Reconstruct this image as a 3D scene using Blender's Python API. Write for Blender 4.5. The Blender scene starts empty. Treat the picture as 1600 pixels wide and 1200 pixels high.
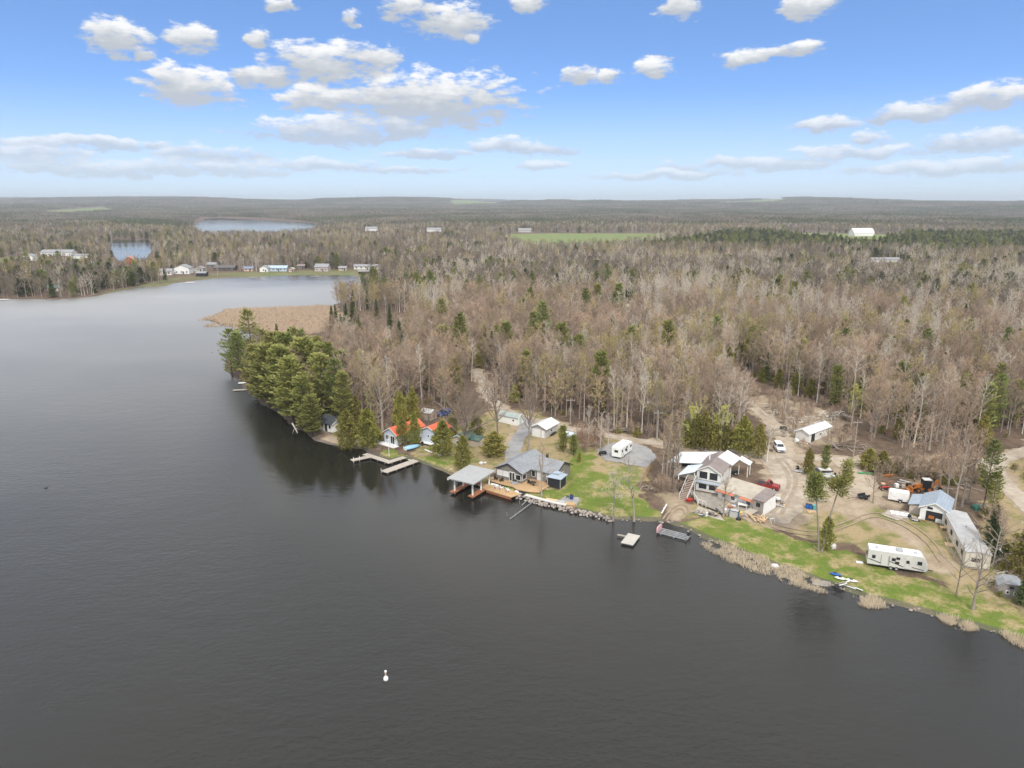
import bpy, math, random
import numpy as np
from mathutils import Vector

random.seed(7)
R = math.radians
scene = bpy.context.scene
col = scene.collection

# ------------------------------------------------------------------ camera
CAM_H = 60.0
FPX = 1109.0                       # focal length in pixels of a 1600 px wide frame
PITCH = math.atan(282 / FPX)
cam_d = bpy.data.cameras.new('camera')
cam_d.sensor_width = 36.0
cam_d.lens = 36.0 * FPX / 1600.0
cam_d.clip_start = 0.5
cam_d.clip_end = 60000
cam = bpy.data.objects.new('camera', cam_d)
cam.location = (0, 0, CAM_H)
cam.rotation_euler = (math.pi / 2 - PITCH, 0, 0)
col.objects.link(cam)
scene.camera = cam

# ------------------------------------------------------------------ view
vs = scene.view_settings
vs.view_transform = 'Standard'
vs.look = 'None'
vs.gamma = 1.0
vs.use_curve_mapping = False
vs.exposure = 0.54
scene.cycles.use_denoising = True
scene.cycles.max_bounces = 4
scene.cycles.diffuse_bounces = 2
scene.cycles.glossy_bounces = 2
scene.cycles.transmission_bounces = 2
scene.cycles.transparent_max_bounces = 4
scene.cycles.volume_bounces = 0
scene.cycles.caustics_reflective = False
scene.cycles.caustics_refractive = False

# ------------------------------------------------------------------ sun
SUN_EL, SUN_AZ = R(48), R(172)     # azimuth from +Y towards +X: behind the camera
sd = Vector((math.sin(SUN_AZ) * math.cos(SUN_EL), math.cos(SUN_AZ) * math.cos(SUN_EL), math.sin(SUN_EL)))
sun_d = bpy.data.lights.new('sun', 'SUN')
sun_d.energy = 2.1
sun_d.angle = R(7)
sun_d.color = (1.0, 0.955, 0.89)
sun = bpy.data.objects.new('sun', sun_d)
sun.rotation_euler = sd.to_track_quat('Z', 'Y').to_euler()
sun.location = (0, -40, 200)
col.objects.link(sun)

# ------------------------------------------------------------------ sky with clouds
def px_dir(px, py):
    r = (px - 800) / FPX; d = (py - 600) / FPX
    v = Vector((r, math.cos(PITCH) - d * math.sin(PITCH), -math.sin(PITCH) - d * math.cos(PITCH)))
    return v.normalized()

world = bpy.data.worlds.new('World')
scene.world = world
world.use_nodes = True
nt = world.node_tree
nt.nodes.clear()
def N(t, **kw):
    n = nt.nodes.new(t)
    for k, v in kw.items():
        setattr(n, k, v)
    return n
def L(a, b):
    nt.links.new(a, b)
def M(op, a, b=None, c=None, clamp=False):
    n = N('ShaderNodeMath', operation=op, use_clamp=clamp)
    for i, v in enumerate((a, b, c)):
        if v is None: continue
        if isinstance(v, (int, float)): n.inputs[i].default_value = v
        else: L(v, n.inputs[i])
    return n.outputs[0]
geo = N('ShaderNodeTexCoord')
dirv = geo.outputs['Generated']
sep = N('ShaderNodeSeparateXYZ'); L(dirv, sep.inputs[0])
# the clear sky: Nishita, looked up a little higher than the view so that the blue deepens quickly above the horizon
zup = M('ADD', M('MULTIPLY', M('MAXIMUM', sep.outputs[2], 0.0), 3.0), 0.10)
cmb = N('ShaderNodeCombineXYZ'); L(sep.outputs[0], cmb.inputs[0]); L(sep.outputs[1], cmb.inputs[1]); L(zup, cmb.inputs[2])
nrm = N('ShaderNodeVectorMath', operation='NORMALIZE'); L(cmb.outputs[0], nrm.inputs[0])
sky = N('ShaderNodeTexSky', sky_type='NISHITA', sun_disc=False, sun_elevation=SUN_EL, sun_rotation=SUN_AZ)
sky.air_density = 1.25; sky.dust_density = 0.6; sky.ozone_density = 2.2
L(nrm.outputs[0], sky.inputs[0])
# clouds, laid out by direction (azimuth, elevation)
nz1 = N('ShaderNodeTexNoise'); nz1.inputs['Scale'].default_value = 20; nz1.inputs['Detail'].default_value = 5; nz1.inputs['Roughness'].default_value = 0.55
L(dirv, nz1.inputs['Vector'])
wv = N('ShaderNodeVectorMath', operation='SUBTRACT'); L(nz1.outputs['Color'], wv.inputs[0]); wv.inputs[1].default_value = (.5, .5, .5)
wsep = N('ShaderNodeSeparateXYZ'); L(wv.outputs[0], wsep.inputs[0])
az0 = M('ARCTAN2', sep.outputs[0], sep.outputs[1]); el0 = M('ARCSINE', sep.outputs[2])
az = M('MULTIPLY_ADD', wsep.outputs[0], 0.06, az0)
el = M('MULTIPLY_ADD', wsep.outputs[1], 0.026, el0)
pv = N('ShaderNodeCombineXYZ'); L(az, pv.inputs[0]); L(el, pv.inputs[1]); L(M('MULTIPLY', el, -1.0), pv.inputs[2])
CL = [(655,156,185,48,52),(500,158,70,26,14),(520,206,160,27,22),(625,203,60,18,18),(500,98,100,32,36),(575,92,45,30,28),(410,118,45,18,18),
      (300,140,76,36,26),(265,118,30,22,20),(292,63,36,24,22),(180,58,48,26,26),(220,84,16,9,9),(403,57,24,16,14),(700,36,74,28,24),(640,12,46,26,22),
      (552,32,20,14,12),(435,4,28,11,11),(905,118,32,22,15),(955,118,18,12,11),(1022,110,38,20,14),(1065,12,36,26,20),
      (1258,8,44,22,18),(1172,88,44,14,11),(1242,78,48,13,11),(1418,180,60,20,14),(1535,156,80,24,20),(1525,222,84,17,16),
      (1290,198,48,15,11),(1355,218,26,13,11),(815,230,104,15,12),(670,240,68,11,9),(850,258,42,11,10),(330,243,100,17,13),
      (230,264,240,18,12),(60,240,80,22,14),(500,258,120,12,9),(1330,240,110,15,11),(1190,256,150,14,11),(1050,272,140,10,8),
      (1480,264,150,13,11),(830,4,36,16,12),(130,222,150,9,8),(640,266,90,7,6),(740,62,18,9,9)]
Fm = W = S = None
for (cx, cy, rx, rt, rb) in CL:
    v = px_dir(cx, cy)
    a0 = math.atan2(v.x, v.y); e0 = math.asin(v.z)
    ix, it, ib = FPX / rx * 1.03, FPX / rt * 1.0, FPX / rb * 1.0
    n = N('ShaderNodeVectorMath', operation='MULTIPLY_ADD')
    L(pv.outputs[0], n.inputs[0]); n.inputs[1].default_value = (ix, it, ib); n.inputs[2].default_value = (-a0 * ix, -e0 * it, e0 * ib)
    s = N('ShaderNodeSeparateXYZ'); L(n.outputs[0], s.inputs[0])
    m = M('MAXIMUM', s.outputs[1], s.outputs[2])
    d = M('MULTIPLY_ADD', m, m, M('MULTIPLY', s.outputs[0], s.outputs[0]))
    f = M('SUBTRACT', 1.0, d)
    fp = M('MAXIMUM', f, 0.0)
    Fm = f if Fm is None else M('MAXIMUM', Fm, f)
    W = fp if W is None else M('ADD', W, fp)
    t = M('MULTIPLY', fp, s.outputs[1])
    S = t if S is None else M('ADD', S, t)
# denser cloud cover added outside the mapped clouds, to soften light and whiten water
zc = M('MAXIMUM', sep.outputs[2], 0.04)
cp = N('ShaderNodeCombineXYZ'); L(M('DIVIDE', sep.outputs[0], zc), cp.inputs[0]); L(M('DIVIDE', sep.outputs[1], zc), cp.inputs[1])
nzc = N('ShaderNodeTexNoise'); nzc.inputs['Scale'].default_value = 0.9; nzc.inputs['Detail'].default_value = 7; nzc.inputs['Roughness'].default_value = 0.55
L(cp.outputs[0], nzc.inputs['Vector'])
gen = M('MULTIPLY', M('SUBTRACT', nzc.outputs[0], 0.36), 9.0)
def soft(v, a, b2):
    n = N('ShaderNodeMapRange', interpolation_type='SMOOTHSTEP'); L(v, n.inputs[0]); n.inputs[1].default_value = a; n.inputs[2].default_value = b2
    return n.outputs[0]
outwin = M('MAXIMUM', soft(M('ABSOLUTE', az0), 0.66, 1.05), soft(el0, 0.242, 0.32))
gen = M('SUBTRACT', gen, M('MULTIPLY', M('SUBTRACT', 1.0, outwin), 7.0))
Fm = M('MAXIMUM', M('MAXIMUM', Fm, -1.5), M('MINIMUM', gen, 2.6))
nz2 = N('ShaderNodeTexNoise'); nz2.inputs['Scale'].default_value = 42; nz2.inputs['Detail'].default_value = 8; nz2.inputs['Roughness'].default_value = 0.62
flat = N('ShaderNodeVectorMath', operation='MULTIPLY'); L(dirv, flat.inputs[0]); flat.inputs[1].default_value = (.75, .75, 2.1); L(flat.outputs[0], nz2.inputs['Vector'])
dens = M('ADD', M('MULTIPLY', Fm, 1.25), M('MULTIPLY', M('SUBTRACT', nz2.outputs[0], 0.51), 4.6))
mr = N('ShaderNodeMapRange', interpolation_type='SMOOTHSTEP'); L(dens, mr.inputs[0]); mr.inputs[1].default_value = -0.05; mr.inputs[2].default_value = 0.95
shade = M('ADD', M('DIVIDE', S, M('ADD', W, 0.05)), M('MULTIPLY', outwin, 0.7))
mr2 = N('ShaderNodeMapRange', interpolation_type='SMOOTHSTEP'); L(M('ADD', shade, M('MULTIPLY', M('SUBTRACT', nz2.outputs[0], 0.5), 1.4)), mr2.inputs[0])
mr2.inputs[1].default_value = -0.30; mr2.inputs[2].default_value = 0.72
cc = N('ShaderNodeMix', data_type='RGBA'); L(mr2.outputs[0], cc.inputs[0])
cc.inputs[6].default_value = (2.9, 3.1, 3.35, 1); cc.inputs[7].default_value = (5.5, 5.5, 5.45, 1)
# clouds low over the horizon are paler and thinner
lowf = N('ShaderNodeMapRange'); L(el0, lowf.inputs[0]); lowf.inputs[1].default_value = 0.0; lowf.inputs[2].default_value = 0.13; lowf.inputs[3].default_value = 0.35; lowf.inputs[4].default_value = 0.97
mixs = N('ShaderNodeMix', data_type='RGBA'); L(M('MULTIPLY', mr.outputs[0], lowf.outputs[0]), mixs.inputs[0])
hs = N('ShaderNodeHueSaturation'); hs.inputs['Saturation'].default_value = 1.16; hs.inputs['Value'].default_value = 1.45
L(sky.outputs[0], hs.inputs['Color'])
tint = N('ShaderNodeMix', data_type='RGBA', blend_type='MULTIPLY'); tint.inputs[0].default_value = 1.0; L(hs.outputs[0], tint.inputs[6]); tint.inputs[7].default_value = (.97, .955, 1.03, 1)
hz = N('ShaderNodeMapRange', interpolation_type='SMOOTHSTEP'); L(el0, hz.inputs[0]); hz.inputs[1].default_value = 0.0; hz.inputs[2].default_value = 0.15; hz.inputs[3].default_value = 0.72; hz.inputs[4].default_value = 0.0
pale = N('ShaderNodeMix', data_type='RGBA'); L(hz.outputs[0], pale.inputs[0]); L(tint.outputs[2], pale.inputs[6]); pale.inputs[7].default_value = (3.6, 4.1, 4.3, 1)
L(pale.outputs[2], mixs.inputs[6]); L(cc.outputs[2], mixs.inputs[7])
# added cloud brightened higher up, to light the land and the lake reflections
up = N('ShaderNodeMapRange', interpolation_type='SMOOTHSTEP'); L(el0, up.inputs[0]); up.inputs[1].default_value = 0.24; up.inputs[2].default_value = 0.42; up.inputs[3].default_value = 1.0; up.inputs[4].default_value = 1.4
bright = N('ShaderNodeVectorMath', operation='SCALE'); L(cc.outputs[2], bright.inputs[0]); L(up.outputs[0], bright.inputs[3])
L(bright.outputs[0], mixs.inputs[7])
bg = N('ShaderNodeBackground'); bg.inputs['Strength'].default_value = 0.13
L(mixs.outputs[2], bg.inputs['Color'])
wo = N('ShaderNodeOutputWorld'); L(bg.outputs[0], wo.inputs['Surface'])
world.cycles.sampling_method = 'MANUAL'
world.cycles.sample_map_resolution = 512

# ------------------------------------------------------------------ small helpers
def tag(o, label=None, cat=None, group=None, kind=None):
    if label: o['label'] = label
    if cat: o['category'] = cat
    if group: o['group'] = group
    if kind: o['kind'] = kind
    return o

def mesh_tris(name, V, F, mats, MI=None, smooth=False):
    V = np.asarray(V, dtype=np.float32).reshape(-1, 3); F = np.asarray(F, dtype=np.int32).reshape(-1, 3)
    me = bpy.data.meshes.new(name)
    me.vertices.add(len(V)); me.vertices.foreach_set('co', V.ravel())
    me.loops.add(F.size); me.loops.foreach_set('vertex_index', F.ravel())
    me.polygons.add(len(F)); me.polygons.foreach_set('loop_start', np.arange(0, F.size, 3, dtype=np.int32))
    for m in mats: me.materials.append(m)
    if MI is not None: me.polygons.foreach_set('material_index', np.asarray(MI, dtype=np.int32))
    if smooth: me.polygons.foreach_set('use_smooth', np.ones(len(F), dtype=bool))
    me.update(calc_edges=True)
    me.validate()
    return me

def link(name, me, parent=None, loc=None):
    o = bpy.data.objects.new(name, me); col.objects.link(o)
    if parent is not None: o.parent = parent
    if loc is not None: o.location = loc
    return o

def vnoise(x, y, seed=0):
    """smooth value noise, numpy, about -1..1"""
    x = np.asarray(x, float); y = np.asarray(y, float)
    xi = np.floor(x); yi = np.floor(y); fx = x - xi; fy = y - yi
    fx = fx * fx * (3 - 2 * fx); fy = fy * fy * (3 - 2 * fy)
    def h(a, b):
        v = np.sin(a * 127.1 + b * 311.7 + seed * 74.7) * 43758.5453
        return v - np.floor(v)
    a = h(xi, yi); b = h(xi + 1, yi); c = h(xi, yi + 1); d = h(xi + 1, yi + 1)
    return 2 * (a + (b - a) * fx + (c - a) * fy + (a - b - c + d) * fx * fy) - 1

def sstep(x, a, b):
    t = np.clip((x - a) / (b - a), 0, 1); return t * t * (3 - 2 * t)

# ------------------------------------------------------------------ photo pixel -> place on the ground
def gpz(px, py, z=0.0):
    r = (px - 800) / FPX; d = (py - 600) / FPX
    fw = math.cos(PITCH) - d * math.sin(PITCH); dn = math.sin(PITCH) + d * math.cos(PITCH)
    t = (CAM_H - z) / dn
    return (r * t, fw * t)
def proj(x, y, z):
    dz = CAM_H - z
    f = y * math.cos(PITCH) + dz * math.sin(PITCH)
    return 800 + FPX * x / f, 600 + FPX * (dz * math.cos(PITCH) - y * math.sin(PITCH)) / f
def poly(pts, z=1.0): return np.array([gpz(a, b, z) for a, b in pts])
def inside(P, X, Y):
    c = np.zeros(np.shape(X), bool); n = len(P)
    for i in range(n):
        x1, y1 = P[i]; x2, y2 = P[(i + 1) % n]
        if y1 == y2: continue
        c ^= ((y1 > Y) != (y2 > Y)) & (X < (x2 - x1) * (Y - y1) / (y2 - y1) + x1)
    return c
def dist_poly(P, X, Y, closed=True):
    d = np.full(np.shape(X), 1e18); n = len(P)
    for i in range(n if closed else n - 1):
        x1, y1 = P[i]; x2, y2 = P[(i + 1) % n]
        dx, dy = x2 - x1, y2 - y1
        t = np.clip(((X - x1) * dx + (Y - y1) * dy) / (dx * dx + dy * dy + 1e-9), 0, 1)
        d = np.minimum(d, (X - x1 - t * dx) ** 2 + (Y - y1 - t * dy) ** 2)
    return np.sqrt(d)
def sdist(P, X, Y):
    d = dist_poly(P, X, Y); return np.where(inside(P, X, Y), -d, d)      # < 0 inside

# ------------------------------------------------------------------ terrain
SHORE = [(1900,1150),(1750,1070),(1600,1007),(1581,1000),(1562,990),(1530,981),(1500,975),(1469,964),(1435,955),(1397,944),(1360,936),(1332,926),(1305,916),
         (1280,908),(1258,900),(1240,894),(1205,882),(1170,868),(1140,856),(1104,842),(1087,833),(1065,823),(1032,813),(1017,814),(992,812),(955,812),(930,804),
         (885,795),(855,788),(825,780),(804,774),(780,766),(755,760),(730,752),(705,743),(690,736),(675,730),(654,722),(630,716),(607,720),(583,710),(565,702),
         (537,698),(515,695),(493,688),(476,676),(459,667),(437,646),(413,634),(394,619),(383,608),(372,595),(361,588),(352,578),(352,560),(372,540),(395,524),(380,514),(345,508),
         (322,499),(345,487),(380,483),(440,482),(515,479),(545,468),(568,456),(580,446),(578,436),(560,430),(500,430),(440,430),(400,432),(340,435),(300,439),
         (270,443),(258,447),(215,449),(180,456),(150,463),(90,468),(0,467),(-120,472),(-300,480)]
lake = [gpz(a, b, 0.0) for a, b in SHORE]
lake += [(-900, 420), (-1600, 500), (-14000, 900), (-14000, -14000), (14000, -14000), (14000, 10), (400, 40)]
LAKE = np.array(lake)
LAKE2 = poly([(174,374),(232,374),(240,388),(228,404),(214,415),(196,415),(180,402),(172,388)], 0)
LAKE3 = poly([(316,342.5),(350,342),(425,344),(490,348.5),(500,352),(490,366),(420,373),(360,373),(318,372),(300,354)], 0)
WATERS = [LAKE, LAKE2, LAKE3]
def water_sd(X, Y):                       # > 0 on land
    s = sdist(LAKE, X, Y)
    s = np.minimum(s, sdist(LAKE2, X, Y)); s = np.minimum(s, sdist(LAKE3, X, Y))
    return s
def tz(X, Y, s=None):
    X = np.asarray(X, float); Y = np.asarray(Y, float)
    if s is None: s = water_sd(X, Y)
    r = np.hypot(X, Y)
    wob = 0.5 * vnoise(X * .35, Y * .35, 3) * sstep(s, -6, 0) * (1 - sstep(s, 0, 6))
    z = np.clip((s + wob) * 0.28, -3.0, 0.55) + 1.0 * sstep(s, 2, 45) + 0.10 * vnoise(X * .12, Y * .12, 1) * sstep(s, 2, 10)
    roll = (6 * vnoise(X / 420, Y / 300, 5) + 3) * sstep(r, 700, 1800) * sstep(s, 20, 200)
    far = sstep(r, 2200, 7000) * (40 + 18 * vnoise(X / 1500, Y / 1100, 8) + 10 * vnoise(X / 520, Y / 600, 9))
    ridge = sstep(r, 4600, 7200) * (30 + 24 * vnoise(X / 1100, Y / 2500, 12) + 10 * vnoise(X / 380, Y / 1800, 13))
    return z + roll + far + ridge * np.where(X < 800, 1.0, 0.75)
def zat(x, y): return float(tz(np.array([x]), np.array([y]))[0])
def G(px, py):
    z = 1.2
    for _ in range(3):
        x, y = gpz(px, py, z); z = zat(x, y)
    return Vector((x, y, z))

# ------------------------------------------------------------------ materials
class NB:
    def __init__(s, m):
        s.m = m; m.use_nodes = True; s.t = m.node_tree; s.t.nodes.clear()
    def n(s, t, **kw):
        n = s.t.nodes.new(t)
        for k, v in kw.items(): setattr(n, k, v)
        return n
    def l(s, a, b): s.t.links.new(a, b)
    def math(s, op, a, b=None, clamp=False):
        n = s.n('ShaderNodeMath', operation=op, use_clamp=clamp)
        for i, v in enumerate((a, b)):
            if v is None: continue
            if isinstance(v, (int, float)): n.inputs[i].default_value = v
            else: s.l(v, n.inputs[i])
        return n.outputs[0]
    def mix(s, f, a, b):
        n = s.n('ShaderNodeMix', data_type='RGBA')
        for i, v in ((0, f), (6, a), (7, b)):
            if isinstance(v, (int, float)): n.inputs[i].default_value = v
            elif isinstance(v, tuple): n.inputs[i].default_value = (*v, 1)
            else: s.l(v, n.inputs[i])
        return n.outputs[2]
    def noise(s, vec, scale, detail=4, rough=.6):
        n = s.n('ShaderNodeTexNoise'); n.inputs['Scale'].default_value = scale; n.inputs['Detail'].default_value = detail; n.inputs['Roughness'].default_value = rough
        if vec is not None: s.l(vec, n.inputs['Vector'])
        return n.outputs[0]
    def ramp(s, f, a, b):
        n = s.n('ShaderNodeMapRange', interpolation_type='SMOOTHSTEP'); s.l(f, n.inputs[0]); n.inputs[1].default_value = a; n.inputs[2].default_value = b
        return n.outputs[0]
    def out(s, color, rough=.85, metallic=0.0, spec=.3, normal=None):
        p = s.n('ShaderNodeBsdfPrincipled')
        if isinstance(color, tuple): p.inputs['Base Color'].default_value = (*color, 1)
        else: s.l(color, p.inputs['Base Color'])
        p.inputs['Roughness'].default_value = rough; p.inputs['Metallic'].default_value = metallic
        p.inputs['Specular IOR Level'].default_value = spec
        if normal is not None: s.l(normal, p.inputs['Normal'])
        o = s.n('ShaderNodeOutputMaterial'); s.l(p.outputs[0], o.inputs[0])
        return p
MATS = {}
def mat(name, c, c2=None, rough=.8, scale=2.0, metallic=0.0, spec=.3, bump=0.0, bscale=None, var=.18, obj_rand=0.0):
    """weathered surface: two tones broken up by noise, optional relief"""
    if name in MATS: return MATS[name]
    m = bpy.data.materials.new(name); b = NB(m)
    if c2 is None: c2 = tuple(v * (1 - var) for v in c)
    tc = b.n('ShaderNodeTexCoord').outputs['Object']
    f = b.noise(tc, scale, 5, .65)
    f = b.ramp(f, .32, .68)
    c_ = b.mix(f, c, c2)
    if obj_rand:
        oi = b.n('ShaderNodeObjectInfo')
        hs = b.n('ShaderNodeHueSaturation'); b.l(c_, hs.inputs['Color'])
        b.l(b.math('ADD', b.math('MULTIPLY', oi.outputs['Random'], obj_rand), 1 - obj_rand / 2), hs.inputs['Value'])
        c_ = hs.outputs[0]
    nrm = None
    if bump:
        bn = b.n('ShaderNodeBump'); bn.inputs['Strength'].default_value = bump; bn.inputs['Distance'].default_value = .05
        b.l(b.noise(tc, bscale or scale * 6, 4), bn.inputs['Height']); nrm = bn.outputs[0]
    b.out(c_, rough, metallic, spec, nrm)
    MATS[name] = m
    return m
def ribbed(name, c, c2, pitch=.45, rough=.45, metallic=0.0, ang=0.0, depth=.5):
    """sheet-metal or batten surface: narrow ribs across the local x axis turned by ang"""
    if name in MATS: return MATS[name]
    m = bpy.data.materials.new(name); b = NB(m)
    tc = b.n('ShaderNodeTexCoord').outputs['Object']
    mp = b.n('ShaderNodeMapping'); mp.inputs['Rotation'].default_value = (0, 0, -ang); b.l(tc, mp.inputs[0])
    w = b.n('ShaderNodeTexWave', wave_type='BANDS', bands_direction='X'); w.inputs['Scale'].default_value = 1 / pitch / 3.14159 * 1.0
    b.l(mp.outputs[0], w.inputs['Vector'])
    f = b.ramp(b.noise(tc, 1.1, 5, .65), .35, .7)
    c_ = b.mix(f, c, c2)
    c_ = b.mix(b.math('MULTIPLY', b.ramp(w.outputs[1], .8, 1.0), .35), c_, tuple(v * .6 for v in c))
    bn = b.n('ShaderNodeBump'); bn.inputs['Strength'].default_value = depth; bn.inputs['Distance'].default_value = .04
    b.l(w.outputs[1], bn.inputs['Height'])
    b.out(c_, rough, metallic, .4, bn.outputs[0])
    MATS[name] = m
    return m
def glass(name='glass', c=(.02, .025, .03)):
    if name in MATS: return MATS[name]
    m = bpy.data.materials.new(name); b = NB(m); b.out(c, .06, 0, .6); MATS[name] = m
    return m
def foliage(name, c1, c2, c3, hv=.25, transl=.25):
    """leaf / twig surface with a tone of its own for every plant and for clumps inside it"""
    m = bpy.data.materials.new(name); b = NB(m)
    oi = b.n('ShaderNodeObjectInfo'); tc = b.n('ShaderNodeTexCoord').outputs['Object']
    f = b.ramp(b.noise(tc, .55, 3), .35, .65)
    c_ = b.mix(f, c1, c2)
    wn = b.n('ShaderNodeTexWhiteNoise', noise_dimensions='1D'); b.l(b.math('MULTIPLY', oi.outputs['Random'], 91.7), wn.inputs['W'])
    c_ = b.mix(b.math('MULTIPLY', wn.outputs[0], .75), c_, c3)
    hs = b.n('ShaderNodeHueSaturation'); b.l(c_, hs.inputs['Color'])
    b.l(b.math('ADD', b.math('MULTIPLY', oi.outputs['Random'], hv * 2), 1 - hv), hs.inputs['Value'])
    d = b.n('ShaderNodeBsdfDiffuse'); b.l(hs.outputs[0], d.inputs[0])
    o = b.n('ShaderNodeOutputMaterial')
    if transl:
        t = b.n('ShaderNodeBsdfTranslucent'); b.l(hs.outputs[0], t.inputs[0])
        mx = b.n('ShaderNodeMixShader'); mx.inputs[0].default_value = transl
        b.l(d.outputs[0], mx.inputs[1]); b.l(t.outputs[0], mx.inputs[2]); b.l(mx.outputs[0], o.inputs[0])
    else: b.l(d.outputs[0], o.inputs[0])
    MATS[name] = m
    return m

# ------------------------------------------------------------------ ground zones (photo outline -> ground)
ROADS = {   # name: (pixel path, width m)
 'gravel_road': ([(742,578),(752,592),(758,606),(766,622),(782,636),(806,648),(840,657),(880,667),(930,677),(985,687),(1040,694),(1095,700),(1150,707),(1205,713),(1270,716),(1345,720),(1430,722),(1500,722),(1545,718)], 3.6),
 'gravel_lane': ([(1760,640),(1680,676),(1600,706),(1572,714),(1556,724),(1560,742),(1580,766),(1606,792),(1660,840),(1720,900)], 4.2),
 'house_driveway': ([(815,652),(822,663),(816,675),(806,688),(800,702),(800,712)], 3.6),
 'yard_driveway': ([(1206,713),(1216,724),(1236,741),(1238,757),(1228,775),(1216,795),(1200,806)], 8.0),
 'dirt_track': ([(1236,757),(1270,758),(1305,764),(1335,772),(1350,760),(1345,742),(1322,728),(1310,718)], 4.2),
 'clearing_track': ([(1150,600),(1158,618),(1176,636),(1200,655),(1222,680),(1226,712)], 4.0),
}
ROADW = {k: (np.array([tuple(gpz(a, b, 1.6)) for a, b in p]), w) for k, (p, w) in ROADS.items()}
LAWN = [poly(p, 1.3) for p in (
  [(583,709),(592,698),(605,697),(640,706),(680,712),(716,716),(745,728),(770,738),(775,750),(765,762),(730,752),(705,743),(675,730),(654,722),(630,716),(607,720)],
  [(776,752),(880,756),(880,742),(888,712),(900,700),(930,706),(925,740),(912,770),(905,795),(885,795),(855,788),(804,774)],
  [(905,795),(912,770),(925,735),(975,726),(1005,735),(1010,770),(1022,800),(1080,806),(1120,798),(1190,818),(1240,838),(1300,850),(1345,862),(1440,905),(1520,918),(1600,955),(1640,990),(1600,1007),(1530,981),(1469,964),(1397,944),(1332,926),(1280,908),(1240,894),(1170,868),(1104,842),(1065,823),(1017,814),(955,812)])]
ROUGH = [poly(p, 1.5) for p in (     # rough, dry grass
  [(640,700),(700,668),(770,640),(830,640),(900,672),(1010,700),(1010,735),(930,735),(890,720),(800,735),(740,728),(690,715)],
  [(1020,760),(1080,800),(1130,800),(1210,815),(1300,842),(1360,855),(1500,915),(1600,950),(1640,930),(1600,860),(1560,830),(1480,820),(1350,780),(1230,770),(1120,790)],
  [(1560,720),(1640,690),(1700,720),(1640,800),(1590,760)], [(1545,760),(1570,760),(1620,830),(1640,880),(1560,880),(1540,830)])]
DIRT = [poly(p, 1.6) for p in (
  [(1008,740),(1040,752),(1082,770),(1092,790),(1070,806),(1034,802),(1012,780)],
  [(1130,702),(1250,715),(1440,722),(1500,735),(1480,775),(1420,800),(1440,830),(1530,905),(1470,890),(1400,830),(1300,800),(1240,822),(1190,812),(1210,770),(1180,730)],
  [(1140,610),(1200,610),(1260,632),(1320,650),(1330,690),(1250,712),(1190,690),(1190,655)],
  [(540,640),(600,640),(610,690),(560,700),(500,690),(480,672),(500,655)])]
FIELDS = [poly(p, 4) for p in (
  [(775,369),(800,364.5),(860,363.5),(930,364),(1000,364.5),(1040,365.5),(1040,376),(960,386),(880,388),(820,386)],
  [(1180,367),(1240,364),(1330,366),(1400,367),(1420,369),(1400,376),(1330,380),(1240,374)],
  [(60,402),(120,399),(135,404),(70,408)], [(0,400),(30,398),(45,410),(20,416),(0,416)],
  [(1120,328),(1220,326),(1230,329),(1130,331)],[(60,337),(160,333),(190,336),(80,341)],[(700,327),(790,325),(800,328),(710,330)])]
FARLAWN = poly([(150,462),(180,452),(260,436),(330,428),(400,425),(480,423),(560,422),(596,424),(600,434),(578,436),(560,430),(440,430),(340,435),(258,447),(180,456)], 1.0)
MARSH = poly([(318,499),(345,486),(380,482),(440,481),(520,478),(535,490),(520,512),(480,524),(440,526),(400,517),(345,509)], .3)

def feather(P, X, Y, w=1.5): return 1 - sstep(sdist(P, X, Y), -w, w)
def zones(X, Y, s):
    wx = X + 1.6 * vnoise(X * .3, Y * .3, 21) + .8 * vnoise(X * .9, Y * .9, 22); wy = Y + 2.2 * vnoise(X * .3, Y * .3, 23) + 1.0 * vnoise(X * .9, Y * .9, 24)
    z0 = np.zeros_like(X)
    lawn = z0.copy(); rough = z0.copy(); dirt = z0.copy(); field = z0.copy()
    near = np.hypot(X, Y) < 420
    for P in LAWN: lawn[near] = np.maximum(lawn[near], feather(P, wx[near], wy[near], 1.6))
    for P in ROUGH: rough[near] = np.maximum(rough[near], feather(P, wx[near], wy[near], 3))
    for P in DIRT: dirt[near] = np.maximum(dirt[near], feather(P, wx[near], wy[near], 3.5) * (.62 + .42 * vnoise(X[near] * .11, Y[near] * .11, 71) + .22 * vnoise(X[near] * .4, Y[near] * .4, 72)))
    for k, (P, w) in ROADW.items(): dirt[near] = np.maximum(dirt[near], 1 - sstep(dist_poly(P, wx[near], wy[near], False), w * .5, w * .5 + 1.4))
    for P in FIELDS: field = np.maximum(field, feather(P, X, Y, 6))
    fl = feather(FARLAWN, X, Y, 4)
    marsh = feather(MARSH, X + 4 * vnoise(X * .1, Y * .1, 31), Y + 5 * vnoise(X * .1, Y * .1, 32), 3)
    mud = (1 - sstep(s, .2, 1.8)) * near
    return lawn, rough, dirt, field, fl, marsh, mud

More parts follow.
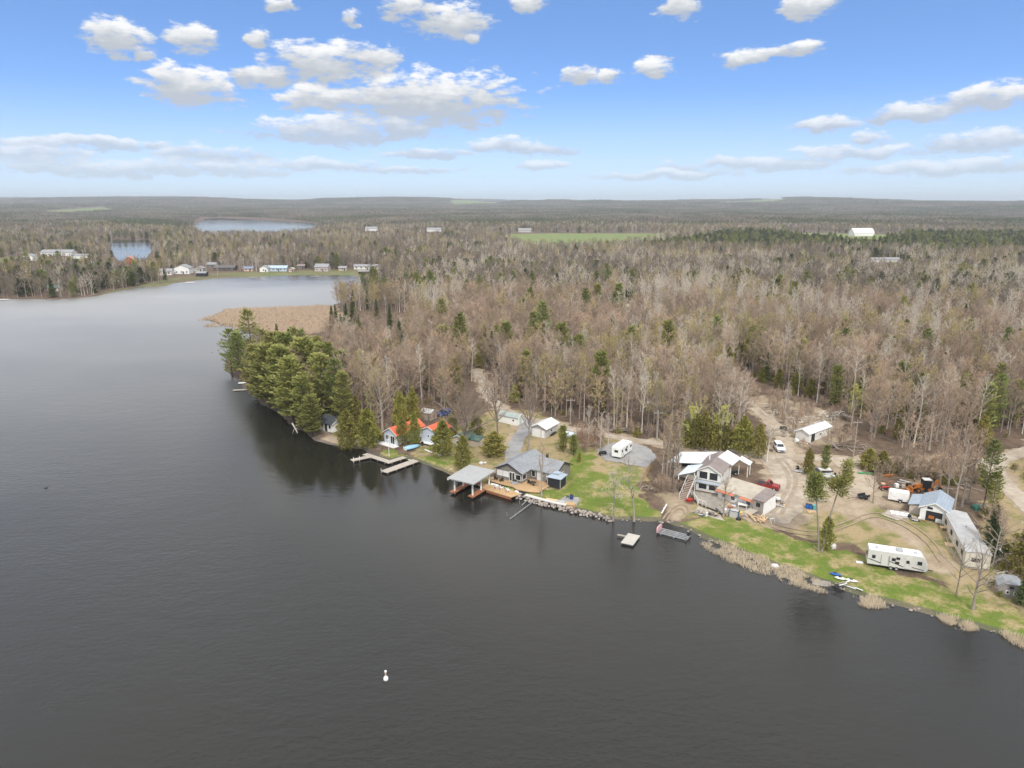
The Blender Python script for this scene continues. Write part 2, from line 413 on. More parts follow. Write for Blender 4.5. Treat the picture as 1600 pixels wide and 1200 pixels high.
rr = [70.0]
while rr[-1] < 11500:
    r_ = rr[-1]
    rr.append(r_ + (0.55 if r_ < 190 else 0.55 + (r_ - 190) * .010))
rr = np.array(rr); th = np.linspace(R(-56), R(56), 560)
RR, TH = np.meshgrid(rr, th, indexing='ij')
GX = (RR * np.sin(TH)).ravel(); GY = (RR * np.cos(TH)).ravel()
GS = water_sd(GX, GY)
GZ = tz(GX, GY, GS)
nr, na = RR.shape
idx = np.arange(nr * na).reshape(nr, na)
a, b_, c, d = idx[:-1, :-1].ravel(), idx[:-1, 1:].ravel(), idx[1:, 1:].ravel(), idx[1:, :-1].ravel()
deep = (GS < -8)
keep = ~(deep[a] & deep[b_] & deep[c] & deep[d])
a, b_, c, d = a[keep], b_[keep], c[keep], d[keep]
TF = np.concatenate([np.stack([a, b_, c], 1), np.stack([a, c, d], 1)])[:, ::-1]
used = np.unique(TF); remap = np.full(nr * na, -1); remap[used] = np.arange(len(used))
TF = remap[TF]; GX, GY, GZ, GS = GX[used], GY[used], GZ[used], GS[used]

gm = bpy.data.materials.new('ground_cover'); b = NB(gm)
za = b.n('ShaderNodeAttribute', attribute_name='zone_a'); zb = b.n('ShaderNodeAttribute', attribute_name='zone_b')
sa = b.n('ShaderNodeSeparateColor'); b.l(za.outputs['Color'], sa.inputs[0]); sb = b.n('ShaderNodeSeparateColor'); b.l(zb.outputs['Color'], sb.inputs[0])
oc = b.n('ShaderNodeTexCoord').outputs['Object']
n_big = b.noise(oc, .06, 4); n_mid = b.noise(oc, .35, 5, .65); n_fin = b.noise(oc, 2.2, 6, .7); n_pat = b.noise(oc, .16, 5, .6)
litter = b.mix(b.ramp(n_mid, .3, .7), (.165, .115, .08), (.085, .062, .045))
litter = b.mix(b.math('MULTIPLY', b.ramp(n_fin, .5, .75), .5), litter, (.27, .205, .15))
grass = b.mix(b.ramp(n_mid, .35, .65), (.125, .175, .03), (.185, .20, .045))
grass = b.mix(b.math('MULTIPLY', b.ramp(n_fin, .35, .7), .55), grass, (.07, .115, .022))
dry = b.mix(b.ramp(n_fin, .35, .65), (.40, .32, .17), (.25, .195, .10))
grass = b.mix(b.math('MULTIPLY', b.ramp(b.math('ADD', b.math('MULTIPLY', n_pat, .55), b.math('MULTIPLY', n_mid, .45)), .468, .585), .88), grass, dry)
rough_ = b.mix(b.ramp(b.math('ADD', b.math('MULTIPLY', n_mid, .6), b.math('MULTIPLY', n_pat, .4)), .40, .56), (.155, .165, .05), (.33, .255, .145))
rough_ = b.mix(b.math('MULTIPLY', b.ramp(n_fin, .45, .7), .5), rough_, (.20, .155, .09))
dirt = b.mix(b.ramp(n_mid, .3, .7), (.40, .325, .235), (.28, .215, .15))
dirt = b.mix(b.math('MULTIPLY', b.ramp(n_fin, .45, .75), .45), dirt, (.20, .15, .10))
field = b.mix(b.ramp(n_big, .35, .65), (.13, .19, .055), (.21, .22, .09))
marsh = b.mix(b.ramp(n_mid, .3, .7), (.28, .19, .12), (.18, .12, .08))
def thr(v, lo=.35, hi=.65):
    return b.ramp(b.math('ADD', v, b.math('MULTIPLY', b.math('SUBTRACT', n_fin, .5), .5)), lo, hi)
cg = b.mix(thr(sa.outputs[1]), litter, rough_)
cg = b.mix(thr(sa.outputs[0]), cg, grass)
cg = b.mix(thr(sa.outputs[2]), cg, dirt)
cg = b.mix(sb.outputs[0], cg, field)
cg = b.mix(sb.outputs[1], cg, marsh)
cg = b.mix(b.math('MULTIPLY', thr(sb.outputs[2]), .75), cg, (.10, .088, .075))
bn = b.n('ShaderNodeBump'); bn.inputs['Strength'].default_value = .6; bn.inputs['Distance'].default_value = .12; b.l(n_fin, bn.inputs['Height'])
b.out(cg, .95, 0, .15, bn.outputs[0])
lw, rg, dt, fd, fl, ms, md = zones(GX, GY, GS)
fd = np.maximum(fd, fl * (.45 + .35 * vnoise(GX * .05, GY * .05, 81)))
gme = mesh_tris('ground', np.stack([GX, GY, GZ], 1), TF, [gm], smooth=True)
for nm, chans in (('zone_a', (lw, rg, dt)), ('zone_b', (fd, ms, md))):
    at = gme.attributes.new(nm, 'FLOAT_COLOR', 'POINT')
    at.data.foreach_set('color', np.stack([*chans, np.ones_like(lw)], 1).astype(np.float32).ravel())
tag(link('ground', gme), 'grassy and wooded land around the lake', kind='structure')

# ------------------------------------------------------------------ water
wm = bpy.data.materials.new('lake_water'); b = NB(wm)
oc = b.n('ShaderNodeTexCoord').outputs['Object']
mp = b.n('ShaderNodeMapping'); mp.inputs['Scale'].default_value = (.55, 1.0, 1); mp.inputs['Rotation'].default_value = (0, 0, R(-14)); b.l(oc, mp.inputs[0])
w1 = b.noise(mp.outputs[0], 1.25, 4, .62); w2 = b.noise(mp.outputs[0], .32, 3, .5)
gust = b.ramp(b.noise(mp.outputs[0], .016, 4, .6), .34, .66)
hgt = b.math('ADD', b.math('MULTIPLY', w1, .6), b.math('MULTIPLY', w2, .7))
bn = b.n('ShaderNodeBump'); bn.inputs['Distance'].default_value = .22
# the lee of the shore lies calmer than the open lake
ca = b.n('ShaderNodeAttribute', attribute_name='calm').outputs['Fac']
ca = b.math('MULTIPLY', ca, b.ramp(b.noise(mp.outputs[0], .05, 2, .5), .0, .55))
rough_w = b.math('SUBTRACT', 1.0, b.math('MULTIPLY', ca, .84))
sy = b.n('ShaderNodeSeparateXYZ'); b.l(oc, sy.inputs[0])
open_ = b.math('SUBTRACT', 1.0, b.math('MULTIPLY', b.ramp(sy.outputs[1], 80, 290), .86))      # the breeze dies away towards the far bay
calm_f = rough_w; rough_w = b.math('MULTIPLY', rough_w, open_)
b.l(b.math('MULTIPLY', b.math('ADD', b.math('MULTIPLY', gust, .50), .60), rough_w), bn.inputs['Strength']); b.l(hgt, bn.inputs['Height'])
fz = b.n('ShaderNodeFresnel'); fz.inputs['IOR'].default_value = 1.42; b.l(bn.outputs[0], fz.inputs['Normal'])
df = b.n('ShaderNodeBsdfDiffuse'); df.inputs['Color'].default_value = (.014, .0135, .0115, 1)
p = b.n('ShaderNodeBsdfGlossy', distribution='MULTI_GGX'); p.inputs['Color'].default_value = (.97, .96, .94, 1); b.l(bn.outputs[0], p.inputs['Normal'])
mx = b.n('ShaderNodeMixShader'); b.l(fz.outputs[0], mx.inputs[0]); b.l(df.outputs[0], mx.inputs[1]); b.l(p.outputs[0], mx.inputs[2])
b.l(mx.outputs[0], b.n('ShaderNodeOutputMaterial').inputs[0])
b.l(b.math('MULTIPLY', b.math('ADD', b.math('ADD', b.math('MULTIPLY', gust, .06), .22), b.math('MULTIPLY', b.math('SUBTRACT', b.ramp(sy.outputs[1], 45, 200), b.math('MULTIPLY', b.ramp(sy.outputs[1], 450, 700), 1.7)), .22)), calm_f), p.inputs['Roughness'])
wq = 14000; wx0, wx1, wy0, wy1, wst = -150.0, 160.0, 40.0, 330.0, 2.5
xs = np.arange(wx0, wx1 + .1, wst); ys = np.arange(wy0, wy1 + .1, wst); nx_, ny_ = len(xs), len(ys)
WX, WY = np.meshgrid(xs, ys, indexing='ij'); idw = np.arange(nx_ * ny_).reshape(nx_, ny_)
a, b2, c2, d2 = idw[:-1, :-1].ravel(), idw[1:, :-1].ravel(), idw[1:, 1:].ravel(), idw[:-1, 1:].ravel()
WF = np.concatenate([np.stack([a, b2, c2], 1), np.stack([a, c2, d2], 1)])
sdl = -sdist(LAKE, WX.ravel(), WY.ravel())
lee = (.35 + .65 * (1 - sstep(WX.ravel(), -12, 25))) * sstep(WX.ravel() + .25 * WY.ravel(), -46, -8)
calm = (1 - sstep(sdl, 16, 58)) * lee
calm *= sstep(WX.ravel(), wx0, wx0 + 20) * (1 - sstep(WY.ravel(), wy1 - 30, wy1))
nv = nx_ * ny_; e0, e1, f0, f1 = xs[0], xs[-1], ys[0], ys[-1]
WV = np.concatenate([np.stack([WX.ravel(), WY.ravel(), np.zeros(nv)], 1), np.array([(-wq, -wq, 0), (wq, -wq, 0), (wq, f0, 0), (-wq, f0, 0), (-wq, f1, 0), (wq, f1, 0), (wq, wq, 0), (-wq, wq, 0), (e0, f0, 0), (e0, f1, 0), (e1, f0, 0), (e1, f1, 0)], float)])
q = lambda a, b, c, d: [(nv + a, nv + b, nv + c), (nv + a, nv + c, nv + d)]
WF = np.concatenate([WF, np.array(q(0, 1, 2, 3) + q(4, 5, 6, 7) + q(3, 8, 9, 4) + q(10, 2, 5, 11))])
wme = mesh_tris('lake_water', WV, WF, [wm])
wme.attributes.new('calm', 'FLOAT', 'POINT').data.foreach_set('value', np.concatenate([calm, np.zeros(12)]).astype(np.float32))
water = link('lake_water', wme)
tag(water, 'dark rippled lake water', kind='structure')

# ------------------------------------------------------------------ roads and gravel sheets
gravel = mat('gravel', (.46, .40, .325), (.30, .245, .185), .95, .32, bump=.6, bscale=9)
greygravel = mat('grey_gravel', (.33, .325, .32), (.255, .25, .245), .95, .5, bump=.5, bscale=9)
trackdirt = mat('track_dirt', (.43, .36, .275), (.32, .255, .185), .95, .4, bump=.5, bscale=8)
def resample(P, step):
    P = np.asarray(P, float); out = []
    n = len(P)
    for i in range(n - 1):                                  # Catmull-Rom
        p0, p1, p2, p3 = P[max(i - 1, 0)], P[i], P[i + 1], P[min(i + 2, n - 1)]
        k = max(2, int(np.hypot(*(p2 - p1)) / step))
        for t in np.arange(k) / k:
            out.append(.5 * ((2 * p1) + (-p0 + p2) * t + (2 * p0 - 5 * p1 + 4 * p2 - p3) * t * t + (-p0 + 3 * p1 - 3 * p2 + p3) * t ** 3))
    out.append(P[-1])
    return np.array(out)
def ribbon(name, P, w, m, off, seed, nc=8, label=None):
    Q = resample(P, .7); T = np.gradient(Q, axis=0); T /= np.linalg.norm(T, axis=1)[:, None] + 1e-9
    Nn = np.stack([-T[:, 1], T[:, 0]], 1); k = np.arange(len(Q))
    wl = w * .5 * (1 + .16 * vnoise(k * .13, k * 0, seed) + .10 * vnoise(k * .45, k * 0, seed + 1)); wr = w * .5 * (1 + .16 * vnoise(k * .13, k * 0, seed + 2) + .10 * vnoise(k * .45, k * 0, seed + 3))
    V = []
    for j in range(nc + 1):
        f = j / nc; o = -wr + (wl + wr) * f
        V.append(Q + Nn * o[:, None])
    V = np.stack(V, 1); n = len(Q)
    X = V[..., 0].ravel(); Y = V[..., 1].ravel(); Z = tz(X, Y) + off
    id_ = np.arange(n * (nc + 1)).reshape(n, nc + 1)
    a, b2, c2, d2 = id_[:-1, :-1].ravel(), id_[:-1, 1:].ravel(), id_[1:, 1:].ravel(), id_[1:, :-1].ravel()
    F = np.concatenate([np.stack([a, b2, c2], 1), np.stack([a, c2, d2], 1)])[:, ::-1]
    o = link(name, mesh_tris(name, np.stack([X, Y, Z], 1), F, [m], smooth=True))
    tag(o, label, kind='structure')
    return o
ribbon('gravel_road', ROADW['gravel_road'][0], 3.6, gravel, .060, 1, label='pale gravel road behind the cottages')
ribbon('gravel_lane', ROADW['gravel_lane'][0], 4.2, gravel, .066, 11, label='pale gravel lane curving down the right edge')
ribbon('house_driveway', ROADW['house_driveway'][0], 3.6, greygravel, .078, 21, label='grey driveway down to the grey cottage')
ribbon('yard_driveway', ROADW['yard_driveway'][0], 8.0, gravel, .072, 31, label='wide gravel yard beside the big house')
ribbon('dirt_track', ROADW['dirt_track'][0], 4.2, trackdirt, .084, 41, label='dirt track looping past the boat trailer')
ribbon('clearing_track', ROADW['clearing_track'][0], 4.0, trackdirt, .054, 51, label='bare dirt track up into the clearing')
def sheet(name, P, m, off, cell=.35, label=None):
    x0, y0 = P.min(0) - 1; x1, y1 = P.max(0) + 1
    xs = np.arange(x0, x1, cell); ys = np.arange(y0, y1, cell)
    X, Y = np.meshgrid(xs, ys, indexing='ij')
    ins = inside(P, X[:-1, :-1] + cell / 2 + .35 * vnoise(X[:-1, :-1] * .8, Y[:-1, :-1] * .8, 61), Y[:-1, :-1] + cell / 2 + .35 * vnoise(X[:-1, :-1] * .8, Y[:-1, :-1] * .8, 62))
    ny = len(ys); i, j = np.nonzero(ins)
    a = i * ny + j; b2 = (i + 1) * ny + j; c2 = (i + 1) * ny + j + 1; d2 = i * ny + j + 1
    F = np.concatenate([np.stack([a, b2, c2], 1), np.stack([a, c2, d2], 1)])
    u = np.unique(F); rm = np.full(X.size, -1); rm[u] = np.arange(len(u))
    Xf, Yf = X.ravel()[u], Y.ravel()[u]
    o = link(name, mesh_tris(name, np.stack([Xf, Yf, tz(Xf, Yf) + off], 1), rm[F], [m], smooth=True))
    tag(o, label, kind='structure'); return o
rut_m = mat('rut_soil', (.34, .265, .19), (.25, .19, .13), .95, .8, bump=.5, bscale=8)
worn_m = mat('worn_gravel', (.36, .30, .23), (.27, .215, .16), .95, .6, bump=.5, bscale=8)
for i, (pp, w, m_, lab) in enumerate((
   ([(1036,801),(1046,792),(1058,783),(1070,782),(1076,792),(1066,804)], .34, rut_m, 'outer muddy wheel rut on the bare bank'), ([(1042,803),(1050,795),(1060,788),(1068,789),(1070,796)], .34, rut_m, 'inner muddy wheel rut on the bare bank'),
   ([(1208,812),(1240,821),(1280,824),(1320,812),(1366,800),(1412,812),(1452,836),(1478,866)], .34, rut_m, 'upper wheel rut crossing the yard grass'), ([(1204,817),(1240,827),(1284,830),(1324,818),(1366,806),(1408,818),(1446,842),(1470,872)], .34, rut_m, 'lower wheel rut crossing the yard grass'),
   ([(1214,716),(1230,738),(1232,757),(1222,777),(1208,797)], .9, worn_m, 'left worn wheel track on the gravel yard'), ([(1222,716),(1241,739),(1243,758),(1234,778),(1221,799)], .9, worn_m, 'right worn wheel track on the gravel yard'),
   ([(1240,760),(1272,761),(1306,767),(1334,775)], .34, rut_m, 'wheel rut in the dirt track below the stored boat'))):
    ribbon('wheel_rut', np.array([tuple(gpz(a_, b3, 1.6)) for a_, b3 in pp]), w, m_, .105 + .004 * i, 100 + 7 * i, 3, lab)
sheet('parking_pad', poly([(932,702),(962,690),(985,690),(1018,702),(1026,714),(1010,728),(975,722),(945,716)], 1.6), greygravel, .09, label='grey gravel parking pad under the camper')
sheet('fire_pit_patio', poly([(876,776),(888,772),(903,775),(906,781),(898,787),(884,785)], 1.1), greygravel, .07, .2, label='small gravel patio by the seawall')
sheet('concrete_slab', poly([(1376,803),(1386,796),(1422,800),(1425,808),(1400,811)], 1.6), mat('concrete', (.42, .38, .34), (.33, .29, .25), .9, 1.2), .10, .3, label='worn concrete slab beside the grey roofed garage')

# ------------------------------------------------------------------ trees
bark_grey = foliage('bark_grey', (.30, .255, .215), (.21, .18, .15), (.35, .305, .26), .22, 0)
bark_pale = foliage('bark_pale', (.62, .575, .51), (.45, .41, .36), (.52, .475, .41), .15, 0)
bark_dark = foliage('bark_dark', (.13, .10, .075), (.085, .065, .05), (.16, .12, .085), .2, 0)
twig_brown = foliage('twig_brown', (.45, .355, .275), (.33, .265, .21), (.49, .345, .235), .32, .15)
twig_pale = foliage('twig_pale', (.62, .56, .47), (.50, .445, .37), (.56, .48, .38), .15, .15)
leaf_bud = foliage('leaf_bud', (.46, .43, .14), (.40, .35, .13), (.50, .40, .19), .2, .3)
twig_far = foliage('twig_far', (.235, .20, .165), (.18, .16, .14), (.27, .215, .155), .28, .1)
needle_cedar = foliage('needle_cedar', (.27, .265, .065), (.20, .21, .055), (.30, .25, .08), .2, .15)
needle_pine = foliage('needle_pine', (.23, .265, .085), (.17, .205, .065), (.29, .285, .085), .18, .15)
needle_spruce = foliage('needle_spruce', (.10, .125, .05), (.07, .095, .04), (.135, .135, .05), .2, .1)
needle_red_pine = foliage('needle_red_pine', (.32, .335, .105), (.235, .265, .085), (.35, .32, .11), .15, .3)

class TB:
    """collects triangles"""
    def __init__(s): s.V = []; s.F = []; s.n = 0
    def add(s, V, F):
        s.V.append(np.asarray(V, float)); s.F.append(np.asarray(F, int) + s.n); s.n += len(V)
    def tube(s, P, rad, k=5):
        P = np.asarray(P, float); rad = np.asarray(rad, float); n = len(P)
        T = np.gradient(P, axis=0); T /= np.linalg.norm(T, axis=1)[:, None] + 1e-9
        ref = np.array([0., 0, 1]) if abs(T[0][2]) < .8 else np.array([1., 0, 0])
        A = np.cross(T, ref); A /= np.linalg.norm(A, axis=1)[:, None] + 1e-9; B = np.cross(T, A)
        an = np.arange(k) / k * 2 * np.pi
        V = P[:, None] + rad[:, None, None] * (A[:, None] * np.cos(an)[None, :, None] + B[:, None] * np.sin(an)[None, :, None])
        F = []
        for i in range(n - 1):
            for j in range(k):
                a, b, c, d = i * k + j, i * k + (j + 1) % k, (i + 1) * k + (j + 1) % k, (i + 1) * k + j
                F += [(a, b, c), (a, c, d)]
        s.add(V.reshape(-1, 3), F)
    def blades(s, P, D, Ln, Wd, rng):
        """thin triangles from P along D"""
        n = len(P)
        S = np.cross(D, rng.normal(size=(n, 3))); S /= np.linalg.norm(S, axis=1)[:, None] + 1e-9
        h = (Wd * .5)[:, None] if np.ndim(Wd) else Wd * .5
        V = np.empty((n, 3, 3)); V[:, 0] = P - S * h; V[:, 1] = P + S * h; V[:, 2] = P + D * np.asarray(Ln).reshape(-1, 1)
        s.add(V.reshape(-1, 3), np.arange(3 * n).reshape(n, 3))
    def leaves(s, P, D, Ln, Wd, rng, flat=0.0):
        """lozenge leaves / needle sprays"""
        n = len(P)
        rn = rng.normal(size=(n, 3)); rn[:, 2] += flat * 3
        S = np.cross(D, rn); S /= np.linalg.norm(S, axis=1)[:, None] + 1e-9
        Ln = np.asarray(Ln).reshape(-1, 1); Wd = np.asarray(Wd).reshape(-1, 1)
        V = np.empty((n, 4, 3)); V[:, 0] = P - D * Ln * .5; V[:, 1] = P + S * Wd * .5; V[:, 2] = P + D * Ln * .5; V[:, 3] = P - S * Wd * .5
        i = np.arange(n)[:, None] * 4
        s.add(V.reshape(-1, 3), np.concatenate([i + np.array([[0, 1, 2]]), i + np.array([[0, 2, 3]])]))
    def arr(s): return (np.concatenate(s.V), np.concatenate(s.F)) if s.V else (np.zeros((0, 3)), np.zeros((0, 3), int))
def unit(v): return v / (np.linalg.norm(v, axis=-1, keepdims=True) + 1e-9)

def gen_bare(seed, Ht=16, cb=.35, Rc=3.0, nl=14, ns=7, ntw=9, tw=.05, sub=2, rise=40, buds=0, fork=False, droop=0.0, lean=(0, 0), bud_size=.2, thick=1.0):
    rng = np.random.default_rng(seed); tr = TB(); cr = TB(); lf = TB()
    k = 7; zz = np.linspace(0, 1, k)
    P = np.stack([np.cumsum(rng.normal(0, .012 * Ht, k)) * zz + lean[0] * zz ** 1.5, np.cumsum(rng.normal(0, .012 * Ht, k)) * zz + lean[1] * zz ** 1.5, zz * Ht * (.75 if fork else .95)], 1)
    r0 = (.0105 * Ht + .02) * thick
    tr.tube(P, r0 * (1 - zz * .82) + .012 + r0 * .5 * np.exp(-zz * 25), 6)
    az0 = rng.uniform(0, 6.28)
    for i in range(nl):
        t = cb + (.97 - cb) * ((i + rng.uniform(0, .9)) / nl)
        base = np.array([np.interp(t, zz, P[:, q]) for q in range(3)])
        u = (t - cb) / (1 - cb)
        Lm = Rc * (1.15 - .75 * u ** 1.6) * rng.uniform(.75, 1.25) * (.75 + .5 * min(1, u * 4))
        az = az0 + i * 2.4 + rng.normal(0, .35); e = R(rise + 28 * u + rng.normal(0, 9))
        D = np.array([math.cos(az) * math.cos(e), math.sin(az) * math.cos(e), math.sin(e)])
        bend = rng.normal(0, .16, 3); bend[2] += .22 - droop * 1.2
        q = np.linspace(0, 1, 5)[:, None]
        Q = base + D * q * Lm + bend * Lm * q ** 2
        rl = max(.02, r0 * .42 * (1.1 - .6 * u))
        tr.tube(Q, rl * (1 - q[:, 0] * .85) + .008, 4)
        for j in range(ns):
            s_ = .22 + .78 * (j + rng.uniform(0, .8)) / ns
            b0 = np.array([np.interp(s_, q[:, 0], Q[:, m]) for m in range(3)])
            d2 = unit(D + bend * s_ + rng.normal(0, .62, 3) + np.array([0, 0, .22 - droop]))
            l2 = Lm * .42 * (1.25 - .6 * s_) * rng.uniform(.7, 1.3)
            cr.blades(b0[None], d2[None], [l2], np.array([max(tw * 1.5, rl * .8)]), rng); cr.blades(b0[None], d2[None], [l2], np.array([max(tw * 1.5, rl * .8)]), rng)
            n = ntw
            f = rng.uniform(.15, 1, n)[:, None]
            p3 = b0 + d2 * l2 * f
            d3 = unit(d2 + rng.normal(0, .6, (n, 3)) + np.array([0, 0, .15 - droop * 1.4]))
            l3 = rng.uniform(.35, 1.0, n) * (.45 + .11 * Rc)
            cr.blades(p3, d3, l3, np.full(n, tw), rng)
            for _ in range(sub):
                f4 = rng.uniform(.2, .9, n)[:, None]
                p4 = p3 + d3 * l3[:, None] * f4; d4 = unit(d3 + rng.normal(0, .7, (n, 3)) + np.array([0, 0, -droop * 1.6]))
                l4 = l3 * rng.uniform(.35, .8, n)
                cr.blades(p4, d4, l4, np.full(n, tw * .75), rng)
                if buds:
                    nb = int(n * buds)
                    w = rng.integers(0, n, nb); pp = p4[w] + d4[w] * l4[w][:, None] * rng.uniform(.2, 1, nb)[:, None]
                    lf.leaves(pp, unit(rng.normal(size=(nb, 3))), rng.uniform(.6, 1.2, nb) * bud_size, rng.uniform(.5, .9, nb) * bud_size, rng)
    return tr.arr(), cr.arr(), lf.arr()

def gen_conifer(seed, Ht=14, Rc=2.4, cb=.08, kind='cedar', dens=1.0, size=1.0):
    rng = np.random.default_rng(seed); tr = TB(); cr = TB()
    z = np.linspace(0, 1, 6); r0 = .012 * Ht + .03
    wob = np.cumsum(rng.normal(0, .006 * Ht, (6, 2)), 0) * z[:, None]
    P = np.concatenate([wob, (z * Ht * .98)[:, None]], 1)
    tr.tube(P, r0 * (1 - .9 * z) + .01, 6)
    if kind in ('cedar',):
        n = int(2600 * dens); u = rng.uniform(0, 1, n) ** .8
        zz = cb + (1 - cb) * u; az = rng.uniform(0, 6.283, n)
        lump = 1 + .26 * np.sin(az * 2 + zz * 15 + seed) + .22 * np.sin(az * 4 - zz * 27 + seed * 2) + .12 * np.sin(az * 7 + zz * 53)
        prof = np.where(u < .30, .70 + u * 1.15, (1 - u) ** .55 * 1.27) * lump
        rad = Rc * prof * np.sqrt(rng.uniform(.25, 1.05, n))
        p = np.stack([rad * np.cos(az), rad * np.sin(az), zz * Ht + rng.normal(0, .18, n)], 1); p[:, :2] += np.stack([np.interp(zz, z, wob[:, q]) for q in range(2)], 1)
        d = unit(np.stack([np.cos(az) * .55, np.sin(az) * .55, np.full(n, .75)], 1) + rng.normal(0, .38, (n, 3)))
        s = rng.uniform(.35, .75, n) * size
        cr.leaves(p, d, s * 1.25, s * .5, rng)
    else:
        nw = {'spruce': 24, 'pine': 13, 'red_pine': 15}[kind]
        for w in range(nw):
            u = (w + rng.uniform(-.2, .2)) / nw; u = min(max(u, 0), .985)
            zz = cb + (1 - cb) * u
            nbr = {'spruce': 9, 'pine': 6, 'red_pine': 7}[kind]
            if kind == 'spruce': prof = (1 - u) ** .85 + .04
            elif kind == 'pine': prof = (.55 + .6 * math.sin(min(1, u * 1.5) * 2.2)) * (1 - u ** 3 * .8)
            else: prof = (.62 + .5 * math.sin(u * 2.3 + .3)) * (1 - u ** 5 * .62)
            for j in range(nbr):
                az = j * 6.283 / nbr + w * 1.3 + rng.normal(0, .2)
                Lm = Rc * prof * rng.uniform(.68, 1.2)
                if kind != 'spruce' and rng.uniform() < .16: continue
                e = {'spruce': R(-14 + 30 * u), 'pine': R(4 + 32 * u), 'red_pine': R(12 + 36 * u)}[kind] + rng.normal(0, .1)
                D = np.array([math.cos(az) * math.cos(e), math.sin(az) * math.cos(e), math.sin(e)])
                up = {'spruce': .12, 'pine': .18, 'red_pine': .12}[kind]
                base = np.array([np.interp(zz, z, P[:, 0]), np.interp(zz, z, P[:, 1]), zz * Ht])
                q = np.linspace(0, 1, 4)[:, None]
                Q = base + D * q * Lm + np.array([0, 0, up * Lm]) * q ** 2
                tr.tube(Q, .035 * (1 - .8 * q[:, 0]) + .008, 3)
                n = max(4, int({'spruce': 17, 'pine': 46, 'red_pine': 38}[kind] * dens * (.35 + .65 * Lm / Rc)))
                f = rng.uniform({'spruce': .1, 'pine': .35, 'red_pine': .3}[kind], 1.03, n)
                pp = np.stack([np.interp(f, q[:, 0], Q[:, m]) for m in range(3)], 1)
                side = np.array([-math.sin(az), math.cos(az), 0])
                sp = {'spruce': .20, 'pine': .36, 'red_pine': .30}[kind] * Lm
                so = rng.normal(0, 1, n) * sp * (1.15 - .5 * f)
                pp = pp + side * so[:, None] - D * np.abs(so)[:, None] * .5
                pp[:, 2] += rng.normal(0, .10, n) + (.10 if kind != 'spruce' else -.05)
                dd = unit(D + side * np.sign(so)[:, None] * .7 + rng.normal(0, .35, (n, 3)) + np.array([0, 0, {'spruce': -.25, 'pine': .35, 'red_pine': .3}[kind]]))
                s = rng.uniform(.35, .7, n) * size * (1.25 if kind == 'red_pine' else 1.0)
                cr.leaves(pp, dd, s * 1.2, s * (.42 if kind != 'spruce' else .5), rng, flat=.35)
        # leader
        n = 14
        cr.leaves(np.stack([np.full(n, P[-1, 0]), np.full(n, P[-1, 1]), Ht * rng.uniform(.93, 1.0, n)], 1), unit(rng.normal(0, .5, (n, 3)) + np.array([0, 0, .7])), np.full(n, .5), np.full(n, .18), rng)
    return tr.arr(), cr.arr(), (np.zeros((0, 3)), np.zeros((0, 3), int))

class Variant:
    """one tree shape: parts for single trees, a merged mesh for the mass of the wood"""
    def __init__(s, name, g, mats, Ht):
        (tv, tf), (cv, cf), (lv, lf) = g
        s.Ht = Ht; s.name = name
        s.trunk = mesh_tris(name + '_trunk', tv, tf, [mats[0]])
        V, F, mi = cv, cf, np.zeros(len(cf), int)
        if len(lv):
            V = np.concatenate([cv, lv]); F = np.concatenate([cf, lf + len(cv)]); mi = np.concatenate([mi, np.ones(len(lf), int)])
        s.crown = mesh_tris(name + '_crown', V, F, list(mats[1:]), mi)
        s.whole = mesh_tris(name + '_whole', np.concatenate([tv, V]), np.concatenate([tf, F + len(tv)]), list(mats), np.concatenate([np.zeros(len(tf), int), mi + 1]))
        s.src = None
    def source(s):
        if s.src is None: s.src = bpy.data.objects.new(s.name + '_source', s.whole)
        return s.src
BM = (bark_grey, twig_brown); PM = (bark_pale, twig_pale); UM = (bark_grey, twig_brown, leaf_bud)
KIND = {}
KIND['bare'] = [Variant('bare%d' % i, gen_bare(10 + i, *a), BM, a[0]) for i, a in enumerate([(16, .27, 3.6, 18, 6, 12, .05, 2, 34), (14.5, .22, 4.2, 19, 6, 12, .05, 2, 30), (17.5, .36, 3.1, 17, 6, 12, .05, 2, 38), (12.5, .18, 4.2, 19, 6, 12, .05, 2, 26), (15.5, .33, 3.8, 18, 6, 13, .05, 2, 30)])]
KIND['birch'] = [Variant('birch%d' % i, gen_bare(30 + i, *a, thick=.8), PM, a[0]) for i, a in enumerate([(17, .5, 2.2, 13, 6, 7, .045), (16, .42, 2.5, 13, 6, 7, .045), (18, .58, 2.0, 12, 6, 7, .045)])]
KIND['bud'] = [Variant('bud%d' % i, gen_bare(50 + i, *a, buds=1.1, bud_size=.26), UM, a[0]) for i, a in enumerate([(15, .3, 3.0, 14, 6, 7, .04), (17, .42, 2.6, 13, 6, 7, .04)])]
KIND['cedar'] = [Variant('cedar%d' % i, gen_conifer(70 + i, h, r, .06, 'cedar'), (bark_dark, needle_cedar), h) for i, (h, r) in enumerate([(10, 2.3), (12, 2.4), (8, 2.1)])]
KIND['spruce'] = [Variant('spruce%d' % i, gen_conifer(80 + i, h, r, .08, 'spruce'), (bark_dark, needle_spruce), h) for i, (h, r) in enumerate([(15, 2.4), (13, 2.0)])]
KIND['pine'] = [Variant('pine%d' % i, gen_conifer(90 + i, h, r, cb, 'pine', 1.25), (bark_dark, needle_pine), h) for i, (h, r, cb) in enumerate([(20, 3.9, .14), (17, 3.5, .22), (21, 3.6, .34)])]
KIND['red_pine'] = [Variant('redpine%d' % i, gen_conifer(100 + i, h, r, cb, 'red_pine', 1.25), (bark_dark, needle_red_pine), h) for i, (h, r, cb) in enumerate([(18, 3.3, .10), (17, 3.5, .16)])]
